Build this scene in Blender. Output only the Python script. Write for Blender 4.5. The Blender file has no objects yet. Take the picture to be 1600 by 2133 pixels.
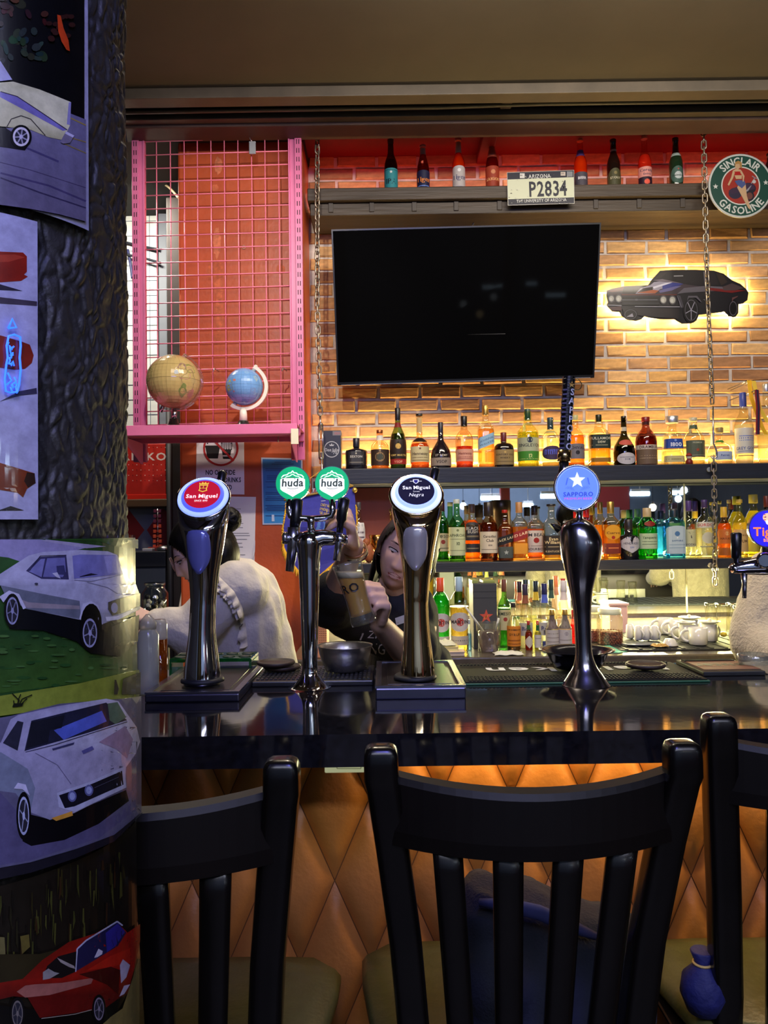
import bpy, bmesh, math, random
from mathutils import Vector, Matrix, noise
from mathutils.geometry import tessellate_polygon
random.seed(7)
SC = bpy.context.scene
COL = SC.collection
PI = math.pi
# ------------------------------------------------------------------ camera
F = 1650.0            # focal length in pixels of the 1600 x 2133 frame
CAMZ = 1.42
PITCH, ROLL = math.radians(1.5), math.radians(0.8)
ROT = Matrix.Rotation(PI / 2 + PITCH, 3, 'X') @ Matrix.Rotation(-ROLL, 3, 'Z')
cd = bpy.data.cameras.new('camera')
cd.sensor_fit = 'VERTICAL'
cd.sensor_height = 24.0
cd.sensor_width = 18.0
cd.lens = F / 2133.0 * 24.0
cd.clip_start = 0.02
cam = bpy.data.objects.new('camera', cd)
COL.objects.link(cam)
cam.matrix_world = Matrix.Translation((0, 0, CAMZ)) @ ROT.to_4x4()
SC.camera = cam
# ------------------------------------------------------------------ world, colour, light
SC.view_settings.view_transform = 'Standard'
SC.view_settings.look = 'None'
SC.view_settings.exposure = 0.0
SC.view_settings.gamma = 1.0
SC.view_settings.use_curve_mapping = False
wd = bpy.data.worlds.new('night')
SC.world = wd
wd.use_nodes = True
wd.node_tree.nodes['Background'].inputs[0].default_value = (0.55, 0.62, 1.0, 1)
wd.node_tree.nodes['Background'].inputs[1].default_value = 0.012
cy = SC.cycles
cy.use_denoising = True
cy.max_bounces = 12
cy.transparent_max_bounces = 24
cy.diffuse_bounces = 4
cy.glossy_bounces = 5
cy.transmission_bounces = 6
cy.sample_clamp_indirect = 4.0
cy.sample_clamp_direct = 0.0
cy.caustics_reflective = False
cy.caustics_refractive = False
cy.blur_glossy = 0.5
def srgb(r, g, b, a=1.0):
 def c(x):
  x = x / 255.0
  return x / 12.92 if x <= 0.04045 else ((x + 0.055) / 1.055) ** 2.4
 return (c(r), c(g), c(b), a)
def light(name, kind, loc, energy, col, target=None, size=0.1, size_y=None, spot=None, blend=0.3, spread=None):
 d = bpy.data.lights.new(name, kind)
 d.energy = energy
 d.color = srgb(*col)[:3]
 if kind == 'AREA':
  d.size = size
  if size_y:
   d.shape = 'RECTANGLE'
   d.size_y = size_y
  if spread:
   d.spread = math.radians(spread)
 else:
  d.shadow_soft_size = size
 if kind == 'SPOT':
  d.spot_size = math.radians(spot or 60)
  d.spot_blend = blend
 o = bpy.data.objects.new(name, d)
 COL.objects.link(o)
 o.location = loc
 if target is not None:
  v = Vector(target) - Vector(loc)
  o.rotation_euler = v.to_track_quat('-Z', 'Y').to_euler()
 return o
# LED runs of the back bar, and a fill inside the bar
light('led_shelf_upper', 'AREA', (1.0, 4.20, 1.765), 26, (255, 216, 140), (1.0, 4.10, 3.0), 2.4, .02)
light('led_shelf_lower', 'AREA', (1.0, 4.19, 1.285), 22, (255, 232, 170), (1.0, 3.9, 3.0), 2.4, .02)
light('led_counter', 'AREA', (1.0, 4.05, 1.205), 150, (255, 243, 180), (1.0, 3.5, 0.0), 2.4, .05)
light('led_red', 'AREA', (1.0, 4.07, 3.175), 3.4, (255, 74, 66), (1.0, 4.25, 3.28), 2.6, .03)
light('bar_inner_fill', 'AREA', (1.0, 1.96, 1.035), 14, (255, 240, 190), (1.0, 1.88, .6), 2.2, .02)  # unseen strip added to brighten the bar's inner side in the mirror
# amber LED run under the bar edge
light('led_bar_front', 'AREA', (1.2, 1.448, 1.04), 3.8, (255, 224, 164), (1.2, 1.48, .45), 2.3, .02)
# spotlight over the rack, added unseen fill for the dark corner behind it
light('spot_rack', 'SPOT', (-.42, 1.7, 3.25), 110, (255, 242, 226), (-.85, 3.95, 2.25), .03, spot=58, blend=.5)
light('corner_fill', 'AREA', (-1.45, 4.15, 3.3), 26, (255, 246, 230), (-1.42, 4.75, 1.8), .3, .1)
# added wash without a fixture, brightens bricks and bottles from the front
light('bar_front_fill', 'AREA', (.9, 2.4, 3.34), 56, (255, 240, 218), (.9, 4.25, 1.7), 2.2, .25)
# blue-violet lamp beside the pillar
light('blue_lamp', 'AREA', (.15, -.5, 2.95), 24, (124, 122, 255), (-.40, .75, 1.5), .35, .35)
# unseen fills added for cool room light, besides the tube lamps behind the viewer
light('room_fill', 'AREA', (.6, -1.2, 3.36), 42, (222, 226, 255), (.5, 3.2, 2.0), 2.4, .6)
light('room_back', 'AREA', (.6, -2.6, 3.36), 330, (226, 230, 255), (.6, -3.4, 0), 3.5, 1.2)
# lamp over the work space behind the bar
light('bar_downlight', 'SPOT', (-.2, 2.35, 3.3), 85, (255, 236, 205), (-.15, 2.45, 1.1), .10, spot=110, blend=.6)
# ------------------------------------------------------------------ pixel helpers
def ray(px, py):
 return ROT @ Vector(((px - 800) / F, -(py - 1066.5) / F, -1.0))
def W(px, py, Y):
 d = ray(px, py)
 s = Y / d.y
 return Vector((d.x * s, Y, CAMZ + d.z * s))
def onz(px, py, z):
 d = ray(px, py)
 s = (z - CAMZ) / d.z
 return Vector((d.x * s, d.y * s, z))
def mpp(Y):
 return Y / F
# ------------------------------------------------------------------ materials
MATS = {}
def nd(nt, t, x=0, y=0, **kw):
 n = nt.nodes.new(t)
 n.location = (x, y)
 for k, v in kw.items():
  setattr(n, k, v)
 return n
def M(name, col, rough=0.5, metal=0.0, spec=0.5, emit=None, es=0.0, nz=None, bump=None, coat=0.0, rnd=None, sheen=0.0, stretch=None):
 """col: 0-255 triple. nz=(scale, amount) colour noise; bump=(scale, strength); rnd=amount of per-object value change"""
 if name in MATS:
  return MATS[name]
 m = bpy.data.materials.new(name)
 m.use_nodes = True
 nt = m.node_tree
 b = nt.nodes['Principled BSDF']
 c = srgb(*col)
 b.inputs['Base Color'].default_value = c
 b.inputs['Roughness'].default_value = rough
 b.inputs['Metallic'].default_value = metal
 b.inputs['Specular IOR Level'].default_value = spec
 b.inputs['Coat Weight'].default_value = coat
 b.inputs['Coat Roughness'].default_value = 0.08
 b.inputs['Sheen Weight'].default_value = sheen
 if emit:
  b.inputs['Emission Color'].default_value = srgb(*emit)
  b.inputs['Emission Strength'].default_value = es
 tc = None
 if nz or bump:
  tc = nd(nt, 'ShaderNodeTexCoord')
  src = tc.outputs['Object']
  if stretch:
   mp = nd(nt, 'ShaderNodeMapping')
   mp.inputs['Scale'].default_value = stretch
   nt.links.new(src, mp.inputs['Vector'])
   src = mp.outputs['Vector']
 out = None
 if nz:
  n = nd(nt, 'ShaderNodeTexNoise')
  n.inputs['Scale'].default_value = nz[0]
  n.inputs['Detail'].default_value = 6
  n.inputs['Roughness'].default_value = 0.6
  nt.links.new(src, n.inputs['Vector'])
  mr = nd(nt, 'ShaderNodeMapRange')
  mr.inputs['From Min'].default_value = 0.3
  mr.inputs['From Max'].default_value = 0.7
  mr.inputs['To Min'].default_value = 1 - nz[1]
  mr.inputs['To Max'].default_value = 1 + nz[1]
  nt.links.new(n.outputs['Fac'], mr.inputs['Value'])
  out = mr.outputs['Result']
 if rnd:
  oi = nd(nt, 'ShaderNodeObjectInfo')
  mr2 = nd(nt, 'ShaderNodeMapRange')
  mr2.inputs['To Min'].default_value = 1 - rnd
  mr2.inputs['To Max'].default_value = 1 + rnd
  nt.links.new(oi.outputs['Random'], mr2.inputs['Value'])
  if out is not None:
   mm = nd(nt, 'ShaderNodeMath', operation='MULTIPLY')
   nt.links.new(out, mm.inputs[0])
   nt.links.new(mr2.outputs['Result'], mm.inputs[1])
   out = mm.outputs[0]
  else:
   out = mr2.outputs['Result']
 if out is not None:
  vm = nd(nt, 'ShaderNodeVectorMath', operation='SCALE')
  vm.inputs[0].default_value = c[:3]
  nt.links.new(out, vm.inputs['Scale'])
  nt.links.new(vm.outputs[0], b.inputs['Base Color'])
 if bump:
  n2 = nd(nt, 'ShaderNodeTexNoise')
  n2.inputs['Scale'].default_value = bump[0]
  n2.inputs['Detail'].default_value = 5
  nt.links.new(src, n2.inputs['Vector'])
  bp = nd(nt, 'ShaderNodeBump')
  bp.inputs['Strength'].default_value = bump[1]
  bp.inputs['Distance'].default_value = bump[2] if len(bump) > 2 else 0.01
  nt.links.new(n2.outputs['Fac'], bp.inputs['Height'])
  nt.links.new(bp.outputs['Normal'], b.inputs['Normal'])
 MATS[name] = m
 return m
def Mprint(name, rough=0.5, es=0.0, nz=None, spec=0.4, coat=0.0, metal=0.0):
 """printed matter: colour comes from the mesh's colour attribute"""
 if name in MATS:
  return MATS[name]
 m = bpy.data.materials.new(name)
 m.use_nodes = True
 nt = m.node_tree
 b = nt.nodes['Principled BSDF']
 a = nd(nt, 'ShaderNodeVertexColor')
 a.layer_name = 'ink'
 src = a.outputs['Color']
 if nz:
  tc = nd(nt, 'ShaderNodeTexCoord')
  n = nd(nt, 'ShaderNodeTexNoise')
  n.inputs['Scale'].default_value = nz[0]
  n.inputs['Detail'].default_value = 8
  n.inputs['Roughness'].default_value = 0.65
  nt.links.new(tc.outputs['Object'], n.inputs['Vector'])
  mr = nd(nt, 'ShaderNodeMapRange')
  mr.inputs['From Min'].default_value = 0.3
  mr.inputs['From Max'].default_value = 0.7
  mr.inputs['To Min'].default_value = 1 - nz[1]
  mr.inputs['To Max'].default_value = 1 + nz[1]
  nt.links.new(n.outputs['Fac'], mr.inputs['Value'])
  vm = nd(nt, 'ShaderNodeVectorMath', operation='SCALE')
  nt.links.new(src, vm.inputs[0])
  nt.links.new(mr.outputs['Result'], vm.inputs['Scale'])
  src = vm.outputs[0]
 nt.links.new(src, b.inputs['Base Color'])
 b.inputs['Roughness'].default_value = rough
 b.inputs['Metallic'].default_value = metal
 b.inputs['Specular IOR Level'].default_value = spec
 b.inputs['Coat Weight'].default_value = coat
 b.inputs['Coat Roughness'].default_value = 0.06
 if es:
  nt.links.new(src, b.inputs['Emission Color'])
  b.inputs['Emission Strength'].default_value = es
 MATS[name] = m
 return m
def Mglass(col, dens=1.0, gloss=0.05, rough=0.03, milky=0.0, milkcol=None):
 """thin glass / liquid: tinted transparency, deeper towards grazing angles, fresnel gloss, optional milky scatter"""
 name = 'glass_%d_%d_%d_%d_%d_%d' % (*[int(x) for x in col], int(dens * 10), int(rough * 100), int(milky * 100))
 if name in MATS:
  return MATS[name]
 m = bpy.data.materials.new(name)
 m.use_nodes = True
 nt = m.node_tree
 nt.nodes.remove(nt.nodes['Principled BSDF'])
 out = nt.nodes['Material Output']
 c = srgb(*col)
 lw = nd(nt, 'ShaderNodeLayerWeight')
 lw.inputs['Blend'].default_value = 0.35
 mixc = nd(nt, 'ShaderNodeMix', data_type='RGBA')
 mixc.inputs['A'].default_value = [x ** (0.5 * dens) for x in c[:3]] + [1]
 mixc.inputs['B'].default_value = [x ** (1.3 * dens) for x in c[:3]] + [1]
 nt.links.new(lw.outputs['Facing'], mixc.inputs['Factor'])
 tr = nd(nt, 'ShaderNodeBsdfTransparent')
 nt.links.new(mixc.outputs['Result'], tr.inputs['Color'])
 sh = tr.outputs[0]
 if milky:
  tl = nd(nt, 'ShaderNodeBsdfTranslucent')
  df = nd(nt, 'ShaderNodeBsdfDiffuse')
  mc = srgb(*(milkcol or col))
  tl.inputs['Color'].default_value = mc
  df.inputs['Color'].default_value = mc
  m1 = nd(nt, 'ShaderNodeMixShader')
  m1.inputs[0].default_value = 0.5
  nt.links.new(tl.outputs[0], m1.inputs[1])
  nt.links.new(df.outputs[0], m1.inputs[2])
  m2 = nd(nt, 'ShaderNodeMixShader')
  m2.inputs[0].default_value = milky
  nt.links.new(sh, m2.inputs[1])
  nt.links.new(m1.outputs[0], m2.inputs[2])
  sh = m2.outputs[0]
 gl = nd(nt, 'ShaderNodeBsdfGlossy')
 gl.inputs['Roughness'].default_value = rough
 fr = nd(nt, 'ShaderNodeLayerWeight')
 fr.inputs['Blend'].default_value = 0.5
 pw = nd(nt, 'ShaderNodeMath', operation='POWER')
 pw.inputs[1].default_value = 4.0
 nt.links.new(fr.outputs['Facing'], pw.inputs[0])
 ad = nd(nt, 'ShaderNodeMath', operation='MULTIPLY_ADD')
 ad.use_clamp = True
 ad.inputs[1].default_value = 0.75
 ad.inputs[2].default_value = gloss
 nt.links.new(pw.outputs[0], ad.inputs[0])
 mx = nd(nt, 'ShaderNodeMixShader')
 nt.links.new(ad.outputs[0], mx.inputs[0])
 nt.links.new(sh, mx.inputs[1])
 nt.links.new(gl.outputs[0], mx.inputs[2])
 nt.links.new(mx.outputs[0], out.inputs['Surface'])
 MATS[name] = m
 return m
# ------------------------------------------------------------------ mesh builder
class MB:
 def __init__(s):
  s.v, s.f, s.m, s.s = [], [], [], []
 def add(s, vs, fs, mi=0, sm=False):
  o = len(s.v)
  s.v += [Vector(p) for p in vs]
  for f in fs:
   s.f.append([i + o for i in f])
   s.m.append(mi)
   s.s.append(sm)
  return s
 def box(s, lo, hi, mi=0):
  x0, y0, z0 = lo
  x1, y1, z1 = hi
  return s.add([(x0, y0, z0), (x1, y0, z0), (x1, y1, z0), (x0, y1, z0), (x0, y0, z1), (x1, y0, z1), (x1, y1, z1), (x0, y1, z1)],
                     [(0, 3, 2, 1), (4, 5, 6, 7), (0, 1, 5, 4), (1, 2, 6, 5), (2, 3, 7, 6), (3, 0, 4, 7)], mi)
 def bbox(s, lo, hi, b=0.003, mi=0):
  """box with chamfered edges"""
  bm = bmesh.new()
  bmesh.ops.create_cube(bm, size=1)
  lo, hi = Vector(lo), Vector(hi)
  d = hi - lo
  for v in bm.verts:
   v.co = Vector((lo[i] + (v.co[i] + .5) * d[i] for i in range(3)))
  bmesh.ops.bevel(bm, geom=bm.edges[:], offset=b, segments=2, affect='EDGES', profile=0.5)
  bm.verts.index_update()
  s.add([v.co.copy() for v in bm.verts], [[v.index for v in f.verts] for f in bm.faces], mi)
  bm.free()
  return s
 def hexa(s, p, mi=0):
  """8 points: bottom ring 0-3, top ring 4-7"""
  return s.add(p, [(0, 3, 2, 1), (4, 5, 6, 7), (0, 1, 5, 4), (1, 2, 6, 5), (2, 3, 7, 6), (3, 0, 4, 7)], mi)
 def rings(s, rs, mi=0, cap0=True, cap1=True, sm=True, closed=False):
  n = len(rs[0])
  vs = [p for r in rs for p in r]
  fs = []
  k = len(rs)
  for i in range(k - 1 + (1 if closed else 0)):
   a, b = i * n, ((i + 1) % k) * n
   for j in range(n):
    j2 = (j + 1) % n
    fs.append((a + j, a + j2, b + j2, b + j))
  s.add(vs, fs, mi, sm)
  o = len(s.v) - len(vs)
  if cap0 and not closed:
   s.f.append([o + j for j in reversed(range(n))]); s.m.append(mi); s.s.append(False)
  if cap1 and not closed:
   s.f.append([o + (k - 1) * n + j for j in range(n)]); s.m.append(mi); s.s.append(False)
  return s
 def tube(s, path, r, n=8, mi=0, caps=True, closed=False):
  path = [Vector(p) for p in path]
  k = len(path)
  rr = r if isinstance(r, (list, tuple)) else [r] * k
  rs = []
  up = None
  for i, p in enumerate(path):
   if closed:
    t = path[(i + 1) % k] - path[i - 1]
   else:
    t = path[min(i + 1, k - 1)] - path[max(i - 1, 0)]
   t.normalize()
   if up is None:
    up = Vector((0, 0, 1)) if abs(t.z) < .9 else Vector((1, 0, 0))
   x = t.cross(up)
   x.normalize()
   up = x.cross(t)
   rs.append([p + (x * math.cos(2 * PI * j / n) + up * math.sin(2 * PI * j / n)) * rr[i] for j in range(n)])
  return s.rings(rs, mi, caps, caps, True, closed)
 def capsule(s, p0, p1, r0, r1, n=12, mi=0):
  p0, p1 = Vector(p0), Vector(p1)
  d = p1 - p0
  L = d.length or 1e-6
  d = d / L
  path, rr = [], []
  for a in (-90, -60, -30):
   a = math.radians(a)
   path.append(p0 + d * r0 * math.sin(a) * .999)
   rr.append(max(r0 * math.cos(a), r0 * .05))
  for k in range(5):
   t = k / 4
   path.append(p0 + d * L * t)
   rr.append(r0 + (r1 - r0) * t)
  for a in (30, 60, 90):
   a = math.radians(a)
   path.append(p1 + d * r1 * math.sin(a) * .999)
   rr.append(max(r1 * math.cos(a), r1 * .05))
  return s.tube(path, rr, n, mi)
 def lathe(s, prof, c=(0, 0, 0), n=24, mi=0, ex=2.0, sy=1.0, sides=None, cap0=True, cap1=True):
  """prof: (r, z) list; ex: superellipse exponent of the plan; sides: regular polygon instead"""
  c = Vector(c)
  rs = []
  for r, z in prof:
   rs.append([c + Vector((q[0] * r, q[1] * r * sy, z)) for q in plan(n, ex, sides)])
  return s.rings(rs, mi, cap0, cap1, sides is None or True)
 def ellipsoid(s, c, r, n=16, k=10, mi=0, rot=None):
  c = Vector(c)
  rs = []
  for i in range(k + 1):
   a = -PI / 2 + PI * i / k
   a = max(-PI / 2 + .02, min(PI / 2 - .02, a))
   ring = []
   for j in range(n):
    t = 2 * PI * j / n
    p = Vector((r[0] * math.cos(a) * math.cos(t), r[1] * math.cos(a) * math.sin(t), r[2] * math.sin(a)))
    if rot:
     p = rot @ p
    ring.append(c + p)
   rs.append(ring)
  return s.rings(rs, mi)
 def torus(s, c, R, r, ax=None, n=24, k=8, sx=1.0, mi=0):
  """ax: Matrix3 whose columns are the plane's x, y and normal"""
  ax = ax or Matrix.Identity(3)
  c = Vector(c)
  return s.tube([c + ax @ Vector((R * sx * math.cos(2 * PI * i / n), R * math.sin(2 * PI * i / n), 0)) for i in range(n)], r, k, mi, False, True)
 def prism(s, pts, fn0, fn1, mi=0, mi_side=None):
  """outline pts (2D); fn0/fn1 map a 2D point to the front/back 3D point"""
  n = len(pts)
  A = [Vector(fn0(*p)) for p in pts]
  B = [Vector(fn1(*p)) for p in pts]
  tris = tessellate_polygon([[Vector((p[0], p[1], 0)) for p in pts]])
  s.add(A + B, [list(t) for t in tris] + [[i + n for i in reversed(t)] for t in tris], mi)
  s.add(A + B, [(i, (i + 1) % n, n + (i + 1) % n, n + i) for i in range(n)], mi if mi_side is None else mi_side)
  return s
 def build(s, name, mats, parent=None, org=None, world=True, smooth=None, fixn=True):
  """world=True: vertices are world points; the object's origin goes to org (or its parent's place)"""
  me = bpy.data.meshes.new(name)
  base = Vector((0, 0, 0))
  if world:
   if parent is not None:
    q = parent
    while q is not None:
     base += q.location
     q = q.parent
   elif org is not None:
    base = Vector(org)
  vs = [p - base for p in s.v]
  me.from_pydata([tuple(p) for p in vs], [], s.f)
  mats = mats if isinstance(mats, (list, tuple)) else [mats]
  for m in mats:
   me.materials.append(m)
  me.polygons.foreach_set('material_index', s.m)
  me.polygons.foreach_set('use_smooth', s.s if smooth is None else [smooth] * len(s.f))
  me.update()
  if fixn:
   bm = bmesh.new()
   bm.from_mesh(me)
   bmesh.ops.recalc_face_normals(bm, faces=bm.faces[:])
   bm.to_mesh(me)
   bm.free()
  o = bpy.data.objects.new(name, me)
  COL.objects.link(o)
  if parent is not None:
   o.parent = parent
  elif org is not None:
   o.location = Vector(org)
  return o
def plan(n, ex=2.0, sides=None):
 out = []
 for j in range(n):
  t = 2 * PI * j / n - PI / 2
  if sides:
   a = (t + PI / 2 + PI / sides) % (2 * PI / sides) - PI / sides
   r = math.cos(PI / sides) / math.cos(a)
   out.append((math.cos(t) * r, math.sin(t) * r))
  elif ex == 2.0:
   out.append((math.cos(t), math.sin(t)))
  else:
   cx, sx = math.cos(t), math.sin(t)
   r = (abs(cx) ** ex + abs(sx) ** ex) ** (-1 / ex)
   out.append((cx * r, sx * r))
 return out
def tag(o, label, cat, group=None):
 o['label'] = label
 o['category'] = cat
 if group:
  o['group'] = group
 return o
def thing(name, label, cat, loc=(0, 0, 0), group=None, rz=0.0):
 o = bpy.data.objects.new(name, None)
 COL.objects.link(o)
 o.location = Vector(loc)
 o.rotation_euler = (0, 0, rz)
 o.empty_display_size = 0.05
 return tag(o, label, cat, group)
def struct(o):
 o['kind'] = 'structure'
 return o
def stuff(o):
 o['kind'] = 'stuff'
 return o
# ------------------------------------------------------------------ lettering and flat prints
GLY = {}
def make_glyphs():
 chars = sorted(set("ABCDEFGHIJKLMNOPQRSTUVWXYZabcdefghijklmnopqrstuvwxyz0123456789&'.,-!/:ÀÁẢĐÂĂÊÔÉạủứếỆỤỮỦẤÒẪẴẬäủịẨỐỔỨƯÒẲ"))
 obs = []
 for bold in (0, 1):
  for ch in chars:
   cu = bpy.data.curves.new('glyph', 'FONT')
   cu.body = ch
   cu.size = 1
   cu.resolution_u = 2
   cu.offset = 0.022 if bold else 0.0
   o = bpy.data.objects.new('glyph', cu)
   COL.objects.link(o)
   obs.append((bold, ch, o))
 dg = bpy.context.evaluated_depsgraph_get()
 dg.update()
 for bold, ch, o in obs:
  me = o.evaluated_get(dg).to_mesh()
  vs = [(v.co.x, v.co.y) for v in me.vertices]
  fs = [list(p.vertices) for p in me.polygons]
  GLY[bold, ch] = (vs, fs, max([v[0] for v in vs], default=.3))
  o.evaluated_get(dg).to_mesh_clear()
 for bold, ch, o in obs:
  cu = o.data
  bpy.data.objects.remove(o)
  bpy.data.curves.remove(cu)
make_glyphs()
CAPH = max(v[1] for v in GLY[0, 'H'][0])
def layout(s, bold):
 x = 0
 out = []
 for ch in s:
  if ch == ' ' or (bold, ch) not in GLY:
   x += 0.26
   continue
  vs, fs, xm = GLY[bold, ch]
  out.append(([((a + x) / CAPH, b / CAPH) for a, b in vs], fs, x / CAPH, xm / CAPH))
  x += xm + 0.055
 return out, (x - 0.055) / CAPH
class Art:
 """flat graphics: coloured polygons in a 2D frame (y down by default, like photo pixels), each layer slightly proud of the last"""
 def __init__(s, ydir=-1, maxu=None):
  s.v, s.f, s.c = [], [], []
  s.L = 0
  s.yd = ydir
  s.maxu = maxu
 def _tri(s, tris, cols):
  """tris: list of 3 (u,v) points; cols: list of 3 colours"""
  for t, c in zip(tris, cols):
   st = [(t, c, 0)]
   while st:
    (a, b, d), (ca, cb, ce), k = st.pop()
    if s.maxu and k < 8:
     e = [(abs(a[0] - b[0]), 0), (abs(b[0] - d[0]), 1), (abs(d[0] - a[0]), 2)]
     e.sort(reverse=True)
     if e[0][0] > s.maxu:
      P, Q = [a, b, d], [ca, cb, ce]
      i = e[0][1]
      P = P[i:] + P[:i]
      Q = Q[i:] + Q[:i]
      mp = ((P[0][0] + P[1][0]) / 2, (P[0][1] + P[1][1]) / 2)
      mc = tuple((x + y) / 2 for x, y in zip(Q[0], Q[1]))
      st.append(((P[0], mp, P[2]), (Q[0], mc, Q[2]), k + 1))
      st.append(((mp, P[1], P[2]), (mc, Q[1], Q[2]), k + 1))
      continue
    o = len(s.v)
    s.v += [(a, s.L), (b, s.L), (d, s.L)]
    s.c += [ca, cb, ce]
    s.f.append((o, o + 1, o + 2))
 def poly(s, pts, col, step=True):
  if step:
   s.L += 1
  cols = col if isinstance(col, list) else [col] * len(pts)
  cols = [srgb(*c) for c in cols]
  for t in tessellate_polygon([[Vector((p[0], p[1], 0)) for p in pts]]):
   s._tri([[tuple(pts[i]) for i in t]], [[cols[i] for i in t]])
  return s
 def rect(s, x0, y0, x1, y1, col, step=True):
  return s.poly([(x0, y0), (x1, y0), (x1, y1), (x0, y1)], col, step)
 def vgrad(s, x0, y0, x1, y1, c0, c1):
  return s.poly([(x0, y0), (x1, y0), (x1, y1), (x0, y1)], [c0, c0, c1, c1])
 def ell(s, cx, cy, rx, ry, col, n=20, rot=0, step=True):
  co, si = math.cos(rot), math.sin(rot)
  return s.poly([(cx + rx * math.cos(2 * PI * i / n) * co - ry * math.sin(2 * PI * i / n) * si,
      cy + rx * math.cos(2 * PI * i / n) * si + ry * math.sin(2 * PI * i / n) * co) for i in range(n)], col, step)
 def ring(s, cx, cy, rx, ry, w, col, n=24, a0=0, a1=2 * PI):
  s.L += 1
  c = srgb(*col)
  P = []
  for i in range(n + 1):
   a = a0 + (a1 - a0) * i / n
   P.append(((cx + rx * math.cos(a), cy + ry * math.sin(a)), (cx + (rx - w) * math.cos(a), cy + (ry - w * ry / rx) * math.sin(a))))
  for i in range(n):
   s._tri([(P[i][0], P[i + 1][0], P[i + 1][1]), (P[i][0], P[i + 1][1], P[i][1])], [[c] * 3] * 2)
  return s
 def line(s, pts, w, col):
  s.L += 1
  c = srgb(*col)
  for p, q in zip(pts[:-1], pts[1:]):
   dx, dy = q[0] - p[0], q[1] - p[1]
   l = math.hypot(dx, dy) or 1
   nx, ny = -dy / l * w / 2, dx / l * w / 2
   A = [(p[0] + nx, p[1] + ny), (p[0] - nx, p[1] - ny), (q[0] - nx, q[1] - ny), (q[0] + nx, q[1] + ny)]
   s._tri([(A[0], A[1], A[2]), (A[0], A[2], A[3])], [[c] * 3] * 2)
  return s
 def star(s, cx, cy, r, col, k=0.42, rot=0):
  return s.poly([(cx + (r if i % 2 == 0 else r * k) * math.sin(PI * i / 5 + rot), cy + s.yd * (r if i % 2 == 0 else r * k) * math.cos(PI * i / 5 + rot)) for i in range(10)], col)
 def text(s, t, cx, cy, h, col, w=None, bold=0, rot=0.0, shear=0.0, maxw=None):
  """centred on (cx, cy); h = capital height; w = forced width"""
  gl, wid = layout(t, bold)
  if wid <= 0:
   return s
  kx = h
  if w:
   kx = w / wid
  elif maxw and wid * h > maxw:
   kx = maxw / wid
  s.L += 1
  c = srgb(*col)
  co, si = math.cos(rot), math.sin(rot)
  for vs, fs, _, _ in gl:
   P = []
   for x, y in vs:
    a = (x - wid / 2) * kx + shear * (y - .5) * h
    b = (y - .5) * h
    P.append((cx + a * co - b * si, cy + s.yd * (a * si + b * co)))
   for f in fs:
    for i in range(1, len(f) - 1):
     s._tri([(P[f[0]], P[f[i]], P[f[i + 1]])], [[c] * 3])
  return s
 def arctext(s, t, cx, cy, R, h, col, mid=PI / 2, bold=1, inward=False, k=1.0):
  """letters along a circle; mid = angle of the text's middle (counter-clockwise from +x, y up); inward: letters' feet outwards (bottom of a badge)"""
  gl, wid = layout(t, bold)
  s.L += 1
  c = srgb(*col)
  for vs, fs, x0, xm in gl:
   P = []
   mx = x0 + xm / 2
   sg = 1 if inward else -1
   a = mid + sg * (mx - wid / 2) * h * k / R
   for x, y in vs:
    lx = (x - mx) * h * k
    ly = (y - .5) * h
    if inward:
     r = R - ly
     ux, uy = -math.sin(a), math.cos(a)
    else:
     r = R + ly
     ux, uy = math.sin(a), -math.cos(a)
    P.append((cx + r * math.cos(a) + ux * lx, cy + s.yd * (r * math.sin(a) + uy * lx)))
   for f in fs:
    for i in range(1, len(f) - 1):
     s._tri([(P[f[0]], P[f[i]], P[f[i + 1]])], [[c] * 3])
  return s
 def build(s, name, fn, mat, parent=None, org=None, world=True):
  """fn(u, v, layer) -> point"""
  base = Vector((0, 0, 0))
  if world and parent is not None:
   q = parent
   while q is not None:
    base += q.location
    q = q.parent
  elif org is not None:
   base = Vector(org)
  me = bpy.data.meshes.new(name)
  me.from_pydata([tuple(Vector(fn(p[0], p[1], l)) - base) for p, l in s.v], [], s.f)
  me.materials.append(mat)
  at = me.color_attributes.new('ink', 'FLOAT_COLOR', 'POINT')
  at.data.foreach_set('color', [x for c in s.c for x in c])
  me.update()
  o = bpy.data.objects.new(name, me)
  COL.objects.link(o)
  if parent is not None:
   o.parent = parent
  elif org is not None:
   o.location = Vector(org)
  return o
def flat(Y, eps=0.00012):
 """art drawn in photo pixels on the upright plane at depth Y"""
 return lambda u, v, l: W(u, v, Y - l * eps)
def remesh(mb, voxel, smooth=4, name='tmp'):
 """union of overlapping closed shapes as one continuous skin; returns an MB"""
 o = mb.build(name, [], None)
 md = o.modifiers.new('r', 'REMESH')
 md.mode = 'VOXEL'
 md.voxel_size = voxel
 sm = o.modifiers.new('s', 'SMOOTH')
 sm.iterations = smooth
 sm.factor = 0.5
 dg = bpy.context.evaluated_depsgraph_get()
 dg.update()
 me = o.evaluated_get(dg).to_mesh()
 r = MB()
 r.add([v.co.copy() for v in me.vertices], [list(p.vertices) for p in me.polygons], 0, True)
 o.evaluated_get(dg).to_mesh_clear()
 m0 = o.data
 bpy.data.objects.remove(o)
 bpy.data.meshes.remove(m0)
 return r
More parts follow.
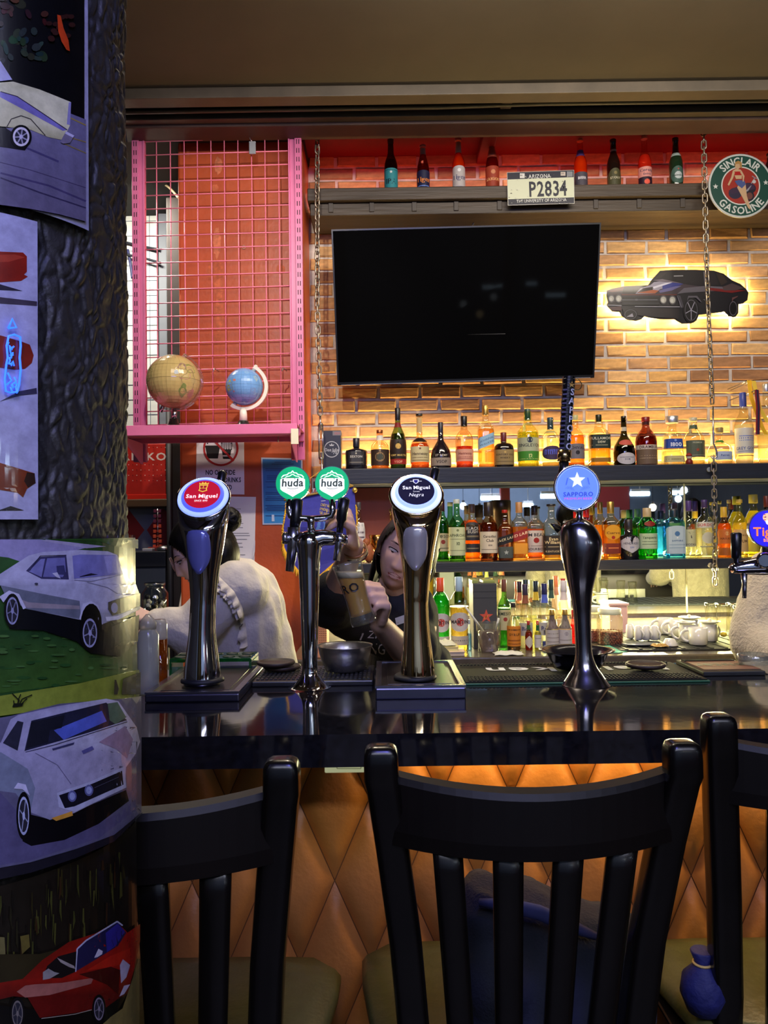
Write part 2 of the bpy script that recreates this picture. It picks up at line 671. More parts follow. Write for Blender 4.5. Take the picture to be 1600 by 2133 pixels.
# ================================================================== ROOM SHELL
m_floor = M('floor_wood', (38, 28, 22), .55, nz=(3, .3))
m_dark = M('dark_plaster', (42, 40, 42), .8, nz=(4, .2))
m_ceil = M('ceiling_paint', (76, 70, 60), .75, nz=(2, .12))
m_beam = M('beam_paint', (74, 66, 54), .55, nz=(6, .25))
m_beam2 = M('beam_paint_brown', (70, 50, 42), .6, nz=(6, .25))
m_redp = M('red_panel_paint', (118, 20, 20), .6, nz=(5, .1))
m_orange = M('orange_wall_paint', (178, 78, 38), .42, nz=(7, .1), bump=(40, .12))
m_wear = M('bare_plaster', (196, 150, 122), .7, nz=(25, .35))
m_mortar = M('mortar', (206, 198, 188), .9, nz=(30, .14), bump=(60, .3))
fl = struct(MB().box((-3.2, -4.2, -.06), (4.7, 5.5, 0)).build('floor', m_floor))
struct(MB().box((-3.3, -4.2, -.06), (-3.2, 5.5, 3.6)).build('wall_left', m_dark))
struct(MB().box((4.7, -4.2, -.06), (4.8, 5.5, 3.6)).build('wall_right', m_dark))
struct(MB().box((-3.3, -4.3, -.06), (4.8, -4.2, 3.6)).build('wall_front', M('room_wall', (118, 132, 150), .8, nz=(2, .15))))
struct(MB().box((-3.2, -4.2, 3.40), (4.7, 3.5, 3.5)).build('ceiling', m_ceil))
# red ceiling strip over the bottle wall, with ribs
rc = struct(MB().box((-.385, 3.72, 3.462), (4.7, 4.4, 3.5)).build('ceiling_red', m_redp))
for px in (1022, 1700):
 b = W(px, 300, 4.0)
 MB().bbox((b.x - .045, 3.74, 3.41), (b.x + .03, 4.245, 3.463), .006).build('ceiling_rib', m_redp, rc)
# dark soffit over the rack corner
struct(MB().box((-3.2, 3.9, 3.40), (-.385, 5.5, 3.5)).build('ceiling_corner', M('soffit', (30, 27, 24), .8)))
# beams that run across the room above the bar
bt = struct(MB().bbox((-3.2, 3.45, 3.352), (3.4, 3.53, 3.40), .004).build('trim_1', m_beam))
MB().bbox((-3.2, 3.50, 3.385), (3.4, 3.60, 3.402), .003).build('flange', M('beam_black', (22, 22, 22), .6), bt)
bb = struct(MB().bbox((-3.2, 3.70, 3.352), (3.4, 3.84, 3.50), .006).build('trim_2', m_beam2))
mbp = MB()
mbp.bbox((-3.2, 3.655, 3.365), (3.4, 3.70, 3.40), .004)
mbp.build('ledge', m_beam, bb)
pipe = thing('conduit_pipe', 'long thin dark conduit pipe running along the black ceiling beam', 'pipe', W(700, 205, 3.6))
pz = 3.375
MB().tube([(-3.1, 3.60, pz - .004), (-.9, 3.60, pz), (.3, 3.60, pz + .003), (.75, 3.60, pz + .012), (3.3, 3.60, pz + .012)], .011, 10).build('tube', M('pipe_paint', (70, 70, 66), .45), pipe)
for px, py in ((318, 206), (1056, 200)):
 c = W(px, py, 3.585)
 k = MB().bbox((c.x - .028, 3.57, c.z - .034), (c.x + .028, 3.64, c.z + .034), .008)
 k = k.build('clamp', M('clamp_paint', (64, 52, 44), .5), pipe)
 bo = c + Vector((0, -.018, .018))
 MB().tube([bo + Vector((0, -.012, 0)), bo + Vector((0, .02, 0))], [.011, .013], 10).build('bolt', M('bolt_steel', (190, 180, 160), .35, .8), k)
# diagonal brace at the left of the beam
pa, pb = W(264, 130, 3.3), W(302, 205, 3.56)
br = thing('steel_brace', 'short dark steel strut slanting under the ceiling beside the black pillar', 'brace', pa)
MB().tube([pa + Vector((-.02, -.1, .06)), pb], .022, 4).build('strut', m_beam, br)
# ------------------------------------------------------------------ orange column / wall
XL, XR, YC = W(372, 640, 3.95).x, W(634, 640, 3.95).x, 3.95
cw = struct(MB().bbox((XL, YC, 0), (XR, 4.30, 3.46), .012).build('wall_column', m_orange))
# worn, bare plaster patches (stains with a shape of their own)
ap = Art(maxu=None)
for (cx, cy, rx, ry) in ((455, 345, 8, 18), (448, 391, 7, 7), (452, 505, 8, 32), (449, 565, 16, 26), (456, 600, 9, 20), (457, 650, 9, 42), (455, 705, 8, 16), (392, 318, 3, 7), (375, 305, 2, 12), (585, 560, 9, 10), (450, 775, 12, 7), (476, 768, 9, 5), (478, 842, 5, 5), (640, 540, 4, 10), (376, 640, 2, 30)):
 n = 18
 pts = [(cx + rx * (1 + .45 * noise.noise((cx, i * .9, 1))) * math.cos(2 * PI * i / n), cy + ry * (1 + .45 * noise.noise((cy, i * .9, 5))) * math.sin(2 * PI * i / n)) for i in range(n)]
 if cx > 630:
  continue
 ap.poly(pts, random.choice([(188, 96, 58), (196, 110, 74), (180, 88, 48)]))
ap.build('paint_wear', flat(3.949, .00002), Mprint('wear_print', .6, nz=(45, .35)), cw)
bh = W(508, 515, 3.948)
MB().torus(bh, .008, .003, Matrix(((1, 0, 0), (0, 0, 1), (0, 1, 0))), 12, 6).build('anchor_hole', m_wear, cw)
# ------------------------------------------------------------------ brick wall
YB = 4.25
wb = struct(MB().box((XR, YB + .008, 0), (4.7, YB + .12, 3.5)).build('wall_back', m_mortar))
brick_cols = [(190, 146, 96), (178, 132, 86), (200, 158, 106), (166, 122, 82), (192, 150, 94), (152, 110, 78), (204, 164, 116), (182, 140, 100)]
BM = [M('brick_%d' % i, c, .85, nz=(16, .28), bump=(28, .3, .004), rnd=.12, stretch=(1, 1, 3)) for i, c in enumerate(brick_cols)]
BL, BH = .207, .0585
def brick_mesh(L, seed, mat):
 rnd = random.Random(seed)
 bm = bmesh.new()
 bmesh.ops.create_cube(bm, size=1)
 for v in bm.verts:
  v.co = Vector((v.co.x * L, v.co.y * .03, v.co.z * BH))
 bmesh.ops.bevel(bm, geom=[e for e in bm.edges if all(v.co.y < 0 for v in e.verts)], offset=.006, segments=1, affect='EDGES')
 for v in bm.verts:
  v.co += Vector((rnd.uniform(-.003, .003), rnd.uniform(-.0025, .002), rnd.uniform(-.0028, .0028)))
 me = bpy.data.meshes.new('brick')
 bm.to_mesh(me)
 bm.free()
 me.materials.append(mat)
 return me
brick_full = [brick_mesh(BL, i, BM[i % len(BM)]) for i in range(24)]
pz0 = W(1300, 504, YB).z - BH / 2
pitchz, pitchx = .0703, .2235
row0 = int((3.462 - pz0) / pitchz)
tv_x0, tv_x1, tv_z0, tv_z1 = -.20, 1.02, 2.30, 2.86
nb = 0
for k in range(-26, row0 + 1):
 z = pz0 + k * pitchz
 if z < 1.66 or (3.10 < z < 3.155):
  continue
 off = W(1300, 504, YB).x + (.5 if k % 2 else 0) * pitchx + random.uniform(-.012, .012)
 i0 = math.floor((XR - off) / pitchx)
 for i in range(i0, 60):
  x0 = off + i * pitchx - BL / 2
  x1 = x0 + BL
  if x1 < XR + .01 or x0 > 2.32:
   continue
  if tv_z0 < z < tv_z1 and x0 > tv_x0 and x1 < tv_x1:
   continue
  cl = max(x0, XR + .003)
  L = x1 - cl
  if L < .03:
   continue
  if L < BL - .001:
   me = brick_mesh(L, nb + 100, BM[nb % len(BM)])
  else:
   me = random.choice(brick_full)
  if z > 3.43:
   pass
  o = bpy.data.objects.new('brick', me)
  COL.objects.link(o)
  o.parent = wb
  o.location = (cl + L / 2, YB + .013 + random.uniform(-.003, .002), z)
  o.rotation_euler = (0, random.uniform(-.006, .006), 0)
  nb += 1
# ------------------------------------------------------------------ wall behind the rack corner (left of the column)
struct(MB().box((-3.2, 4.9, 0), (XL + .05, 5.0, 3.5)).build('wall_corner', M('corner_wall', (34, 31, 28), .8)))
c0, c1 = W(262, 398, 4.85), W(330, 905, 4.85)
wp = thing('white_board', 'white board with thin grid lines hung behind the pink mesh rack', 'board', (c0.x, 4.86, c1.z))
MB().bbox((c0.x - .35, 4.85, c1.z), (c1.x, 4.875, c0.z), .004).build('sheet', M('white_board_paint', (210, 214, 205), .5, nz=(4, .06)), wp)
gl = MB()
for py in range(430, 900, 31):
 p = W(262, py, 4.849)
 gl.box((c0.x - .35, 4.847, p.z - .0015), (c1.x, 4.85, p.z + .0015))
for px in (278, 312):
 p = W(px, 600, 4.849)
 gl.box((p.x - .0015, 4.847, c1.z), (p.x + .0015, 4.85, c0.z))
stuff(gl.build('grid_lines', M('grid_ink', (90, 105, 120), .6), wp))
g0, g1 = W(331, 400, 4.84), W(352, 905, 4.84)
gp = thing('grey_post', 'narrow grey upright post between the white board and orange wall', 'post', (g0.x, 4.85, g1.z))
MB().bbox((g0.x, 4.82, 0), (g1.x, 4.9, g0.z), .004).build('upright', M('grey_post_paint', (110, 116, 124), .6), gp)
kp = thing('black_post', 'dark upright post at the left edge of the orange wall', 'post', (XL - .03, 4.5, 0))
MB().bbox((W(352, 600, 4.4).x, 4.35, 0), (XL + .004, 4.5, 3.3), .006).build('upright', M('dark_post_paint', (40, 32, 28), .6), kp)
def cable(label, pts, r, col, name='cable'):
 P = [W(*p) for p in pts]
 Q = []
 for i in range(len(P) - 1):
  p0, p1, p2, p3 = P[max(i - 1, 0)], P[i], P[i + 1], P[min(i + 2, len(P) - 1)]
  for k in range(5):
   t = k / 5
   Q.append(.5 * ((2 * p1) + (p2 - p0) * t + (2 * p0 - 5 * p1 + 4 * p2 - p3) * t * t + (3 * p1 - p0 - 3 * p2 + p3) * t ** 3))
 Q.append(P[-1])
 o = MB().tube(Q, r, 6).build(name, M('cable_%d_%d_%d' % col, col, .5), org=P[0])
 return tag(o, label, 'cable')
cable('cream cable dropping beside the pillar top edge', [(262, 240, 4.2), (272, 290, 4.2), (276, 320, 4.25), (262, 345, 4.3)], .006, (205, 190, 160))
cable('cream cable slanting behind the mesh onto the dark post', [(300, 362, 4.6), (330, 378, 4.5), (352, 390, 4.4), (372, 412, 4.3)], .007, (200, 180, 140))
cable('black wires looping over the white board top', [(262, 425, 4.83), (300, 420, 4.82), (322, 428, 4.82), (335, 440, 4.8)], .007, (30, 34, 48))
cable('black wire crossing the white board at middle height', [(262, 505, 4.83), (305, 515, 4.82), (333, 520, 4.8)], .008, (28, 32, 44))
cable('lower black wire slanting across the white board', [(262, 530, 4.81), (300, 538, 4.80), (335, 548, 4.78)], .008, (28, 32, 44))
cable('dark blue wire hanging down the white board beside the pillar', [(266, 520, 4.83), (272, 550, 4.82), (276, 580, 4.82)], .009, (40, 44, 90))
cable('white cord hanging down from the dark post behind the left beer tower', [(383, 925, 4.3), (384, 1000, 4.3), (372, 1030, 4.2), (395, 1042, 4.1)], .006, (220, 205, 190))
cable('white cord hanging behind the woman in white towards the counter', [(378, 1100, 4.345), (384, 1195, 4.2), (374, 1270, 4.1), (366, 1300, 4.1)], .007, (215, 200, 180))
# ------------------------------------------------------------------ mirror behind the lower bottles
mm = struct(MB().box((XR + .01, 4.236, .97), (3.3, 4.249, 1.70)).build('trim_3', M('mirror_backing', (60, 60, 60), .7)))
m_mir = M('mirror_silver', (210, 220, 222), .015, 1.0)
sx = W(1430, 1240, 4.23).x
for a, b in ((XR + .012, sx - .002), (sx + .002, 3.29)):
 MB().box((a, 4.228, .972), (b, 4.235, 1.66)).build('mirror_pane', m_mir, mm)
MB().box((sx - .004, 4.224, .972), (sx + .004, 4.228, 1.66)).build('seam', M('seam_aluminium', (220, 220, 190), .3, .6), mm)
# ------------------------------------------------------------------ bottle shelves
m_shelf = M('shelf_stain', (20, 27, 44), .5, nz=(10, .3), stretch=(.3, 4, 4), bump=(20, .15))
m_shelfw = M('shelf_wood', (54, 42, 29), .5, nz=(7, .35), stretch=(.35, 4, 4), bump=(16, .2))
def shelf(label, x0, x1, y0, z0, z1, mat, yb=4.24, back=None):
 o = thing('wall_shelf', label, 'shelf', (x0, y0, z0))
 MB().bbox((x0, y0, z0), (x1, yb, z1), .004).build('board', mat, o)
 return o
s_top = thing('wall_shelf', 'high dark wooden shelf carrying the row of beer bottles', 'shelf', (W(640, 400, 3.95).x, 3.95, 3.098))
x0 = W(640, 400, 3.95).x
MB().bbox((x0, 3.95, 3.098), (2.3, 4.24, 3.162), .004).build('board', m_shelfw, s_top)
MB().bbox((x0 + .01, 3.985, 3.035), (2.3, 4.235, 3.098), .004).build('apron', m_shelfw, s_top)
for px in (690, 775, 863, 950, 1040, 1240, 1330, 1420):
 c = W(px, 450, 4.0)
 stuff_o = MB().bbox((c.x - .012, 3.978, 3.05), (c.x + .012, 3.986, 3.098), .002)
 stuff_o.build('bracket_plate', M('bracket_brown', (52, 44, 38), .5), s_top)
s_1 = shelf('dark blue-grey wooden shelf at eye level carrying the spirits', W(686, 990, 3.95).x, 2.3, 3.95, 1.664, 1.742, m_shelf)
s_2 = shelf('lower dark wooden shelf in front of the mirror', W(752, 1180, 3.95).x, 2.3, 3.95, 1.218, 1.268, m_shelf, 4.225)
# lit LED tape lying at the back of the shelves
m_led = M('led_warm', (255, 225, 150), .5, emit=(255, 214, 120), es=6.0)
m_ledr = M('led_red', (255, 60, 50), .5, emit=(255, 40, 30), es=2.0)
m_ledw = M('led_white', (255, 240, 190), .5, emit=(255, 238, 170), es=8.0)
MB().box((-.2, 4.222, 1.742), (2.2, 4.234, 1.748)).build('led_tape', m_led, s_1)
MB().box((-.2, 4.205, 1.268), (2.2, 4.215, 1.273)).build('led_tape', m_led, s_2)
MB().box((-.3, 4.222, 3.162), (2.2, 4.232, 3.168)).build('led_tape', m_ledr, s_top)
MB().box((-.2, 4.10, 1.212), (2.2, 4.115, 1.218)).build('led_tape', m_ledw, s_2)
# ------------------------------------------------------------------ back counter
m_bc = M('back_counter_top', (84, 76, 66), .22, nz=(18, .25), bump=(50, .1))
bc = thing('back_counter', 'long stone-topped back counter under the mirror', 'counter', (-.1, 2.97, 0))
MB().bbox((-.36, 2.97, .89), (3.3, 4.225, .95), .006).build('top', m_bc, bc)
MB().bbox((-.34, 3.02, .08), (3.3, 4.225, .89), .006).build('cabinet', M('back_cabinet', (46, 36, 30), .5, nz=(8, .2)), bc)
for i in range(5):
 xa = .06 + i * .64
 d = MB().bbox((xa, 3.003, .12), (xa + .6, 3.02, .86), .004).build('door', M('back_door', (54, 42, 34), .5, nz=(8, .2)), bc)
 MB().tube([(xa + .55, 2.995, .7), (xa + .55, 2.985, .72), (xa + .55, 2.985, .80), (xa + .55, 2.995, .82)], .005, 8).build('handle', M('steel', (190, 190, 190), .25, 1), d)
q0, q1 = onz(1300, 1355, .95), onz(1600, 1335, .95)
mt = thing('drying_mat', 'black ribbed mat under the white mugs on the back counter', 'mat', (q0.x, 3.05, .95))
g = MB().bbox((q0.x - .02, 3.06, .95), (2.3, 3.585, .956), .002)
for i in range(24):
 g.box((q0.x + .0 + i * .055, 3.07, .956), (q0.x + .012 + i * .055, 3.575, .9585))
stuff(g.build('ribs', M('black_rubber', (30, 32, 32), .6), mt))
# ------------------------------------------------------------------ room furniture seen only in mirror and screen: lamps at the back of the room
def tube_lamp(label, x, y, z, L, ax='x', col=(205, 232, 255), es=26):
 o = thing('tube_lamp', label, 'lamp', (x, y, z))
 a, b = (Vector((x - L / 2, y, z)), Vector((x + L / 2, y, z))) if ax == 'x' else (Vector((x, y - L / 2, z)), Vector((x, y + L / 2, z)))
 MB().tube([a, b], .03, 10).build('tube', M('tube_glow', (255, 255, 255), .5, emit=col, es=es), o)
 h = Vector((.03, .03, .0)) if ax == 'y' else Vector((0, .03, 0))
 MB().bbox((min(a.x, b.x) - (.03 if ax == 'y' else 0), min(a.y, b.y) - (.03 if ax == 'x' else 0), z + .022), (max(a.x, b.x) + (.03 if ax == 'y' else 0), max(a.y, b.y) + (.03 if ax == 'x' else 0), z + .06), .004).build('housing', M('lamp_white', (220, 220, 220), .5), o)
 MB().tube([(a + b) / 2 + Vector((0, 0, .05)), Vector(((a.x + b.x) / 2, (a.y + b.y) / 2, 3.4))], .006, 6).build('rod', M('lamp_white', (220, 220, 220), .5), o)
 return o
# ================================================================== THE BAR
ZC = 1.10
m_granite = M('black_granite', (20, 20, 24), .06, spec=1.0, nz=(60, .5), bump=(5, .02, .02))
m_edge = M('granite_edge', (16, 15, 20), .16, nz=(40, .6))
m_chrome = M('chrome', (206, 206, 212), .07, 1.0, bump=(9, .02, .01))
m_chromeg = M('chrome_yellow_refl', (226, 200, 150), .07, 1.0, bump=(9, .02, .01))  # yellow reflections are put into this chrome's tint
m_chromed = M('chrome_dark', (150, 148, 154), .2, 1.0, bump=(9, .02, .01))
m_steel = M('steel', (190, 190, 190), .25, 1.0)
m_black = M('black_plastic', (18, 18, 20), .28)
m_blackm = M('black_matt', (24, 24, 26), .6)
m_leather = M('tan_leather', (184, 118, 52), .42, nz=(9, .16), bump=(90, .12))
m_seam = M('leather_seam', (110, 66, 26), .6)
bar = thing('bar_counter', 'long black granite topped bar with a tufted tan leather front', 'bar', (.4, 1.6, 0))
MB().box((-1.75, 1.27, ZC - .052), (2.6, 1.90, ZC)).build('top', [m_granite], bar)
MB().box((-1.7, 1.505, .06), (2.6, 1.56, ZC - .052)).build('front_panel', m_seam, bar)
MB().box((-1.7, 1.87, .06), (2.6, 1.89, ZC - .052)).build('back_panel', M('bar_back', (58, 52, 48), .6), bar)
MB().bbox((-1.7, 1.48, 0), (2.6, 1.52, .10), .004).build('kick_board', m_blackm, bar)
n0 = W(994, 1829, 1.505)
HW, HH = 73.3 * mpp(1.505), 166 * mpp(1.505)
def cushion_mesh(zcut=None):
 N = 8
 mb = MB()
 vs = []
 for i in range(N + 1):
  for j in range(N + 1):
   a, b = -1 + 2 * i / N, -1 + 2 * j / N
   x = (a + b) / 2 * HW * .985
   z = (a - b) / 2 * HH * .985
   h = .021 * ((1 - a ** 4) * (1 - b ** 4)) ** .6
   vs.append(Vector((x, -h, z)))
 fs = [(i * (N + 1) + j, (i + 1) * (N + 1) + j, (i + 1) * (N + 1) + j + 1, i * (N + 1) + j + 1) for i in range(N) for j in range(N)]
 mb.add(vs, fs, 0, True)
 return mb
src = cushion_mesh().build('cushion_panel', m_leather, bar, world=False)
cm = src.data
first = True
for i in range(-24, 24):
 for j in range(-5, 5):
  if (i + j) % 2 == 0:
   continue
  x, z = n0.x + i * HW, n0.z + j * HH
  if x < -1.5 or x > 1.5 or z < .2 or z > 1.02 + HH:
   continue
  if z + HH > ZC - .052:          # cut by the counter
   top = ZC - .053
   mb = cushion_mesh()
   bm = bmesh.new()
   me = bpy.data.meshes.new('cushion_panel')
   me.from_pydata([tuple(p) for p in mb.v], [], mb.f)
   bm.from_mesh(me)
   bmesh.ops.bisect_plane(bm, geom=bm.verts[:] + bm.edges[:] + bm.faces[:], plane_co=(0, 0, top - z), plane_no=(0, 0, 1), clear_outer=True)
   if not bm.faces:
    bm.free()
    continue
   bmesh.ops.recalc_face_normals(bm, faces=bm.faces[:])
   for f_ in bm.faces:
    f_.smooth = True
   bm.to_mesh(me)
   bm.free()
   me.materials.append(m_leather)
  else:
   me = cm
  if first and me is cm:
   o = src
   first = False
  else:
   o = bpy.data.objects.new('cushion_panel', me)
   COL.objects.link(o)
   o.parent = bar
  o.location = Vector((x, 1.503, z)) - bar.location
# under-counter LED tape (warm, right of the white driver box)
p = W(1000, 1590, 1.40)
MB().box((.0, 1.415, ZC - .058), (2.4, 1.427, ZC - .053)).build('led_tape', M('led_amber', (255, 200, 110), .5, emit=(255, 196, 100), es=8), bar)
a, b = W(676, 1588, 1.36), W(760, 1607, 1.36)
dv = thing('driver_box', 'small white lit junction box fixed under the bar edge', 'box', ((a.x + b.x) / 2, 1.38, ZC - .053))
MB().bbox((a.x, 1.36, b.z - .002), (b.x, 1.42, ZC - .053), .002).build('case', M('driver_white', (235, 240, 190), .5, emit=(240, 245, 190), es=.35), dv)
ar = Art()
ar.line([(702, 1588), (702, 1601), (752, 1601), (752, 1588)], 1.2, (170, 180, 130))
ar.build('lid_line', flat(1.3597), Mprint('print_plain'), dv)
# inner side of the bar, seen in the mirror: white board with a socket and a strip light
YV = 2 * 4.228 - 1.895
def mirrored(px, py):
 p = W(px, py, YV)
 return Vector((p.x, 1.895, p.z))
a, b = mirrored(1222, 1228), mirrored(1345, 1290)
sb = thing('socket_board', 'white socket board on the inner side of the bar, seen in mirror', 'socket', ((a.x + b.x) / 2, 1.90, b.z))
MB().bbox((a.x, 1.892, b.z - .1), (b.x, 1.905, a.z), .003).build('board', M('socket_board_white', (205, 200, 180), .5, nz=(12, .12)), sb)
so = mirrored(1308, 1244)
MB().bbox((so.x - .06, 1.905, so.z - .04), (so.x + .06, 1.918, so.z + .04), .004).build('plate', M('socket_plate', (225, 222, 205), .4), sb)
for dx in (-.02, .022):
 MB().lathe([(.016, 0), (.016, .03), (.009, .034)], (0, 0, 0), 12).build('plug', m_black, sb, world=False).location = Vector((so.x + dx, 1.93, so.z - .01)) - sb.location
li = mirrored(1247, 1233)
lb = thing('work_lamp', 'short bright strip lamp on the inner side of the bar, seen in mirror', 'lamp', (li.x, 1.93, li.z))
MB().bbox((li.x - .055, 1.91, li.z - .028), (li.x + .055, 1.94, li.z + .028), .008).build('diffuser', M('work_glow', (255, 250, 215), .5, emit=(255, 246, 200), es=14), lb)
# ------------------------------------------------------------------ beer towers
def frame(t):
 """tilted badge frame: columns x, up, normal"""
 t = math.radians(t)
 return Vector((1, 0, 0)), Vector((0, math.sin(t), math.cos(t))), Vector((0, -math.cos(t), math.sin(t)))
def badge_fn(c, t, s=1.0, eps=.00025, yaw=0):
 x, u, n = frame(t)
 if yaw:
  r = Matrix.Rotation(math.radians(yaw), 3, 'Z')
  x, u, n = r @ x, r @ u, r @ n
 return lambda a, b, l: c + x * a * s + u * b * s + n * (l * eps)
def column(rows, Yc, n=40, dep=1.0, ex=2.0):
 """rows: (py, pxL, pxR[, tilt]) from base up"""
 rs = []
 for q in rows:
  py, l, r = q[:3]
  t = math.radians(q[3] if len(q) > 3 else 0)
  c = W((l + r) / 2, py, Yc)
  rx = (r - l) / 2 * mpp(Yc)
  dv = Vector((0, math.cos(t), math.sin(t)))
  ring = [c + Vector((rx * math.cos(2 * PI * i / n), 0, 0)) + dv * rx * dep * math.sin(2 * PI * i / n) for i in range(n)]
  for p in ring:
   p.z = max(p.z, ZC + .0006 * (1 + len(rs)))
  rs.append(ring)
 # densify with Catmull-Rom
 out = []
 for i in range(len(rs) - 1):
  p0, p1, p2, p3 = rs[max(i - 1, 0)], rs[i], rs[i + 1], rs[min(i + 2, len(rs) - 1)]
  for k in range(4):
   t = k / 4
   out.append([.5 * ((2 * b) + (c - a) * t + (2 * a - 5 * b + 4 * c - d) * t * t + (3 * b - a - 3 * c + d) * t ** 3) for a, b, c, d in zip(p0, p1, p2, p3)])
 out.append(rs[-1])
 return out
def rim_ring(mb, c, t, R, r, n=40):
 x, u, nn = frame(t)
 mb.torus(c, R, r, Matrix((x, u, nn)).transposed(), n, 8)
def disc_solid(mb, c, t, R, d, n=40, mi=0, rb=None):
 x, u, nn = frame(t)
 A = [c + (x * math.cos(2 * PI * i / n) + u * math.sin(2 * PI * i / n)) * (rb or R) for i in range(n)]
 B = [c + nn * d + (x * math.cos(2 * PI * i / n) + u * math.sin(2 * PI * i / n)) * R for i in range(n)]
 mb.rings([A, B], mi, True, True, False)
m_glow = M('badge_glow', (190, 205, 255), .4, emit=(140, 165, 255), es=1.25)
m_glow2 = M('badge_glow_white', (200, 212, 255), .4, emit=(186, 202, 255), es=1.25)
m_glowd = M('badge_glow_deep', (90, 100, 240), .4, emit=(70, 84, 240), es=1.3)
m_badge = Mprint('badge_print', .3, es=.75)
m_badge_hi = Mprint('badge_print_lit', .3, es=.95)
m_oval = M('oval_inlay', (150, 156, 236), .16, .55)  # blue reflection is put into the inlay's colour
m_oval2 = M('oval_inlay_warm', (230, 222, 214), .16, .6)
def drip_tray(label, x0, x1, pyf, pyt, depth, front_es=None):
 a = onz(x0, pyf, ZC)
 b = onz(x1, pyf, ZC)
 h = W((x0 + x1) / 2, pyt, a.y).z
 y0 = (a.y + b.y) / 2
 t = thing('drip_tray', label, 'tray', ((a.x + b.x) / 2, y0 + depth / 2, ZC))
 A, B = Vector((a.x, y0, ZC)), Vector((b.x, y0 + depth, h))
 mb = MB().bbox(A, (B.x, B.y, h - .004), .003)
 mb.build('tray', M('tray_steel', (84, 82, 98), .32, .9, nz=(20, .15)), t)
 w = .012
 rm = MB()
 rm.box((A.x, A.y, h - .004), (B.x, A.y + w, h)).box((A.x, B.y - w, h - .004), (B.x, B.y, h))
 rm.box((A.x, A.y + w, h - .004), (A.x + w, B.y - w, h)).box((B.x - w, A.y + w, h - .004), (B.x, B.y - w, h))
 rm.build('rim', M('tray_rim', (120, 118, 130), .25, .9), t)
 g = MB()
 g.box((A.x + w, A.y + w, h - .004), (B.x - w, B.y - w, h - .0025))
 g.bbox((A.x + w + .012, A.y + w + .012, h - .0025), (B.x - w - .012, B.y - w - .012, h - .001), .0006)
 g.build('grille', M('tray_grille', (60, 58, 62), .35, .9), t)
 return t, y0, h
def sm_tower(label, dx, dy, Yc, rows, chrome, oval_m, face, txt, zb):
 c0 = W(422 + dx, 1425 + dy, Yc)
 t = thing('beer_tower', label, 'beer tap', (c0.x, Yc, zb), 'beer towers on the bar')
 R = column([(py + dy, l + dx, r + dx, *tt) for py, l, r, *tt in rows], Yc)
 MB().rings(R).build('column', chrome, t)
 MB().lathe([(.043, 0), (.043, .004), (.040, .008)], (c0.x, Yc, zb), 32).build('base_ring', m_blackm, t)
 TL = 38
 k = mpp(Yc)
 c = W(424 + dx, 1039 + dy, Yc)
 x, u, n = frame(TL)
 cc = c - u * .0 + n * .002
 mb = MB()
 rim_ring(mb, cc, TL, .0525, .0035)
 mb.build('bezel', chrome, t)
 d = MB()
 disc_solid(d, cc, TL, .0500, .007, rb=.052)
 gl = d.build('glow_ring', face['glow'], t)
 d = MB()
 disc_solid(d, cc + n * .007, TL, .0395, .005, rb=.043)
 gl2 = d.build('inner_ring', face['glow2'], t)
 cb = cc + n * .0122
 ar = Art(ydir=1)
 ar.ell(0, 0, .0365, .0365, face['bg'], 36)
 face['draw'](ar)
 ar.build('badge', badge_fn(cb, TL), m_badge, t)
 # oval inlay on the front of the neck
 pts = []
 ol, orr, o0, o1 = 395 + dx, 447 + dx, 1103 + dy, 1196 + dy
 def surf(px, py, off):
  lr = sorted((q[0] + dy, q[1] + dx, q[2] + dx) for q in rows[:8])
  for (a, al, arr), (b, bl, br) in zip(lr[:-1], lr[1:]):
   if a <= py <= b:
    s = (py - a) / (b - a)
    l, r = al + (bl - al) * s, arr + (br - arr) * s
    break
  else:
   l, r = lr[0][1:] if py < lr[0][0] else lr[-1][1:]
  m, hw = (l + r) / 2, (r - l) / 2
  q = max(-.96, min(.96, (px - m) / hw))
  p = W(px, py, Yc)
  bulge = 0
  p.y = Yc - hw * k * math.sqrt(1 - q * q) - off
  return p
 rings = []
 for sc, off in ((1.0, -.002), (.97, .002), (.8, .0042), (.5, .0055), (.05, .006)):
  ring = []
  for i in range(28):
   a = 2 * PI * i / 28
   ca, sa = math.cos(a), math.sin(a)
   e = 4.5 if sa < 0 else 2.1
   q = (abs(ca) ** e + abs(sa) ** e) ** (-1 / e)
   taper = 1.0 if sa < 0 else 1 - .42 * (sa * q) ** 2
   ring.append(surf((ol + orr) / 2 + (orr - ol) / 2 * ca * q * sc * taper, (o0 + o1) / 2 + (o1 - o0) / 2 * sa * q * sc, off))
  rings.append(ring)
 MB().rings(rings).build('oval_inlay', oval_m, t)
 # handle behind the head
 h0, h1 = W(455 + dx, 1030 + dy, Yc + .05), W(464 + dx, 985 + dy, Yc + .06)
 MB().tube([h0, h0.lerp(h1, .5), h1, h1 + Vector((0, 0, .006))], [.009, .0085, .0095, .004], 12).build('handle', m_black, t)
 sp = Vector((c0.x, Yc + .05, W(424 + dx, 1130 + dy, Yc).z))
 MB().tube([sp, sp + Vector((0, .05, .0)), sp + Vector((0, .07, -.02)), sp + Vector((0, .075, -.09))], [.012, .012, .012, .008], 12).build('spout', m_steel, t)
 return t
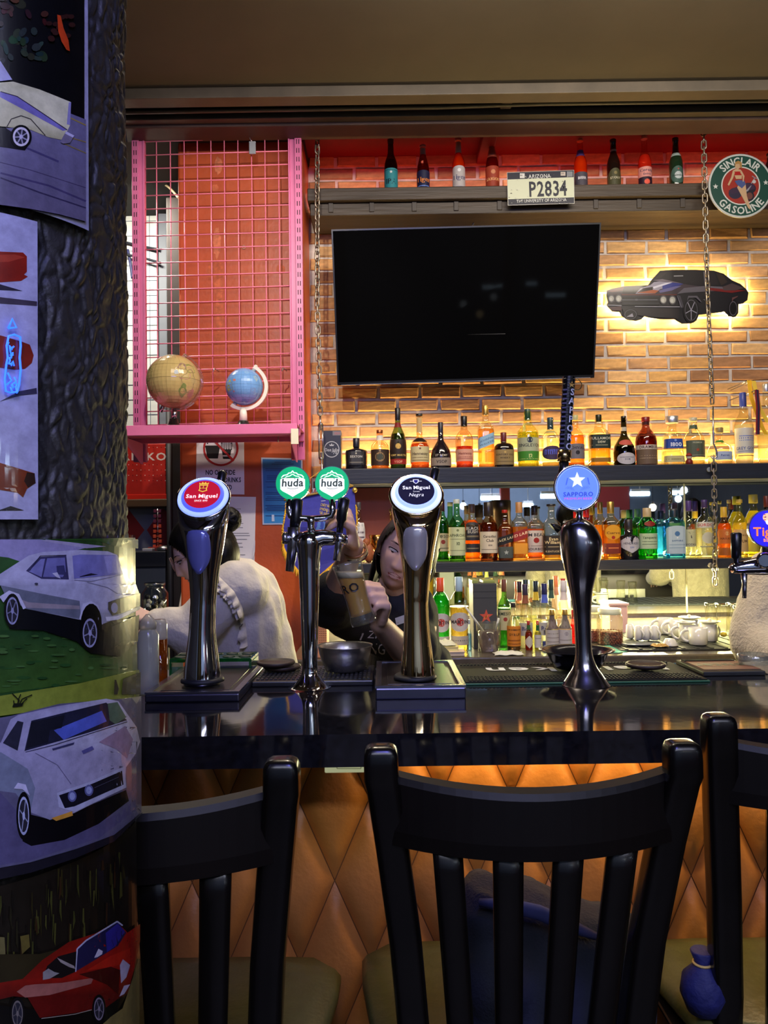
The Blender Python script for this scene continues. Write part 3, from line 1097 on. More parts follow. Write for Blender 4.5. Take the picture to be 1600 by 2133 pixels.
def draw_sm(ar):
 g = (225, 190, 70)
 ar.poly([(-.009, .0255), (-.010, .031), (-.0055, .028), (-.003, .033), (0, .0285), (.003, .033), (.0055, .028), (.010, .031), (.009, .0255)], g)
 ar.poly([(-.009, .024), (.009, .024), (.0075, .014), (.009, .009), (0, .005), (-.009, .009), (-.0075, .014)], g)
 ar.poly([(-.007, .022), (.007, .022), (.0055, .014), (.0065, .010), (0, .0075), (-.0065, .010), (-.0055, .014)], (150, 24, 40))
 ar.rect(-.006, .0145, .006, .0155, g).rect(-.0006, .015, .0006, .0215, g)
 ar.text('San Miguel', 0, -.006, .0092, (245, 240, 235), w=.063, bold=1)
 ar.text('SINCE 1890', 0, -.0185, .0042, (245, 225, 220), w=.026, bold=1)
def draw_negra(ar):
 w = (235, 235, 240)
 ar.line([(-.012, .0255), (.012, .0255)], .0012, w)
 ar.poly([(-.006, .030), (.006, .030), (.005, .022), (0, .018), (-.005, .022)], w)
 ar.poly([(-.0042, .0285), (.0042, .0285), (.0035, .0225), (0, .0195), (-.0035, .0225)], (30, 30, 110))
 ar.text('San Miguel', 0, .008, .0088, w, w=.055, bold=1)
 ar.text('Cerveza', 0, -.0025, .0035, w, w=.013)
 ar.text('Negra', 0, -.0115, .0085, w, w=.030, shear=.25)
drip_tray('steel drip tray under the red badge beer tower', 303, 497, 1463, 1440, .30)
SMROWS = [(1425, 383, 458), (1390, 385, 457.5), (1322, 393, 449), (1270, 396, 449), (1248, 397, 450), (1198, 394, 455), (1149, 388, 464), (1110, 380, 471, 10), (1080, 373, 476, 26), (1052, 370, 478, 44), (1040, 370, 478, 52)]
sm_tower('chrome beer tower with a glowing round red badge', 0, 0, 1.60, SMROWS, m_chrome, m_oval,
         dict(glow=m_glow, glow2=m_glowd, bg=(176, 16, 44), draw=draw_sm), 'San Miguel', 1.127)
drip_tray('steel drip tray under the black badge beer tower', 782, 972, 1457, 1427, .30)
SMROWS2 = [(1421, 392, 463), (1390, 393, 461), (1322, 398, 452), (1270, 399, 449), (1248, 398, 450), (1198, 396, 455), (1149, 389, 463), (1110, 381, 471, 10), (1080, 374, 476, 26), (1052, 371, 478, 44), (1040, 371, 478, 52)]
sm_tower('chrome beer tower with golden reflections and a glowing round black badge', 443, -7, 1.60, SMROWS2, m_chromeg, m_oval2,
         dict(glow=m_glow2, glow2=m_glow, bg=(12, 12, 44), draw=draw_negra), 'Negra', 1.127)
# ------------------------------------------------------------------ twin tower with green badges
YH = 1.66
hc = W(646, 1420, YH)
tw = thing('beer_tower', 'chrome twin beer tower with two green and white badges', 'beer tap', (hc.x, YH, ZC), 'beer towers on the bar')
R = column([(1440, 601, 690), (1434, 604, 687), (1424, 614, 679), (1412, 624, 669), (1396, 629.5, 661.5), (1350, 629, 662), (1244, 625, 665), (1200, 623, 666), (1168, 621, 667), (1143, 618, 669.5), (1128, 616, 671), (1116, 620, 667), (1108, 630, 660), (1105, 640, 650)], YH)
MB().rings(R).build('column', m_chrome, tw)
k = mpp(YH)
# right shank flowing out of the dome, left shank
s0, s1 = W(655, 1124, YH), W(694, 1121, YH)
MB().tube([s0 + Vector((-.02, 0, -.02)), s0, s0.lerp(s1, .5) + Vector((0, 0, .003)), s1, s1 + Vector((.008, 0, 0))], [.022, .0215, .017, .0155, .012], 18).build('shank', m_chrome, tw)
f0, f1 = W(694, 1121, YH), W(722, 1125, YH)
fr = MB().tube([f0, f1], [.0115, .0105], 16)
fr.tube([f1, f1 + Vector((.003, 0, 0))], [.0115, .011], 16)
MBf = fr.build('faucet', m_chrome, tw)
v0, v1 = W(708, 1112, YH), W(701, 1168, YH - .005)
MB().tube([v0, v0.lerp(v1, .3), v1], [.0105, .008, .0075], 14).build('spout', m_steel, tw)
h0, h1 = W(707, 1110, YH), W(717, 1040, YH)
hd = MB().tube([h0, h0.lerp(h1, .3), h0.lerp(h1, .4), h1, h1 + Vector((0, 0, .004))], [.007, .007, .011, .0125, .006], 14)
hd.build('handle', m_black, tw)
# left faucet
s0, s1 = W(640, 1122, YH), W(606, 1121, YH)
MB().tube([s0, s1], [.015, .012], 16).build('shank', m_chrome, tw)
kb = MB().tube([W(612, 1121, YH), W(600, 1121, YH), W(599, 1121, YH), W(590, 1120, YH), W(588.5, 1120, YH)], [.008, .008, .013, .013, .008], 12)
kb.build('knob', m_steel, tw)
MB().tube([W(612, 1098, YH), W(611, 1128, YH), W(603, 1190, YH)], [.0135, .012, .0085], 14).build('spout', m_steel, tw)
MB().tube([W(613, 1100, YH), W(616, 1085, YH), W(619, 1042, YH), W(619.5, 1038, YH)], [.010, .012, .0125, .006], 14).build('handle', m_black, tw)
# U bracket and stem
MB().tube([W(648, 1108, YH), W(648, 1098, YH), W(648, 1088, YH), W(648, 1078, YH)], [.011, .007, .008, .011], 16).build('stem', m_chrome, tw)
ub = [W(603, 1040, YH), W(602, 1066, YH), W(605, 1075, YH), W(618, 1079, YH), W(648, 1081, YH), W(677, 1079, YH), W(690, 1075, YH), W(693, 1066, YH), W(692, 1040, YH)]
MB().tube(ub, .0068, 12).build('bracket', m_chrome, tw)
def draw_huda(ar):
 g, w, dk = (10, 168, 104), (250, 252, 248), (70, 84, 74)
 ar.ell(0, 0, .0352, .0352, g, 36)
 ar.poly([(-.026, .008), (-.026, -.012), (-.021, -.0165), (-.008, -.0235), (0, -.0285), (.008, -.0235), (.021, -.0165), (.026, -.012), (.026, .008), (.022, .011), (-.022, .011)], w)
 ar.line([(-.0235, .012), (-.019, .017), (-.011, .0185), (-.008, .022), (-.003, .022), (0, .0265), (.003, .022), (.008, .022), (.011, .0185), (.019, .017), (.0235, .012)], .0022, w)
 ar.line([(-.017, .011), (-.012, .0145), (-.006, .0155), (0, .0195), (.006, .0155), (.012, .0145), (.017, .011)], .0018, w)
 ar.text('huda', 0, .0015, .0155, (40, 52, 44), w=.046, shear=.08, bold=1)
 ar.line([(-.023, .0125), (-.012, .0115), (0, .0125), (.006, .010), (.004, .008)], .0009, dk)
 ar.line([(-.011, -.0095), (-.004, -.012), (.006, -.0115), (.012, -.0095)], .0009, dk)
 ar.text('PREMIUM', 0, -.0165, .0026, (190, 120, 90), w=.017)
 ar.text('QUALITY', 0, -.0205, .0026, (190, 120, 90), w=.013)
for px in (609.5, 691.5):
 c = W(px, 1007, YH)
 d = MB()
 disc_solid(d, c + Vector((0, .022, 0)), 2, .0362, .020)
 sh = d.build('badge_shell', M('badge_grey', (120, 130, 130), .25, .3), tw)
 ar = Art(ydir=1)
 draw_huda(ar)
 ar.build('badge', badge_fn(c + Vector((0, .0018, .0003)), 2, 1.0), m_badge_hi, tw)
# ------------------------------------------------------------------ star tower (dark chrome, bulbous)
YS = 1.645
scn = W(1217, 1420, YS)
stw = thing('beer_tower', 'dark chrome bulbous beer tower with a glowing blue star badge', 'beer tap', (scn.x, YS, ZC), 'beer towers on the bar')
R = column([(1433, 1171, 1271), (1427, 1172, 1271), (1418, 1177, 1264), (1405, 1185, 1255), (1386, 1195, 1242), (1354, 1199, 1233), (1290, 1196, 1231), (1258, 1192, 1232), (1226, 1186, 1235), (1178, 1175, 1247), (1147, 1169, 1253), (1124, 1167.5, 1252), (1099, 1170, 1240), (1086, 1181, 1226), (1080, 1196, 1214)], YS, dep=.95)
MB().rings(R).build('column', m_chromed, stw)
c = W(1203, 1016, YS - .02)
d = MB()
disc_solid(d, c + Vector((0, .022, 0)), 0, .0478, .018, rb=.043)
d.tube([W(1203, 1058, YS - .01), W(1207, 1068, YS - .008), W(1207, 1086, YS)], [.012, .006, .009], 14)
d.build('badge_shell', m_chrome, stw)
mb = MB()
rim_ring(mb, c + Vector((0, .003, 0)), 0, .0462, .0028)
mb.build('bezel', m_chrome, stw)
ar = Art(ydir=1)
ar.ell(0, 0, .0448, .0448, (96, 132, 250), 40)
ar.ring(0, 0, .043, .043, .0012, (140, 170, 255), 40)
ar.star(0, .0155, .0175, (225, 228, 205))
for sg in (-1, 1):
 for i in range(7):
  a = math.radians(200 + i * 16)
  ar.line([(sg * (.013 + .001 * i), .003 - .002 * (i % 2)), (sg * (.006 + .0032 * i), -.006 + .0008 * i)], .0006, (70, 100, 215))
 for i in range(4):
  ar.ell(sg * (.023 - .0008 * i), .008 + .0035 * i, .0012, .0024, (60, 90, 205), 8, sg * .4)
ar.text('SAPPORO', 0, -.0135, .0085, (40, 60, 165), w=.061, bold=1)
ar.text('PREMIUM BEER', 0, -.0225, .0042, (215, 60, 150), w=.058)
ar.build('badge', badge_fn(c + Vector((0, .0012, 0)), 0), m_badge_hi, stw)
# handle: segmented black sleeve with lettering
h0, h1 = W(1175, 958, YS + .03), W(1185, 790, YS + .03)
ax = (h1 - h0).normalized()
side = ax.cross(Vector((0, 1, 0))).normalized()
nrm = Vector((0, -1, 0))
hw = 14 * mpp(YS)
hdl = MB()
L = (h1 - h0).length
sec = []
N = 30
for i in range(N + 1):
 t = i / N
 w_ = hw * (.86 + .14 * t) * (1.0 if i % 2 else .95)
 cc = h0 + ax * L * t
 sec.append([cc + (side * math.cos(2 * PI * j / 16) + nrm * math.sin(2 * PI * j / 16)) * w_ for j in range(16)])
 sec.append([cc + ax * L / N * .85 + (side * math.cos(2 * PI * j / 16) + nrm * math.sin(2 * PI * j / 16)) * w_ for j in range(16)])
hdl.rings(sec, sm=False)
hdl.build('handle', m_black, stw)
MB().tube([h0 - ax * .004, h0 + ax * .02], hw * 1.03, 20).build('ferrule', M('brass', (205, 180, 120), .2, 1), stw)
MB().tube([h0 - ax * .05, h0], hw * .75, 16).build('lever', m_black, stw)
ar = Art(ydir=1)
for i, ch in enumerate('OROPPAS'):
 ar.text(ch, .012 * (hw / .0137) * .2 + .004, .028 + i * .0192, .0135, (225, 225, 230), bold=1)
ar.star(.004, .1585, .0075, (205, 165, 80))
hfn = lambda u, v, l: h0 - side * u + ax * v + nrm * (hw * math.sqrt(max(.05, 1 - (u / hw) ** 2)) + .0006 + .00008 * l)
ar.build('lettering', hfn, Mprint('print_plain'), stw)
ar = Art(ydir=1)
for i in range(14):
 ar.rect(-.0125, .022 + .0095 * i, -.0045, .0255 + .0095 * i, (110, 105, 130))
stuff(ar.build('grip_marks', hfn, Mprint('print_plain'), stw))
# tap body at the back of the neck
tb = W(1174, 1092, YS + .05)
MB().tube([tb, tb + Vector((.02, -.01, -.005)), tb + Vector((.035, -.03, -.01))], [.010, .012, .012], 14).build('faucet', m_steel, stw)
MB().tube([W(1166, 1104, YS + .05), W(1154, 1095, YS + .05), W(1150, 1098, YS + .05)], [.008, .007, .009], 12).build('knob', m_black, stw)
# ------------------------------------------------------------------ tower at the right edge
YT = 1.66
tc = W(1668, 1420, YT)
tt = thing('beer_tower', 'chrome beer tower with a deep blue badge cut off at the right edge', 'beer tap', (tc.x, YT, ZC), 'beer towers on the bar')
R = column([(1436, 1620, 1716), (1424, 1630, 1706), (1410, 1645, 1691), (1390, 1650, 1686), (1250, 1646, 1690), (1190, 1640, 1694), (1160, 1640, 1694), (1140, 1648, 1688), (1130, 1660, 1676)], YT)
MB().rings(R).build('column', m_chrome, tt)
b0, b1, b2 = W(1660, 1172, YT), W(1590, 1178, YT - .01), W(1530, 1184, YT)
MB().tube([b0, b0.lerp(b1, .5), b1, b1.lerp(b2, .5), b2, b2 + Vector((-.005, 0, 0))], [.020, .021, .0205, .016, .012, .010], 18).build('arm', m_chrome, tt)
kn = MB().tube([W(1594, 1166, YT - .03), W(1594, 1168, YT - .045), W(1594, 1168, YT - .05)], [.017, .017, .012], 18)
kn.build('end_cap', m_chrome, tt)
MB().tube([W(1534, 1180, YT), W(1530, 1186, YT), W(1527, 1190, YT)], [.011, .013, .010], 14).build('faucet', m_chrome, tt)
MB().tube([W(1535, 1178, YT), W(1534, 1164, YT), W(1534, 1162, YT), W(1533.5, 1112, YT), W(1533.5, 1109, YT)], [.006, .006, .010, .0115, .008], 14).build('handle', m_black, tt)
MB().tube([W(1550, 1195, YT), W(1551, 1215, YT), W(1551, 1246, YT)], [.007, .005, .004], 10).build('spout', m_steel, tt)
MB().tube([W(1597, 1150, YT - .02), W(1597, 1136, YT - .02)], .009, 12).build('stem', m_blackm, tt)
c = W(1600, 1101, YT - .03)
d = MB()
disc_solid(d, c + Vector((0, .018, 0)), 0, .0395, .016, rb=.036)
d.build('badge_shell', m_chromed, tt)
ar = Art(ydir=1)
ar.ell(0, 0, .037, .037, (40, 30, 225), 36)
wh = (240, 236, 245)
ar.ell(0, .023, .010, .009, (235, 190, 150), 16)
ar.ell(-.004, .024, .0016, .0012, (60, 20, 60), 8).ell(.004, .024, .0016, .0012, (60, 20, 60), 8)
for s_ in (-1, 1):
 for q in range(3):
  ar.line([(s_ * .009, .030 - .006 * q), (s_ * .004, .028 - .005 * q)], .0014, (150, 60, 60))
ar.poly([(-.006, .016), (.006, .016), (.004, .010), (0, .007), (-.004, .010)], wh)
ar.text('Tiger', 0, -.006, .017, (255, 130, 60), w=.062, bold=1)
ar.text('BEER', 0, -.024, .006, (255, 150, 80), w=.022, bold=1)
ar.build('badge', badge_fn(c + Vector((0, .0012, 0)), 0), m_badge_hi, tt)
# ------------------------------------------------------------------ things lying on the bar
# green acrylic shot rack
ra, rb = onz(352, 1400, ZC), onz(524, 1400, ZC)
ya = 1.80
x0, x1 = W(352, 1390, ya).x, W(524, 1390, ya).x
rk = thing('shot_rack', 'green acrylic shot glass rack with holes behind the red badge tower', 'rack', ((x0 + x1) / 2, ya + .05, ZC))
m_acr = Mglass((40, 190, 110), 1.4, .08, .05, .25, (20, 120, 60))
top = MB()
NX, NY = 6, 2
z1 = W(440, 1372, ya).z
bm = bmesh.new()
top.bbox((x0, ya, z1 - .008), (x1, ya + .10, z1), .002)
top.build('top_plate', m_acr, rk)
MB().bbox((x0, ya, ZC), (x0 + .006, ya + .10, z1 - .008), .001).build('side_plate', m_acr, rk)
MB().bbox((x1 - .006, ya, ZC), (x1, ya + .10, z1 - .008), .001).build('side_plate', m_acr, rk)
MB().bbox((x0 + .006, ya + .006, ZC + .002), (x1 - .006, ya + .094, ZC + .008), .001).build('bottom_plate', m_acr, rk)
ho = MB()
for i in range(5):
 for j in range(2):
  ho.torus((x0 + .02 + i * (x1 - x0 - .04) / 4, ya + .03 + j * .042, z1 + .0004), .0135, .0012, n=18, k=6)
  ho.lathe([(.0128, 0), (.0128, .0006)], (x0 + .02 + i * (x1 - x0 - .04) / 4, ya + .03 + j * .042, z1), 18, mi=0)
stuff(ho.build('hole_rims', M('hole_dark', (8, 40, 24), .4), rk))
# black rubber drip mat in the middle
a, b = onz(524, 1432, ZC), onz(778, 1428, ZC)
mt = thing('drip_mat', 'black ribbed drip tray between the twin tower and the bowl', 'mat', ((a.x + b.x) / 2, 1.75, ZC))
MB().bbox((a.x, a.y, ZC), (b.x, 1.86, ZC + .012), .003).build('base', M('mat_black', (30, 29, 30), .35), mt)
g = MB()
for i in range(26):
 for j in range(7):
  xx, yy = a.x + .008 + i * (b.x - a.x - .016) / 25.5, a.y + .014 + j * .022
  g.box((xx, yy, ZC + .012), (xx + .005, yy + .014, ZC + .0145))
stuff(g.build('ribs', M('mat_rib', (44, 43, 44), .35), mt))
ZM = ZC + .0146
def coaster(label, px, py, w, z, depth=None):
 c = onz(px, py, z)
 r = w / 2 * mpp(c.y)
 o = thing('wooden_lid', label, 'lid', (c.x, c.y, z), 'round wooden lids on the bar')
 MB().lathe([(r * .72, 0), (r * .94, .003), (r, .007), (r * .97, .0105), (r * .86, .011), (r * .82, .0085), (r * .05, .0085)], (c.x, c.y, z), 36).build('disc', M('dark_wood_lid', (50, 36, 28), .55, nz=(20, .2)), o)
 return c
c = coaster('lower dark wooden lid of the pair beside the twin tower', 588, 1395, 78, ZM)
c2 = onz(574, 1389, ZM)
coaster('upper dark wooden lid tilted on top of the pair beside the twin tower', 575, 1386.5, 80, ZM + .0115)
# steel bowl
c = onz(719, 1396, ZM)
bw = thing('steel_bowl', 'dented steel mixing bowl on the drip tray behind the twin tower', 'bowl', (c.x, c.y, ZM))
k = mpp(c.y)
prof = [(34 * k, 0), (40 * k, .002), (48 * k, .018), (53 * k, .034), (55.5 * k, .047), (58 * k, .049), (58 * k, .0505), (54.5 * k, .0485), (51.5 * k, .034), (46 * k, .018), (38 * k, .004), (2 * k, .003)]
hs = W(719, 1343, c.y).z - ZM
prof = [(r, z * hs / .0505) for r, z in prof]
MB().lathe(prof, (c.x, c.y, ZM), 40).build('bowl', M('bowl_steel', (206, 204, 202), .34, 1.0, bump=(35, .25, .006)), bw)
# long bar mat with upside-down lettering, green rubber edge
ZB = ZC + .0095
mA = thing('bar_mat', 'black rubber bar mat with green edge and upside-down white lettering', 'bar mat', (W(1220, 1400, 1.75).x, 1.75, ZC))
xa, xb = onz(965, 1425, ZC).x, onz(1478, 1420, ZC).x
yf, yb = 1.655, 1.88
MB().bbox((xa, yf, ZC), (xb, yb, ZC + .004), .0015).build('backing', M('mat_green', (22, 84, 52), .5), mA)
MB().bbox((xa + .004, yf + .004, ZC + .004), (xb - .004, yb - .004, ZC + .0065), .001).build('face', M('mat_face', (12, 12, 12), .7, spec=.2), mA)
g = MB()
for i in range(60):
 xx = xa + .012 + i * (xb - xa - .024) / 60
 for j in range(4):
  yy = yf + .010 + j * .016
  g.box((xx, yy, ZC + .0065), (xx + .005, yy + .011, ZC + .0085))
 g.box((xx, yb - .016, ZC + .0065), (xx + .005, yb - .006, ZC + .0085))
stuff(g.build('ribs', M('mat_rib2', (20, 20, 19), .7, spec=.25), mA))
ar = Art(ydir=1)
ar.text('Heineken', (xa + xb) / 2 + .015, yf + .145, .05, (225, 225, 215), w=(xb - xa) * .80, bold=1, rot=PI)
ar.text('BEER', (xa + xb) / 2, yf + .095, .011, (90, 90, 86), rot=PI)
ar.build('lettering', lambda u, v, l: Vector((u, v, ZC + .0067 + l * .0003)), Mprint('print_plain'), mA)
mBt = thing('bar_mat', 'second bar mat with a brown panel and dark gothic lettering at right', 'bar mat', (W(1540, 1400, 1.8).x, 1.8, ZC))
xc, xd = onz(1432, 1412, ZC).x, .82
yf2, yb2 = 1.72, 1.885
xc = xb + .012
MB().bbox((xc, yf2, ZC), (xd, yb2, ZC + .010), .002).build('backing', M('mat_black2', (18, 18, 18), .5), mBt)
MB().bbox((xc + .01, yf2 + .022, ZC + .010), (xd, yb2 - .035, ZC + .0112), .0005).build('panel', M('mat_brown', (122, 78, 56), .6), mBt)
g = MB()
for i in range(34):
 xx = xc + .01 + i * (xd - xc - .02) / 34
 g.box((xx, yb2 - .030, ZC + .010), (xx + .005, yb2 - .008, ZC + .012))
stuff(g.build('ribs', M('mat_rib2', (20, 20, 19), .7, spec=.25), mBt))
ar = Art(ydir=1)
ar.text('Jägermeister', xc + .135, yf2 + .075, .036, (26, 22, 20), w=.25, bold=1, rot=PI)
ar.build('lettering', lambda u, v, l: Vector((u, v, ZC + .0113 + l * .0003)), Mprint('print_plain'), mBt)
# dark bowl behind the star tower
c = onz(1203, 1405, ZC + .0065)
c.y = 1.80
c.x = W(1203, 1400, c.y).x
k = mpp(c.y)
z0 = ZC + .0086
h = W(1203, 1352, c.y).z - z0
bw = thing('black_bowl', 'black bowl with a wide flat rim behind the star tower', 'bowl', (c.x, c.y, z0))
pr = [(38, 0), (46, .04), (56, .45), (62, .78), (70, .92), (76, .96), (77.5, 1.0), (70, .97), (60, .80), (52, .45), (42, .08), (2, .05)]
MB().lathe([(r * k, z * h) for r, z in pr], (c.x, c.y, z0), 44).build('bowl', M('bowl_black', (34, 32, 36), .2, .3), bw)
coaster('single dark wooden lid lying on the bar mat right of the black bowl', 1345, 1391, 82, ZC + .0086)
# glass ashtray
c = onz(1570, 1384, ZC)
c.y = 1.80
at = thing('ashtray', 'round clear glass ashtray at the right end of the bar', 'ashtray', (W(1570, 1380, 1.8).x, 1.8, ZC + .0122))
c = Vector((W(1572, 1380, 1.8).x, 1.8, ZC + .0122))
MB().lathe([(.030, 0), (.034, .002), (.036, .020), (.033, .022), (.028, .010), (.002, .008)], c, 26).build('dish', Mglass((225, 232, 235), 1, .1, .03, .12, (220, 225, 230)), at)
# squeeze bottle and amber jar at the left end
c = W(309, 1440, 1.62)
jb = thing('squeeze_bottle', 'milky plastic squeeze bottle standing behind the black pillar', 'bottle', (c.x, 1.62, ZC))
k = mpp(1.62)
h = W(309, 1310, 1.62).z - ZC
MB().lathe([(20 * k, 0), (22 * k, .004), (22 * k, h * .90), (17 * k, h * .97), (15 * k, h)], (c.x, 1.62, ZC), 26).build('body', Mglass((205, 212, 222), 1, .05, .15, .6, (190, 196, 205)), jb)
hh = W(309, 1282, 1.62).z
MB().lathe([(17 * k, h), (17 * k, h + .012), (13 * k, h + .02), (4 * k, h + .03)], (c.x, 1.62, ZC), 20).build('cap', Mglass((220, 220, 222), 1, .05, .12, .5, (205, 205, 205)), jb)
x = W(331, 1400, 1.69)
aj = thing('amber_jug', 'amber liquid filled plastic jug beside the milky squeeze bottle', 'jug', (x.x, 1.70, ZC))
k = mpp(1.70)
h = W(331, 1331, 1.70).z - ZC
MB().lathe([(14 * k, 0), (15 * k, .003), (15 * k, h)], (x.x, 1.70, ZC), 22).build('liquid', Mglass((190, 120, 40), 1.4, .04, .05, .35, (150, 84, 26)), aj)
h2 = W(331, 1290, 1.70).z - ZC
MB().lathe([(15 * k, h), (15 * k, h2 * .93), (11 * k, h2)], (x.x, 1.70, ZC), 22, cap0=False).build('neck', Mglass((220, 220, 222), 1, .05, .12, .5, (205, 205, 205)), aj)
# ------------------------------------------------------------------ tilted beer glass
YG = 1.655
gb, gt = W(759, 1299, YG), W(722, 1171, YG)
gax = (gt - gb).normalized()
gL = (gt - gb).length
gx = gax.cross(Vector((0, 1, 0))).normalized()
gy = Vector((0, 1, 0))
bg = thing('beer_glass', 'frosted beer glass held tilted under the tap of the twin tower', 'glass', gb)
GSG = 1 if gx.x > 0 else -1
GP = [(0, 26), (.06, 27), (.2, 24.5), (.4, 24), (.6, 26), (.8, 29), (1.0, 31.5)]
k = mpp(YG)
def gr(t):
 for (a, ra), (b, rb) in zip(GP[:-1], GP[1:]):
  if a <= t <= b:
   return (ra + (rb - ra) * (t - a) / (b - a)) * k
 return GP[-1][1] * k
def gring(t, s=1.0, n=30, lev=None):
 out = []
 for i in range(n):
  a = 2 * PI * i / n
  off = gx * math.cos(a) * gr(t) * s + gy * math.sin(a) * gr(t) * s
  p = gb + gax * gL * t + off
  if lev is not None and p.z > lev:
   p -= gax * ((p.z - lev) / gax.z)
  out.append(p)
 return out
MB().rings([gring(t / 20) for t in range(21)] + [gring(1, .94)] + [gring(t / 20, .92) for t in range(20, 2, -1)]).build('glass', Mglass((236, 238, 232), 1, .05, .08, .06, (225, 228, 225)), bg)
lev = W(735, 1203, YG).z
MB().rings([gring(t / 20, .9) for t in range(3, 15)] + [gring(t / 20, .9, lev=lev) for t in (15, 16, 17)]).build('beer', Mglass((244, 204, 70), 1.0, .02, .08, .8, (248, 200, 60)), bg)
lev2 = lev + .012
MB().rings([gring(.78, .905, lev=lev + .0003), gring(.9, .905, lev=lev2)]).build('foam', M('foam', (205, 190, 150), .8), bg)
ar = Art(ydir=1)
ar.text('ORO', 0, .0, .0175, (24, 20, 16), bold=1)
m0 = gb + gax * gL * .60
def gfn(u, v, l):
 t = .60 + v / gL
 a = u / gr(t) - .72
 p = gb + gax * gL * t + (gx * math.sin(a) * GSG - gy * math.cos(a)) * (gr(t) + .0006)
 return p
ar.build('lettering', gfn, Mprint('print_plain'), bg)
ar = Art(ydir=1)
ar.star(.002, .046, .007, (90, 80, 60))
ar.build('emblem', gfn, Mprint('print_plain'), bg)
# ================================================================== BLACK PILLAR WITH PHOTO PRINTS
PC, PR = Vector((-.4527, .8532, 0)), .1715
def cyl(px, py, r):
 d = ray(px, py)
 a = d.x * d.x + d.y * d.y
 b = d.x * PC.x + d.y * PC.y
 c = PC.x ** 2 + PC.y ** 2 - r * r
 q = b * b - a * c
 t = (b - math.sqrt(max(q, 0))) / a
 p = Vector((d.x * t, d.y * t, CAMZ + d.z * t))
 if q < 0:
  v = Vector((p.x - PC.x, p.y - PC.y))
  v = v.normalized() * r
  p.x, p.y = PC.x + v.x, PC.y + v.y
 return p
def phi(p):
 return math.atan2(p.x - PC.x, -(p.y - PC.y))
def onp(ph, z, r):
 return Vector((PC.x + r * math.sin(ph), PC.y - r * math.cos(ph), z))
def proj(p):
 q = ROT.transposed() @ (Vector(p) - Vector((0, 0, CAMZ)))
 return (800 - q.x / q.z * F, 1066.5 + q.y / q.z * F)
m_pil = M('black_plaster', (40, 38, 34), .55, nz=(30, .25), bump=(160, .4, .003))
NZ = 480
PHS = [math.radians(25 + 95 * i / 190) for i in range(191)] + [math.radians(120 + 265 * i / 40) for i in range(1, 40)]
NPH = len(PHS)
zs = [0.0, .4, .7] + [.8 + 1.35 * i / NZ for i in range(NZ + 1)] + [2.3, 2.8, 3.41]
vs, fs = [], []
for z in zs:
 for ph in PHS:
  p = Vector((math.sin(ph) * .17, -math.cos(ph) * .17, z))
  w_ = Vector((p.x * 74, p.y * 74, z * 46))
  w_ += 1.0 * noise.noise_vector(w_ * .55)
  d_, q_ = noise.voronoi(w_)
  e_ = max(0, min(1, (d_[1] - d_[0] - .04) / .30))
  c_ = .5 + .5 * noise.cell_vector(q_[0] * 3.7).x
  n1 = noise.noise(w_ * .30)
  vs.append(onp(ph, z, PR - .0052 + .0030 * n1 + e_ * (.0004 + .0030 * c_) + .0009 * noise.noise(w_ * 2.2)))
for k in range(len(zs) - 1):
 for i in range(NPH):
  j = (i + 1) % NPH
  fs.append((k * NPH + i, k * NPH + j, (k + 1) * NPH + j, (k + 1) * NPH + i))
mb = MB()
mb.add(vs, fs, 0, True)
pil = mb.build('wall_pillar', m_pil, org=(PC.x, PC.y, 0))
struct(pil)
m_photo = Mprint('photo_print', .24, nz=(70, .22), coat=.5)
m_film = Mglass((225, 228, 235), 1, .05, .05)
def sheet_outline(ph0, ph1, z0, z1, r, n=14):
 P = [onp(ph0 + (ph1 - ph0) * i / n, z1, r) for i in range(n + 1)] + [onp(ph0 + (ph1 - ph0) * (n - i) / n, z0, r) for i in range(n + 1)]
 return P
def photo(label, pxr, pyt, pyb, r, border=None, film=.004):
 """print wrapped on the pillar: right edge / top / bottom given at its right end in pixels; returns (root, Art, map)"""
 a, b = cyl(pxr, pyt, r), cyl(pxr, pyb, r)
 ph1 = (phi(a) + phi(b)) / 2
 ph0 = ph1 - .297 / r if pxr > 120 else ph1 - .21 / r
 ph0 = max(ph0, phi(cyl(0, 1000, r)) - .35)
 z1, z0 = a.z, b.z
 t = thing('photo_print', label, 'photo print', onp((ph0 + ph1) / 2, z0, r), 'laminated car photos on the pillar')
 f = MB()
 n = 24
 g = film
 rows = []
 for i in range(n + 1):
  ph = ph0 - g / r + (ph1 - ph0 + 2 * g / r) * i / n
  rows.append([onp(ph, z0 - g, r - .0008), onp(ph, z1 + g, r - .0008)])
 vs = [p for q in rows for p in q]
 f.add(vs, [(2 * i, 2 * i + 2, 2 * i + 3, 2 * i + 1) for i in range(n)], 0, True)
 f.build('laminate', m_film, t, fixn=False)
 base = MB()
 rows = []
 for i in range(n + 1):
  ph = ph0 + (ph1 - ph0) * i / n
  rows.append([onp(ph, z0, r - .0004), onp(ph, z1, r - .0004)])
 return t, ph0, ph1, z0, z1
def pmap(r):
 def fn(u, v, l):
  p = cyl(u, v, r)
  ph = phi(p)
  return onp(ph, p.z, r + l * .00003)
 return fn
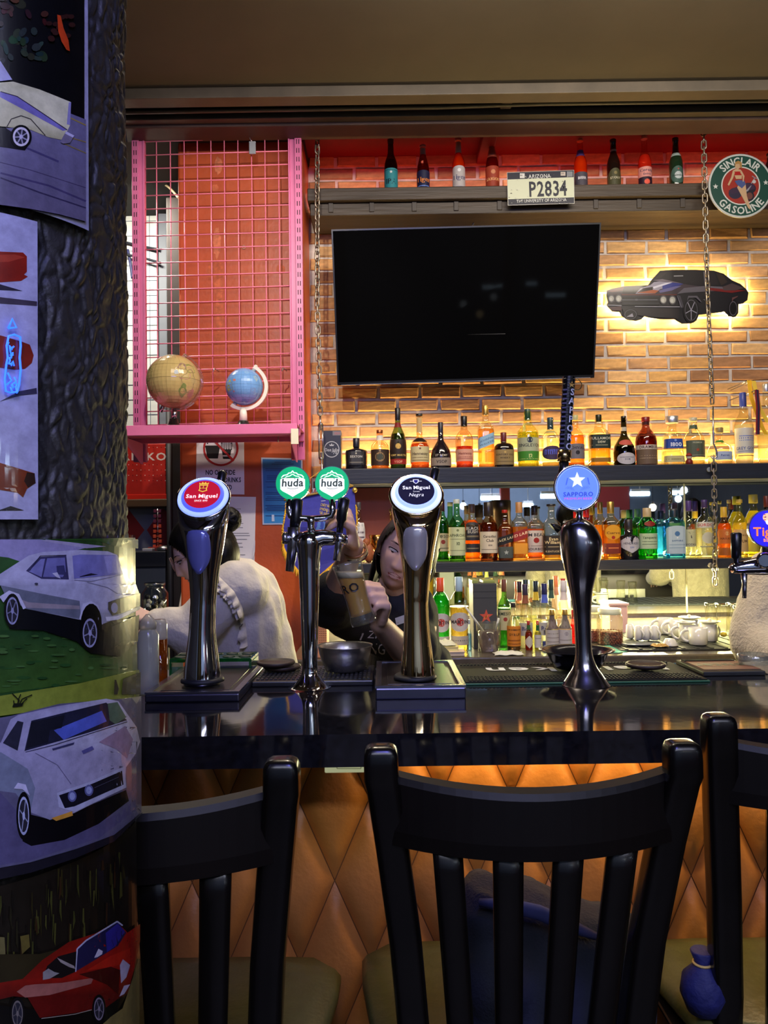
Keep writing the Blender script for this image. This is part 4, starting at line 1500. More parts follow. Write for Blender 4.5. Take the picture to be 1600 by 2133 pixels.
class PArt(Art):
 def __init__(s, ph0, ph1, z0, z1, r, bg):
  super().__init__(maxu=14)
  s.maxu = None
  s.r = r
  n = 26
  for i in range(n):          # background in vertical strips
   a, b = ph0 + (ph1 - ph0) * i / n, ph0 + (ph1 - ph0) * (i + 1) / n
   s.base = getattr(s, 'base', [])
   s.base.append((a, b, z0, z1))
  s.bg = srgb(*bg)
  s.maxu = 12
 def finish(s, name, t):
  r = s.r
  s.c = [(c[0] * .82, c[1] * .80, c[2] * .74, 1) for c in s.c]  # inks carry part of the lamp's violet, toned down here
  s.bg = (s.bg[0] * .82, s.bg[1] * .80, s.bg[2] * .74, 1)
  me_art = s.build(name, pmap(r), m_photo, t)
  mb = MB()
  for a, b, z0, z1 in s.base:
   mb.add([onp(a, z0, r - .0002), onp(b, z0, r - .0002), onp(b, z1, r - .0002), onp(a, z1, r - .0002)], [(0, 1, 2, 3)])
  o = mb.build('paper', m_photo, t, fixn=False)
  at = o.data.color_attributes.new('ink', 'FLOAT_COLOR', 'POINT')
  at.data.foreach_set('color', list(s.bg) * len(o.data.vertices))
  return me_art
def wheel(A, x, y, rx, ry, hub=(150, 152, 175), n=5):
 A.ell(x, y, rx, ry, (10, 10, 14), 22)
 A.ell(x, y, rx * .74, ry * .80, hub, 20)
 A.ell(x, y, rx * .62, ry * .68, (40, 40, 52), 18)
 for i in range(n):
  a = 2 * PI * i / n + .4
  A.line([(x, y), (x + rx * .66 * math.cos(a), y + ry * .72 * math.sin(a))], rx * .13, [int(q * .8) for q in hub])
 A.ell(x, y, rx * .18, ry * .18, hub, 10)
# --- sheet 1: cream car on an autumn road
R1 = PR + .0035
t, p0, p1, z0, z1 = photo('top laminated photo on the pillar with a cream finned car on a road', 184, -180, 480, R1)
A = PArt(p0, p1, z0, z1, R1, (168, 168, 190))
A.poly([(-50, -60), (176, -60), (176, 462), (120, 447), (60, 436), (0, 428), (-50, 424)], (10, 11, 14))
rnd = random.Random(3)
for i in range(46):
 x, y = rnd.uniform(-30, 95), rnd.uniform(-40, 130)
 c = (74, 44, 36) if y < 50 + rnd.uniform(-25, 25) else (44, 70, 50)
 A.ell(x, y, rnd.uniform(5, 15), rnd.uniform(4, 10), (int(c[0] * rnd.uniform(.5, 1.1)), int(c[1] * rnd.uniform(.5, 1.1)), int(c[2] * rnd.uniform(.5, 1.1))), 9, rnd.uniform(0, 3))
for i in range(14):
 A.ell(rnd.uniform(100, 150), rnd.uniform(30, 90), 7, 5, (52, 26, 22), 8)
A.poly([(117, 32), (124, 34), (130, 60), (140, 85), (143, 108), (136, 105), (126, 88), (119, 66)], (200, 66, 26))
A.poly([(-50, 270), (30, 268), (90, 250), (140, 236), (176, 250), (176, 462), (120, 447), (60, 436), (0, 428), (-50, 424)], [(122, 118, 146)] * 2 + [(114, 110, 140)] * 3 + [(104, 98, 122)] * 5)
for (q, w_, c) in (([(-20, 335), (60, 355), (176, 392)], 1.6, (70, 62, 92)), ([(0, 362), (100, 388), (176, 420)], 4, (74, 66, 104)), ([(0, 372), (80, 402), (176, 434)], 3, (60, 54, 84)), ([(50, 308), (120, 338)], 4, (76, 70, 110)), ([(140, 245), (176, 262)], 2.5, (160, 140, 70)), ([(145, 288), (176, 297)], 2, (150, 130, 70)), ([(130, 300), (176, 320)], 2, (140, 124, 70))):
 A.line(q, w_, c)
A.poly([(-50, 262), (10, 268), (60, 300), (50, 315), (-50, 300)], (16, 14, 26))
A.poly([(-50, 174), (0, 174), (26, 172), (80, 188), (145, 214), (143, 262), (128, 293), (98, 287), (62, 272), (10, 266), (-50, 262)], [(208, 206, 160)] * 4 + [(226, 224, 180)] * 2 + [(190, 186, 140)] * 5)
A.poly([(-50, 100), (0, 130), (24, 168), (-50, 178)], (176, 176, 206))
A.poly([(-50, 190), (0, 193), (34, 203), (72, 228), (137, 272), (128, 274), (62, 238), (0, 205), (-50, 202)], (126, 118, 180))
A.line([(0, 193), (34, 203), (72, 228), (137, 272)], 2, (60, 50, 70))
A.line([(12, 268), (22, 250), (42, 243), (62, 250), (92, 284)], 2, (70, 66, 60))
A.poly([(140, 215), (145, 214), (143, 262), (136, 260)], (150, 146, 190))
wheel(A, 42, 287, 22, 25, (200, 196, 215), 7)
A.ring(42, 287, 17, 20, 4, (226, 220, 224))
A.poly([(122, 297), (134, 275), (151, 284), (142, 299), (128, 301)], (126, 118, 140))
A.poly([(134, 275), (151, 284), (148, 288), (132, 280)], (200, 196, 220))
A.finish('picture', t)
# --- sheet 2: white page with three red cars
R2 = PR + .0035
t, p0, p1, z0, z1 = photo('middle white laminated page on the pillar with three red cars', 79, 462, 1082, R2, film=.009)
A = PArt(p0, p1, z0, z1, R2, (178, 178, 208))
A.poly([(-40, 524), (0, 524), (48, 526), (56, 534), (56, 566), (50, 572), (58, 576), (44, 585), (0, 588), (-40, 588)], (142, 34, 22))
A.poly([(-40, 532), (30, 530), (52, 536), (20, 545), (-40, 548)], (176, 60, 40))
A.poly([(-40, 590), (0, 592), (47, 606), (0, 604), (-40, 602)], (44, 40, 56))
A.poly([(-40, 616), (0, 619), (77, 628), (77, 637), (0, 632), (-40, 630)], (70, 62, 76))
A.poly([(-40, 690), (6, 700), (46, 712), (62, 718), (70, 740), (66, 756), (52, 768), (30, 770), (-40, 760)], (134, 40, 26))
A.poly([(-40, 832), (0, 836), (40, 815), (76, 808), (77, 820), (40, 824), (-40, 848)], (62, 58, 82))
A.poly([(-40, 962), (0, 964), (46, 978), (72, 986), (74, 1006), (56, 1018), (48, 1036), (36, 1026), (-40, 1014)], (128, 52, 24))
A.poly([(56, 984), (72, 986), (74, 1006), (58, 1016), (50, 1002)], (54, 32, 24))
A.poly([(-40, 1062), (0, 1062), (22, 1054), (50, 1063), (-40, 1064)], (44, 38, 44))
A.finish('picture', t)
# reflection of a blue neon bottle sign, modelled as glowing tubes on the page
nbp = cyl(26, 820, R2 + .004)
nt_ = thing('neon_reflection', 'blue neon bottle reflection modelled as glowing tubes on the white car page', 'reflection', nbp)
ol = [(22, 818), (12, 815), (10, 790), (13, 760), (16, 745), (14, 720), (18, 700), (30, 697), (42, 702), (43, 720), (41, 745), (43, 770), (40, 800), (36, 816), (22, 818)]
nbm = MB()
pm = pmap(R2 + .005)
m_neon_refl = M('neon_refl_blue', (60, 110, 255), .4, emit=(40, 96, 255), es=2.2)
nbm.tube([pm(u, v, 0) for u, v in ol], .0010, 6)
nbm.build('outline', m_neon_refl, nt_)
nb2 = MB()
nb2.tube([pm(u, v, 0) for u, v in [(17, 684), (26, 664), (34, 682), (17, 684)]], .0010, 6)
nb2.build('cap', m_neon_refl, nt_)
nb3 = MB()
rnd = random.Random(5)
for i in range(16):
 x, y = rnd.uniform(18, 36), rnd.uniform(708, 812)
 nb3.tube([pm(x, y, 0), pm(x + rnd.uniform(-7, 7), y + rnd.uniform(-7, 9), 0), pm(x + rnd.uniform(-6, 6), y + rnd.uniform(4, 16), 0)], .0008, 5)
stuff(nb3.build('refl_filling', m_neon_refl, nt_))
# --- sheet 3: two pale cars, grass
R3 = .1808
t, p0, p1, z0, z1 = photo('large laminated photo on the pillar with two pale muscle cars and grass', 284, 1120, 1692, R3, film=.003)
A = PArt(p0, p1, z0, z1, R3, (38, 74, 34))
s3 = lambda P: [(x / 3.44, 1080 + y / 3.44) for x, y in P]
A.poly(s3([(-150, 150), (300, 150), (620, 210), (400, 260), (100, 330), (-150, 310)]), (150, 144, 186))
A.poly(s3([(120, 146), (700, 160), (830, 200), (990, 215), (990, 150)]), (46, 84, 34))
A.poly(s3([(330, 150), (760, 200), (620, 214), (300, 160)]), (166, 160, 190))
A.poly(s3([(-150, 255), (60, 280), (150, 310), (0, 395), (-150, 420)]), (40, 80, 36))
A.poly(s3([(-150, 800), (300, 800), (980, 860), (985, 1100), (560, 1180), (-150, 1270)]), [(30, 66, 30), (24, 58, 28), (34, 66, 36), (60, 92, 40), (58, 92, 36), (52, 88, 34)])
rnd = random.Random(9)
for i in range(60):
 x, y = rnd.uniform(-60, 900), rnd.uniform(830, 1250)
 A.ell(x / 3.44, 1080 + y / 3.44, rnd.uniform(6, 18), rnd.uniform(1.5, 4), rnd.choice([(40, 80, 36), (62, 100, 48), (34, 72, 32), (70, 108, 54)]), 7)
A.poly(s3([(-150, 1270), (0, 1268), (560, 1180), (900, 1100), (985, 1085), (985, 1300), (860, 1315), (420, 1355), (0, 1412), (-150, 1420)]), (128, 142, 52))
A.poly(s3([(100, 640), (560, 700), (900, 720), (985, 690), (975, 880), (850, 990), (640, 965), (540, 880), (300, 800), (60, 790)]), (10, 12, 18))
body = [(-150, 430), (0, 395), (100, 330), (200, 265), (300, 240), (560, 225), (760, 235), (830, 262), (872, 400), (960, 470), (988, 545), (988, 640), (900, 690), (760, 742), (700, 765), (560, 725), (180, 645), (40, 560), (0, 480), (-150, 480)]
A.poly(s3(body), [(178, 178, 206)] * 8 + [(190, 190, 222)] * 4 + [(150, 152, 176)] * 8)
A.poly(s3([(0, 478), (300, 540), (560, 590), (570, 722), (190, 648), (40, 565)]), (104, 110, 128))
A.poly(s3([(60, 548), (200, 600), (560, 625), (560, 650), (190, 640)]), (150, 140, 150))
A.poly(s3([(180, 375), (275, 275), (465, 265), (484, 437), (290, 432)]), (60, 58, 96))
A.poly(s3([(200, 378), (285, 290), (315, 288), (290, 420)]), (124, 124, 180))
A.poly(s3([(330, 285), (455, 280), (462, 380), (440, 420), (300, 418)]), (112, 112, 170))
A.poly(s3([(395, 340), (450, 335), (462, 405), (400, 400)]), (60, 60, 104))
A.poly(s3([(508, 268), (560, 258), (815, 262), (868, 398), (700, 415), (520, 432)]), (124, 124, 190))
A.poly(s3([(560, 415), (640, 392), (690, 402), (560, 420)]), (30, 28, 50))
A.poly(s3([(730, 270), (815, 266), (855, 385), (760, 395)]), (146, 146, 210))
A.line(s3([(205, 375), (280, 268), (465, 262)]), 1.2, (40, 36, 60))
A.line(s3([(610, 455), (760, 495), (830, 540)]), 1.0, (120, 120, 160))
A.line(s3([(870, 400), (640, 450), (520, 440)]), 1.0, (120, 120, 160))
A.poly(s3([(365, 392), (400, 385), (425, 430), (395, 420)]), (190, 190, 215))
A.poly(s3([(760, 600), (830, 575), (988, 535), (988, 625), (880, 670), (790, 695), (760, 650)]), (34, 34, 48))
A.ell(805 / 3.44, 1080 + 640 / 3.44, 7, 11, (150, 152, 190), 14)
A.poly(s3([(742, 705), (820, 700), (988, 628), (988, 650), (830, 725), (748, 735)]), (214, 216, 240))
A.poly(s3([(-10, 560), (60, 515), (130, 540), (180, 640), (160, 650), (120, 570), (60, 545), (20, 600)]), (196, 196, 222))
A.poly(s3([(555, 720), (580, 610), (640, 592), (690, 620), (720, 760), (690, 740), (640, 620), (600, 640), (575, 725)]), (196, 196, 226))
A.ell(640 / 3.44, 1080 + 760 / 3.44, 22, 44, (8, 8, 12), 18)
wheel(A, 630 / 3.44, 1080 + 820 / 3.44, 20, 38, (160, 162, 200))
wheel(A, 82 / 3.44, 1080 + 660 / 3.44, 17, 36, (150, 152, 190))
A.ell(250 / 3.44, 1080 + 466 / 3.44, 4, 2, (60, 60, 80), 8)
tr = (24, 28, 18)
for q in ([(110, 1345), (130, 1300), (80, 1250)], [(125, 1340), (150, 1290), (220, 1260)], [(115, 1345), (125, 1290), (140, 1255)], [(95, 1345), (90, 1300)], [(140, 1330), (185, 1285)]):
 A.line(s3(q), 2.2, tr)
A.poly(s3([(80, 1348), (150, 1340), (160, 1320), (90, 1320)]), tr)
A.poly(s3([(860, 1150), (985, 1100), (985, 1260), (850, 1260)]), (30, 30, 28))
A.poly(s3([(800, 1155), (812, 1155), (830, 1220), (820, 1260), (796, 1260)]), (26, 28, 22))
# second car
A.poly([(-40, 1500), (20, 1490), (120, 1465), (250, 1455), (288, 1450), (288, 1692), (230, 1740), (150, 1768), (60, 1794), (-40, 1812)], (92, 90, 120))
A.poly([(-40, 1642), (0, 1650), (30, 1684), (60, 1755), (140, 1742), (240, 1694), (288, 1655), (288, 1680), (200, 1745), (60, 1790), (-40, 1806)], (84, 80, 118))
A.poly([(58, 1694), (100, 1705), (150, 1690), (256, 1645), (262, 1668), (200, 1715), (130, 1748), (62, 1760), (44, 1750)], (8, 8, 14))
bodyB = [(-40, 1560), (0, 1545), (20, 1497), (35, 1488), (115, 1470), (215, 1455), (240, 1460), (262, 1492), (278, 1515), (285, 1545), (276, 1570), (256, 1598), (254, 1640), (150, 1692), (100, 1706), (60, 1690), (30, 1650), (-40, 1640)]
A.poly(bodyB, [(150, 148, 184)] * 5 + [(190, 190, 216)] * 5 + [(166, 162, 196)] * 4 + [(140, 140, 170)] * 4)
A.poly([(-40, 1575), (0, 1565), (55, 1600), (70, 1640), (60, 1690), (30, 1650), (-40, 1640)], (116, 124, 150))
A.poly([(48, 1563), (62, 1500), (215, 1463), (258, 1500), (180, 1525), (100, 1548)], (34, 36, 58))
A.poly([(108, 1520), (206, 1480), (216, 1502), (128, 1540)], (84, 100, 200))
A.poly([(62, 1503), (130, 1488), (124, 1515), (100, 1520), (96, 1545), (52, 1558)], (26, 28, 40))
A.poly([(218, 1465), (238, 1462), (256, 1494), (234, 1508), (222, 1500)], (84, 110, 90))
A.poly([(4, 1546), (34, 1500), (46, 1503), (34, 1562)], (40, 42, 60))
A.poly([(200, 1545), (254, 1512), (270, 1540), (258, 1580), (236, 1560)], (150, 130, 160))
A.line([(70, 1567), (115, 1592), (143, 1632)], 1.4, (96, 92, 130))
A.line([(50, 1565), (110, 1550), (258, 1503)], 1.6, (60, 58, 90))
A.poly([(104, 1558), (150, 1545), (148, 1550), (106, 1562)], (60, 60, 100))
A.poly([(164, 1563), (186, 1553), (190, 1560), (168, 1570)], (90, 88, 150))
A.poly([(114, 1650), (180, 1628), (252, 1596), (256, 1640), (150, 1690), (118, 1680)], (176, 178, 210))
A.poly([(118, 1655), (180, 1634), (247, 1605), (250, 1634), (150, 1678), (130, 1682)], (22, 22, 34))
for cx, cy in ((145, 1657), (179, 1645)):
 A.ell(cx, cy, 9, 12, (92, 96, 150), 14)
 A.ell(cx, cy, 6, 8, (150, 160, 210), 12)
A.line([(190, 1640), (240, 1618)], 1.2, (70, 70, 90))
wheel(A, 46, 1697, 15, 50, (176, 184, 222), 4)
A.poly([(26, 1640), (34, 1628), (50, 1632), (58, 1655), (44, 1642)], (190, 190, 222))
A.poly([(102, 1702), (144, 1688), (146, 1697), (112, 1708)], (206, 150, 60))
A.poly([(-40, 1812), (60, 1794), (150, 1768), (230, 1738), (288, 1692), (288, 1694), (230, 1752), (150, 1786), (60, 1815), (-40, 1836)], (26, 25, 36))
A.finish('picture', t)
# --- sheet 4: red sports car in a dark wood
R4 = .1802
a = cyl(284, 1702, R4)
t, p0, p1, z0, z1 = photo('lowest laminated photo on the pillar with a red sports car in a dark wood', 286, 1706, 2215, R4, film=.003)
A = PArt(p0, p1, z0, z1, R4, (26, 22, 16))
s4 = lambda P: [(x / 4, 1600 + y / 4) for x, y in P]
rnd = random.Random(21)
for i in range(90):
 x = rnd.uniform(-40, 262)
 yt = 1860 - x * .45 + rnd.uniform(0, 170)
 A.poly([(x, yt), (x + rnd.uniform(1, 4), yt), (x + rnd.uniform(1, 5), yt + rnd.uniform(20, 70)), (x - 1, yt + rnd.uniform(20, 60))], rnd.choice([(48, 44, 18), (60, 62, 26), (34, 32, 18), (70, 70, 30), (52, 34, 18), (20, 18, 14)]))
A.poly([(-40, 1945), (8, 1950), (10, 1990), (-40, 2000)], (104, 98, 60))
A.poly([(40, 1948), (58, 1944), (60, 1970), (44, 1985)], (96, 86, 40))
A.poly([(-40, 1985), (80, 1985), (120, 1975), (60, 2040), (-40, 2060)], (44, 38, 20))
A.poly([(200, 2135), (250, 2100), (270, 2040), (285, 1990), (285, 2200), (180, 2200)], (120, 108, 62))
A.poly([(-40, 2085), (60, 2100), (200, 2085), (262, 2065), (240, 2105), (200, 2140), (100, 2160), (-40, 2200)], (8, 7, 8))
A.poly(s4([(-160, 1800), (0, 1775), (180, 1745), (340, 1590), (560, 1440), (780, 1370), (950, 1275), (1040, 1370), (1145, 1300), (1145, 1440), (1100, 1660), (1040, 1880), (960, 1920), (850, 2000), (320, 2070), (220, 1900), (100, 1890), (-160, 1950)]), [(120, 22, 14)] * 6 + [(160, 26, 18)] * 5 + [(90, 14, 12)] * 7)
A.poly(s4([(610, 1690), (625, 1500), (700, 1430), (955, 1275), (1030, 1370), (960, 1480), (760, 1600)]), (30, 28, 66))
A.poly(s4([(860, 1370), (960, 1290), (1020, 1360), (940, 1480), (870, 1530)]), (44, 38, 130))
A.line(s4([(612, 1690), (626, 1500), (700, 1430), (955, 1275), (1000, 1310)]), 3, (170, 172, 200))
A.poly(s4([(340, 1740), (380, 1640), (470, 1560), (620, 1520), (610, 1690), (500, 1740)]), (22, 18, 20))
A.poly(s4([(345, 1690), (390, 1660), (440, 1690), (480, 1700), (400, 1745), (345, 1755)]), (140, 136, 140))
A.poly(s4([(460, 1570), (490, 1610), (560, 1650), (610, 1665), (600, 1640), (500, 1590)]), (150, 140, 140))
A.poly(s4([(765, 1575), (800, 1500), (835, 1520), (830, 1545), (790, 1570)]), (190, 186, 206))
A.poly(s4([(700, 1680), (900, 1560), (1060, 1500), (1060, 1620), (860, 1660)]), (176, 34, 20))
A.poly(s4([(130, 1850), (200, 1800), (280, 1790), (500, 1780), (760, 1740), (740, 1790), (400, 1880), (200, 1900)]), (150, 92, 84))
A.poly(s4([(640, 1710), (900, 1650), (980, 1680), (960, 1880), (870, 1800), (780, 1760)]), (64, 12, 10))
A.poly(s4([(975, 1640), (1000, 1590), (1060, 1640), (1030, 1740), (985, 1790)]), (176, 168, 196))
A.poly(s4([(970, 1900), (1010, 1810), (1060, 1800), (1010, 1880)]), (186, 180, 206))
wheel(A, 803 / 4, 1600 + 2000 / 4, 14, 30, (130, 122, 140))
wheel(A, 135 / 4, 1600 + 2030 / 4, 15, 34, (110, 104, 104))
A.line(s4([(330, 2072), (600, 2040), (740, 2005)]), 1.5, (150, 140, 130))
A.finish('picture', t)
# ================================================================== CHAIRS
m_chair = M('black_lacquer', (10, 8, 7), .26, nz=(12, .3), coat=.12, spec=.3)
m_rail = M('rail_lacquer', (9, 5, 3), .5, nz=(12, .3), spec=.25)
m_olive = M('olive_vinyl', (84, 84, 48), .32, nz=(25, .15), bump=(45, .2))
def make_chair(label, X, Y, dz=0.0, rz=0.0, dep=.46):
 t = thing('bar_chair', label, 'chair', (X, Y, 0), 'black wooden bar chairs', rz)
 Z = 1.155 + dz
 def bulge(x):
  return -.052 * (1 - min(1, (x / .19) ** 2))
 def B(name, mb, m=m_chair):
  return mb.build(name, m, t, world=False)
 def bar_(path, wx, wy, ex=7.0, n=24):
  rs = []
  for p, sx, sy in path:
   rs.append([Vector(p) + Vector((q[0] * wx * sx, q[1] * wy * sy, 0)) for q in plan(n, ex)])
  return rs
 for sx in (-1, 1):
  pts = [((.182, .06, 0), .85), ((.172, .09, .35), .95), ((.148, .095, .72), 1), ((.160, .065, .88), 1), ((.176, .03, 1.02), 1), ((.186, .006, Z - .055), 1)]
  path = [((sx * a, b, c), w, w) for (a, b, c), w in pts]
  hx = sx * .1885
  for dz_, w in ((-.042, 1.0), (-.02, 1.0), (-.010, .97), (-.004, .86), (-.0005, .6), (0, .25)):
   path.append(((hx, 0, Z + dz_), w, w))
  B('back_post', MB().rings(bar_(path, .0215, .019)))
  # front leg
  B('leg', MB().rings(bar_([((sx * .19, dep, 0), .8, .8), ((sx * .19, dep - .01, .63), 1, 1)], .02, .02)))
  B('stretcher', MB().rings([[Vector((sx * .178, yy, .22 + zz)) + Vector((q[0] * .010, 0, q[1] * .016)) for q in plan(12, 4)] for yy, zz in ((.075, 0), (dep, 0))]))
 B('foot_rail', MB().rings([[Vector((xx, dep, .16)) + Vector((0, q[0] * .012, q[1] * .018)) for q in plan(12, 4)] for xx in (-.19, .19)]))
 # curved top rail
 N = 18
 rs = []
 for i in range(N + 1):
  x = -.176 + .352 * i / N
  f = (x / .19) ** 2
  zt = Z - .036 - .014 * (1 - f)
  zb = Z - .128 - .006 * (1 - f)
  y = .022 + bulge(x)
  ring = [(y - .006, zb), (y - .010, zb + .02), (y - .012, zt - .010), (y - .008, zt - .002), (y + .012, zt), (y + .016, zt - .006), (y + .018, zb + .01), (y + .016, zb)]
  rs.append([Vector((x, a, b)) for a, b in ring])
 B('top_rail', MB().rings(rs, sm=False), m_rail)
 for x0 in (-.108, -.035, .039, .110):
  rs = []
  for i in range(9):
   s = i / 8
   zz = Z - .125 - (Z - .125 - .68) * s
   x = x0 * (1 - .22 * s)
   y = .028 + bulge(x0) * (1 - .35 * s) + .062 * s
   rs.append([Vector((x + q[0] * .0188 * (1 - .1 * s), y + q[1] * .0075, zz)) for q in plan(12, 5)])
  B('slat', MB().rings(rs))
 # seat
 fr = MB()
 for sx in (-1, 1):
  fr.bbox((sx * .20 - .015, .07, .59), (sx * .20 + .015, dep + .01, .64), .004)
 fr.bbox((-.185, dep - .02, .59), (.185, dep + .01, .64), .004).bbox((-.14, .07, .59), (.14, .10, .64), .004)
 B('seat_frame', fr)
 rs = []
 for s, z in ((.96, .64), (1.0, .652), (1.0, .664), (.965, .678), (.8, .684), (.02, .686)):
  ring = []
  for q in plan(28, 7):
   yy = (dep + .06) / 2 + q[1] * (dep - .05) / 2 * s
   wx = .19 + .055 * max(0, (yy - .08) / .40)
   ring.append(Vector((q[0] * wx * s, yy, z)))
  rs.append(ring)
 B('seat_pad', MB().rings(rs), m_olive)
 return t
Xc = W(1107, 1550, 1.0).x
make_chair('black wooden bar chair in the centre with a denim jacket on its seat', Xc, 1.0)
make_chair('black wooden bar chair beside the pillar with an empty olive seat', W(256, 1600, .95).x, .955, -.002)
make_chair('black wooden bar chair at the right edge set closest to the bar', W(1776, 1500, 1.12).x, 1.12, .005, dep=.335)
# denim jacket
rnd = random.Random(4)
mb = MB()
for (px, py, Y, rx, ry, rz_) in ((1010, 1900, 1.25, .052, .09, .055), (1080, 1905, 1.27, .075, .10, .05), (1160, 1935, 1.27, .08, .10, .048), (1240, 1960, 1.26, .07, .10, .05), (1300, 1985, 1.25, .05, .09, .05), (1100, 2010, 1.24, .12, .11, .06), (1220, 2040, 1.24, .10, .11, .06), (1030, 2010, 1.22, .07, .10, .06), (1150, 2090, 1.22, .16, .12, .05), (1060, 1880, 1.24, .06, .05, .012), (1200, 1912, 1.25, .09, .05, .012)):
 c = W(px, py, Y)
 mb.ellipsoid(c, (rx, ry, rz_), 16, 10)
 mb.ellipsoid((c.x, c.y, .70), (rx * .9, ry * .8, .03), 12, 8)
jm = remesh(mb, .009, 3)
for p in jm.v:
 d = .010 * noise.noise(p * 13) + .007 * noise.noise(p * 30)
 p.z += d
 p.y += d * .6
 if p.z < .689:
  p.z = .689
j = thing('denim_jacket', 'dark blue denim jacket heaped on the seat of the middle chair', 'jacket', (Xc, 1.24, .686))
jm.build('cloth', M('denim', (24, 29, 46), .85, nz=(14, .35), bump=(220, .3)), j, smooth=True)
a, b = W(1090, 1893, 1.14), W(1146, 1905, 1.14)
col = MB().tube([W(1000, 1880, 1.17), W(1060, 1886, 1.15), W(1120, 1900, 1.15), W(1180, 1925, 1.16), W(1240, 1950, 1.17)], [.006, .010, .011, .010, .006], 8)
col.build('collar_fold', M('denim_blue', (48, 54, 110), .85, nz=(20, .3)), j)
# small blue pouch on the right chair
c = Vector((.474, 1.22, 0))
pp = thing('blue_pouch', 'small blue drawstring pouch between the middle and right chairs', 'pouch', (c.x, c.y, .686))
MB().lathe([(.004, 0), (.024, .004), (.034, .03), (.030, .055), (.014, .072), (.012, .078), (.018, .092), (.016, .094)], (c.x, c.y, .686), 22).build('bag', M('pouch_blue', (14, 20, 80), .7, nz=(30, .2), bump=(60, .4)), pp)
MB().torus((c.x, c.y, .686 + .075), .0135, .002, n=18, k=6).build('cord', M('pouch_cord', (190, 160, 90), .7), pp)
# ================================================================== PINK RACK
m_pink = M('pink_enamel', (214, 112, 158), .38, nz=(14, .05))
m_slot = M('slot_dark', (30, 12, 24), .8)
YR = 3.83
rack = thing('mesh_rack', 'pink slotted steel rack with wire mesh hung before the orange wall', 'rack', W(450, 890, YR))
zt_, zb_ = 3.47, W(620, 958, YR).z
for (la, lb, side) in ((277, 303, 0), (603, 631, 1)):
 x0, x1 = W(la, 560, YR).x, W(lb, 560, YR).x
 fw = .034
 fx0, fx1 = (x0, x0 + fw) if side == 0 else (x1 - fw, x1)
 mb = MB()
 mb.bbox((fx0, YR - .012, zb_), (fx1, YR + .02, zt_), .002)
 if side == 0:
  mb.bbox((fx1 - .001, YR - .004, zb_), (x1 - .008, YR + .02, zt_), .002).bbox((x1 - .008, YR - .008, zb_), (x1, YR + .02, zt_), .001)
 else:
  mb.bbox((x0, YR - .008, zb_), (x0 + .007, YR + .02, zt_), .001).bbox((x0 + .007, YR - .002, zb_), (fx0 + .001, YR + .02, zt_), .002)
 post = mb.build('upright', m_pink, rack)
 sl = MB()
 cx = (fx0 + fx1) / 2
 z = zt_ - .06
 while z > zb_ + .06:
  for d in (-.0055, .0055):
   sl.box((cx + d - .0018, YR - .0128, z), (cx + d + .0018, YR - .0118, z + .0235))
  z -= .0436
 stuff(sl.build('slots', m_slot, post))
wx0, wx1 = W(300, 560, YR).x, W(606, 560, YR).x
wz1, wz0 = W(450, 252, YR).z, W(450, 884, YR).z
m_wire = M('pink_wire', (244, 130, 160), .35)
vme = None
for px in (327, 356, 385, 412.6, 441, 469, 497.5, 526, 554, 582.5):
 x = W(px, 560, YR).x
 if vme is None:
  o = MB().tube([(0, 0, 0), (0, 0, wz1 - wz0)], .0028, 6).build('wire', m_wire, rack, world=False)
  vme = o.data
 else:
  o = bpy.data.objects.new('wire', vme)
  COL.objects.link(o)
  o.parent = rack
 o.location = Vector((x, YR + .004, wz0)) - rack.location
hme = None
for i in range(22):
 z = W(450, 291 + 28.1 * i, YR).z
 if z < wz0:
  continue
 if hme is None:
  o = MB().tube([(0, 0, 0), (wx1 - wx0, 0, .012)], .0028, 6).build('wire', m_wire, rack, world=False)
  hme = o.data
 else:
  o = bpy.data.objects.new('wire', hme)
  COL.objects.link(o)
  o.parent = rack
 o.location = Vector((wx0, YR - .001, z - .006)) - rack.location
tw_ = MB().tube([W(288, 265, YR), W(380, 261, YR), W(460, 258, YR), W(540, 259, YR), W(606, 262, YR), W(640, 265, YR)], .004, 8)
tw_.build('tie_bar', M('steel_wire', (190, 185, 180), .3, .9), rack)
for px in (433, 580):
 p = W(px, 256, YR - .003)
 MB().tube([p + Vector((0, .05, .03)), p + Vector((0, 0, .02)), p + Vector((0, -.006, 0)), p + Vector((0, .004, -.008))], .003, 6).build('hook', M('brass_hook', (200, 180, 120), .3, .9), rack)
for px, py in ((596, 771), (454, 772)):
 p = W(px, py, YR - .004)
 MB().tube([p + Vector((0, .02, 0)), p, p + Vector((-.012, -.03, .004)), p + Vector((-.016, -.03, -.012))], .003, 6).build('hook', M('steel_wire', (190, 185, 180), .3, .9), rack)
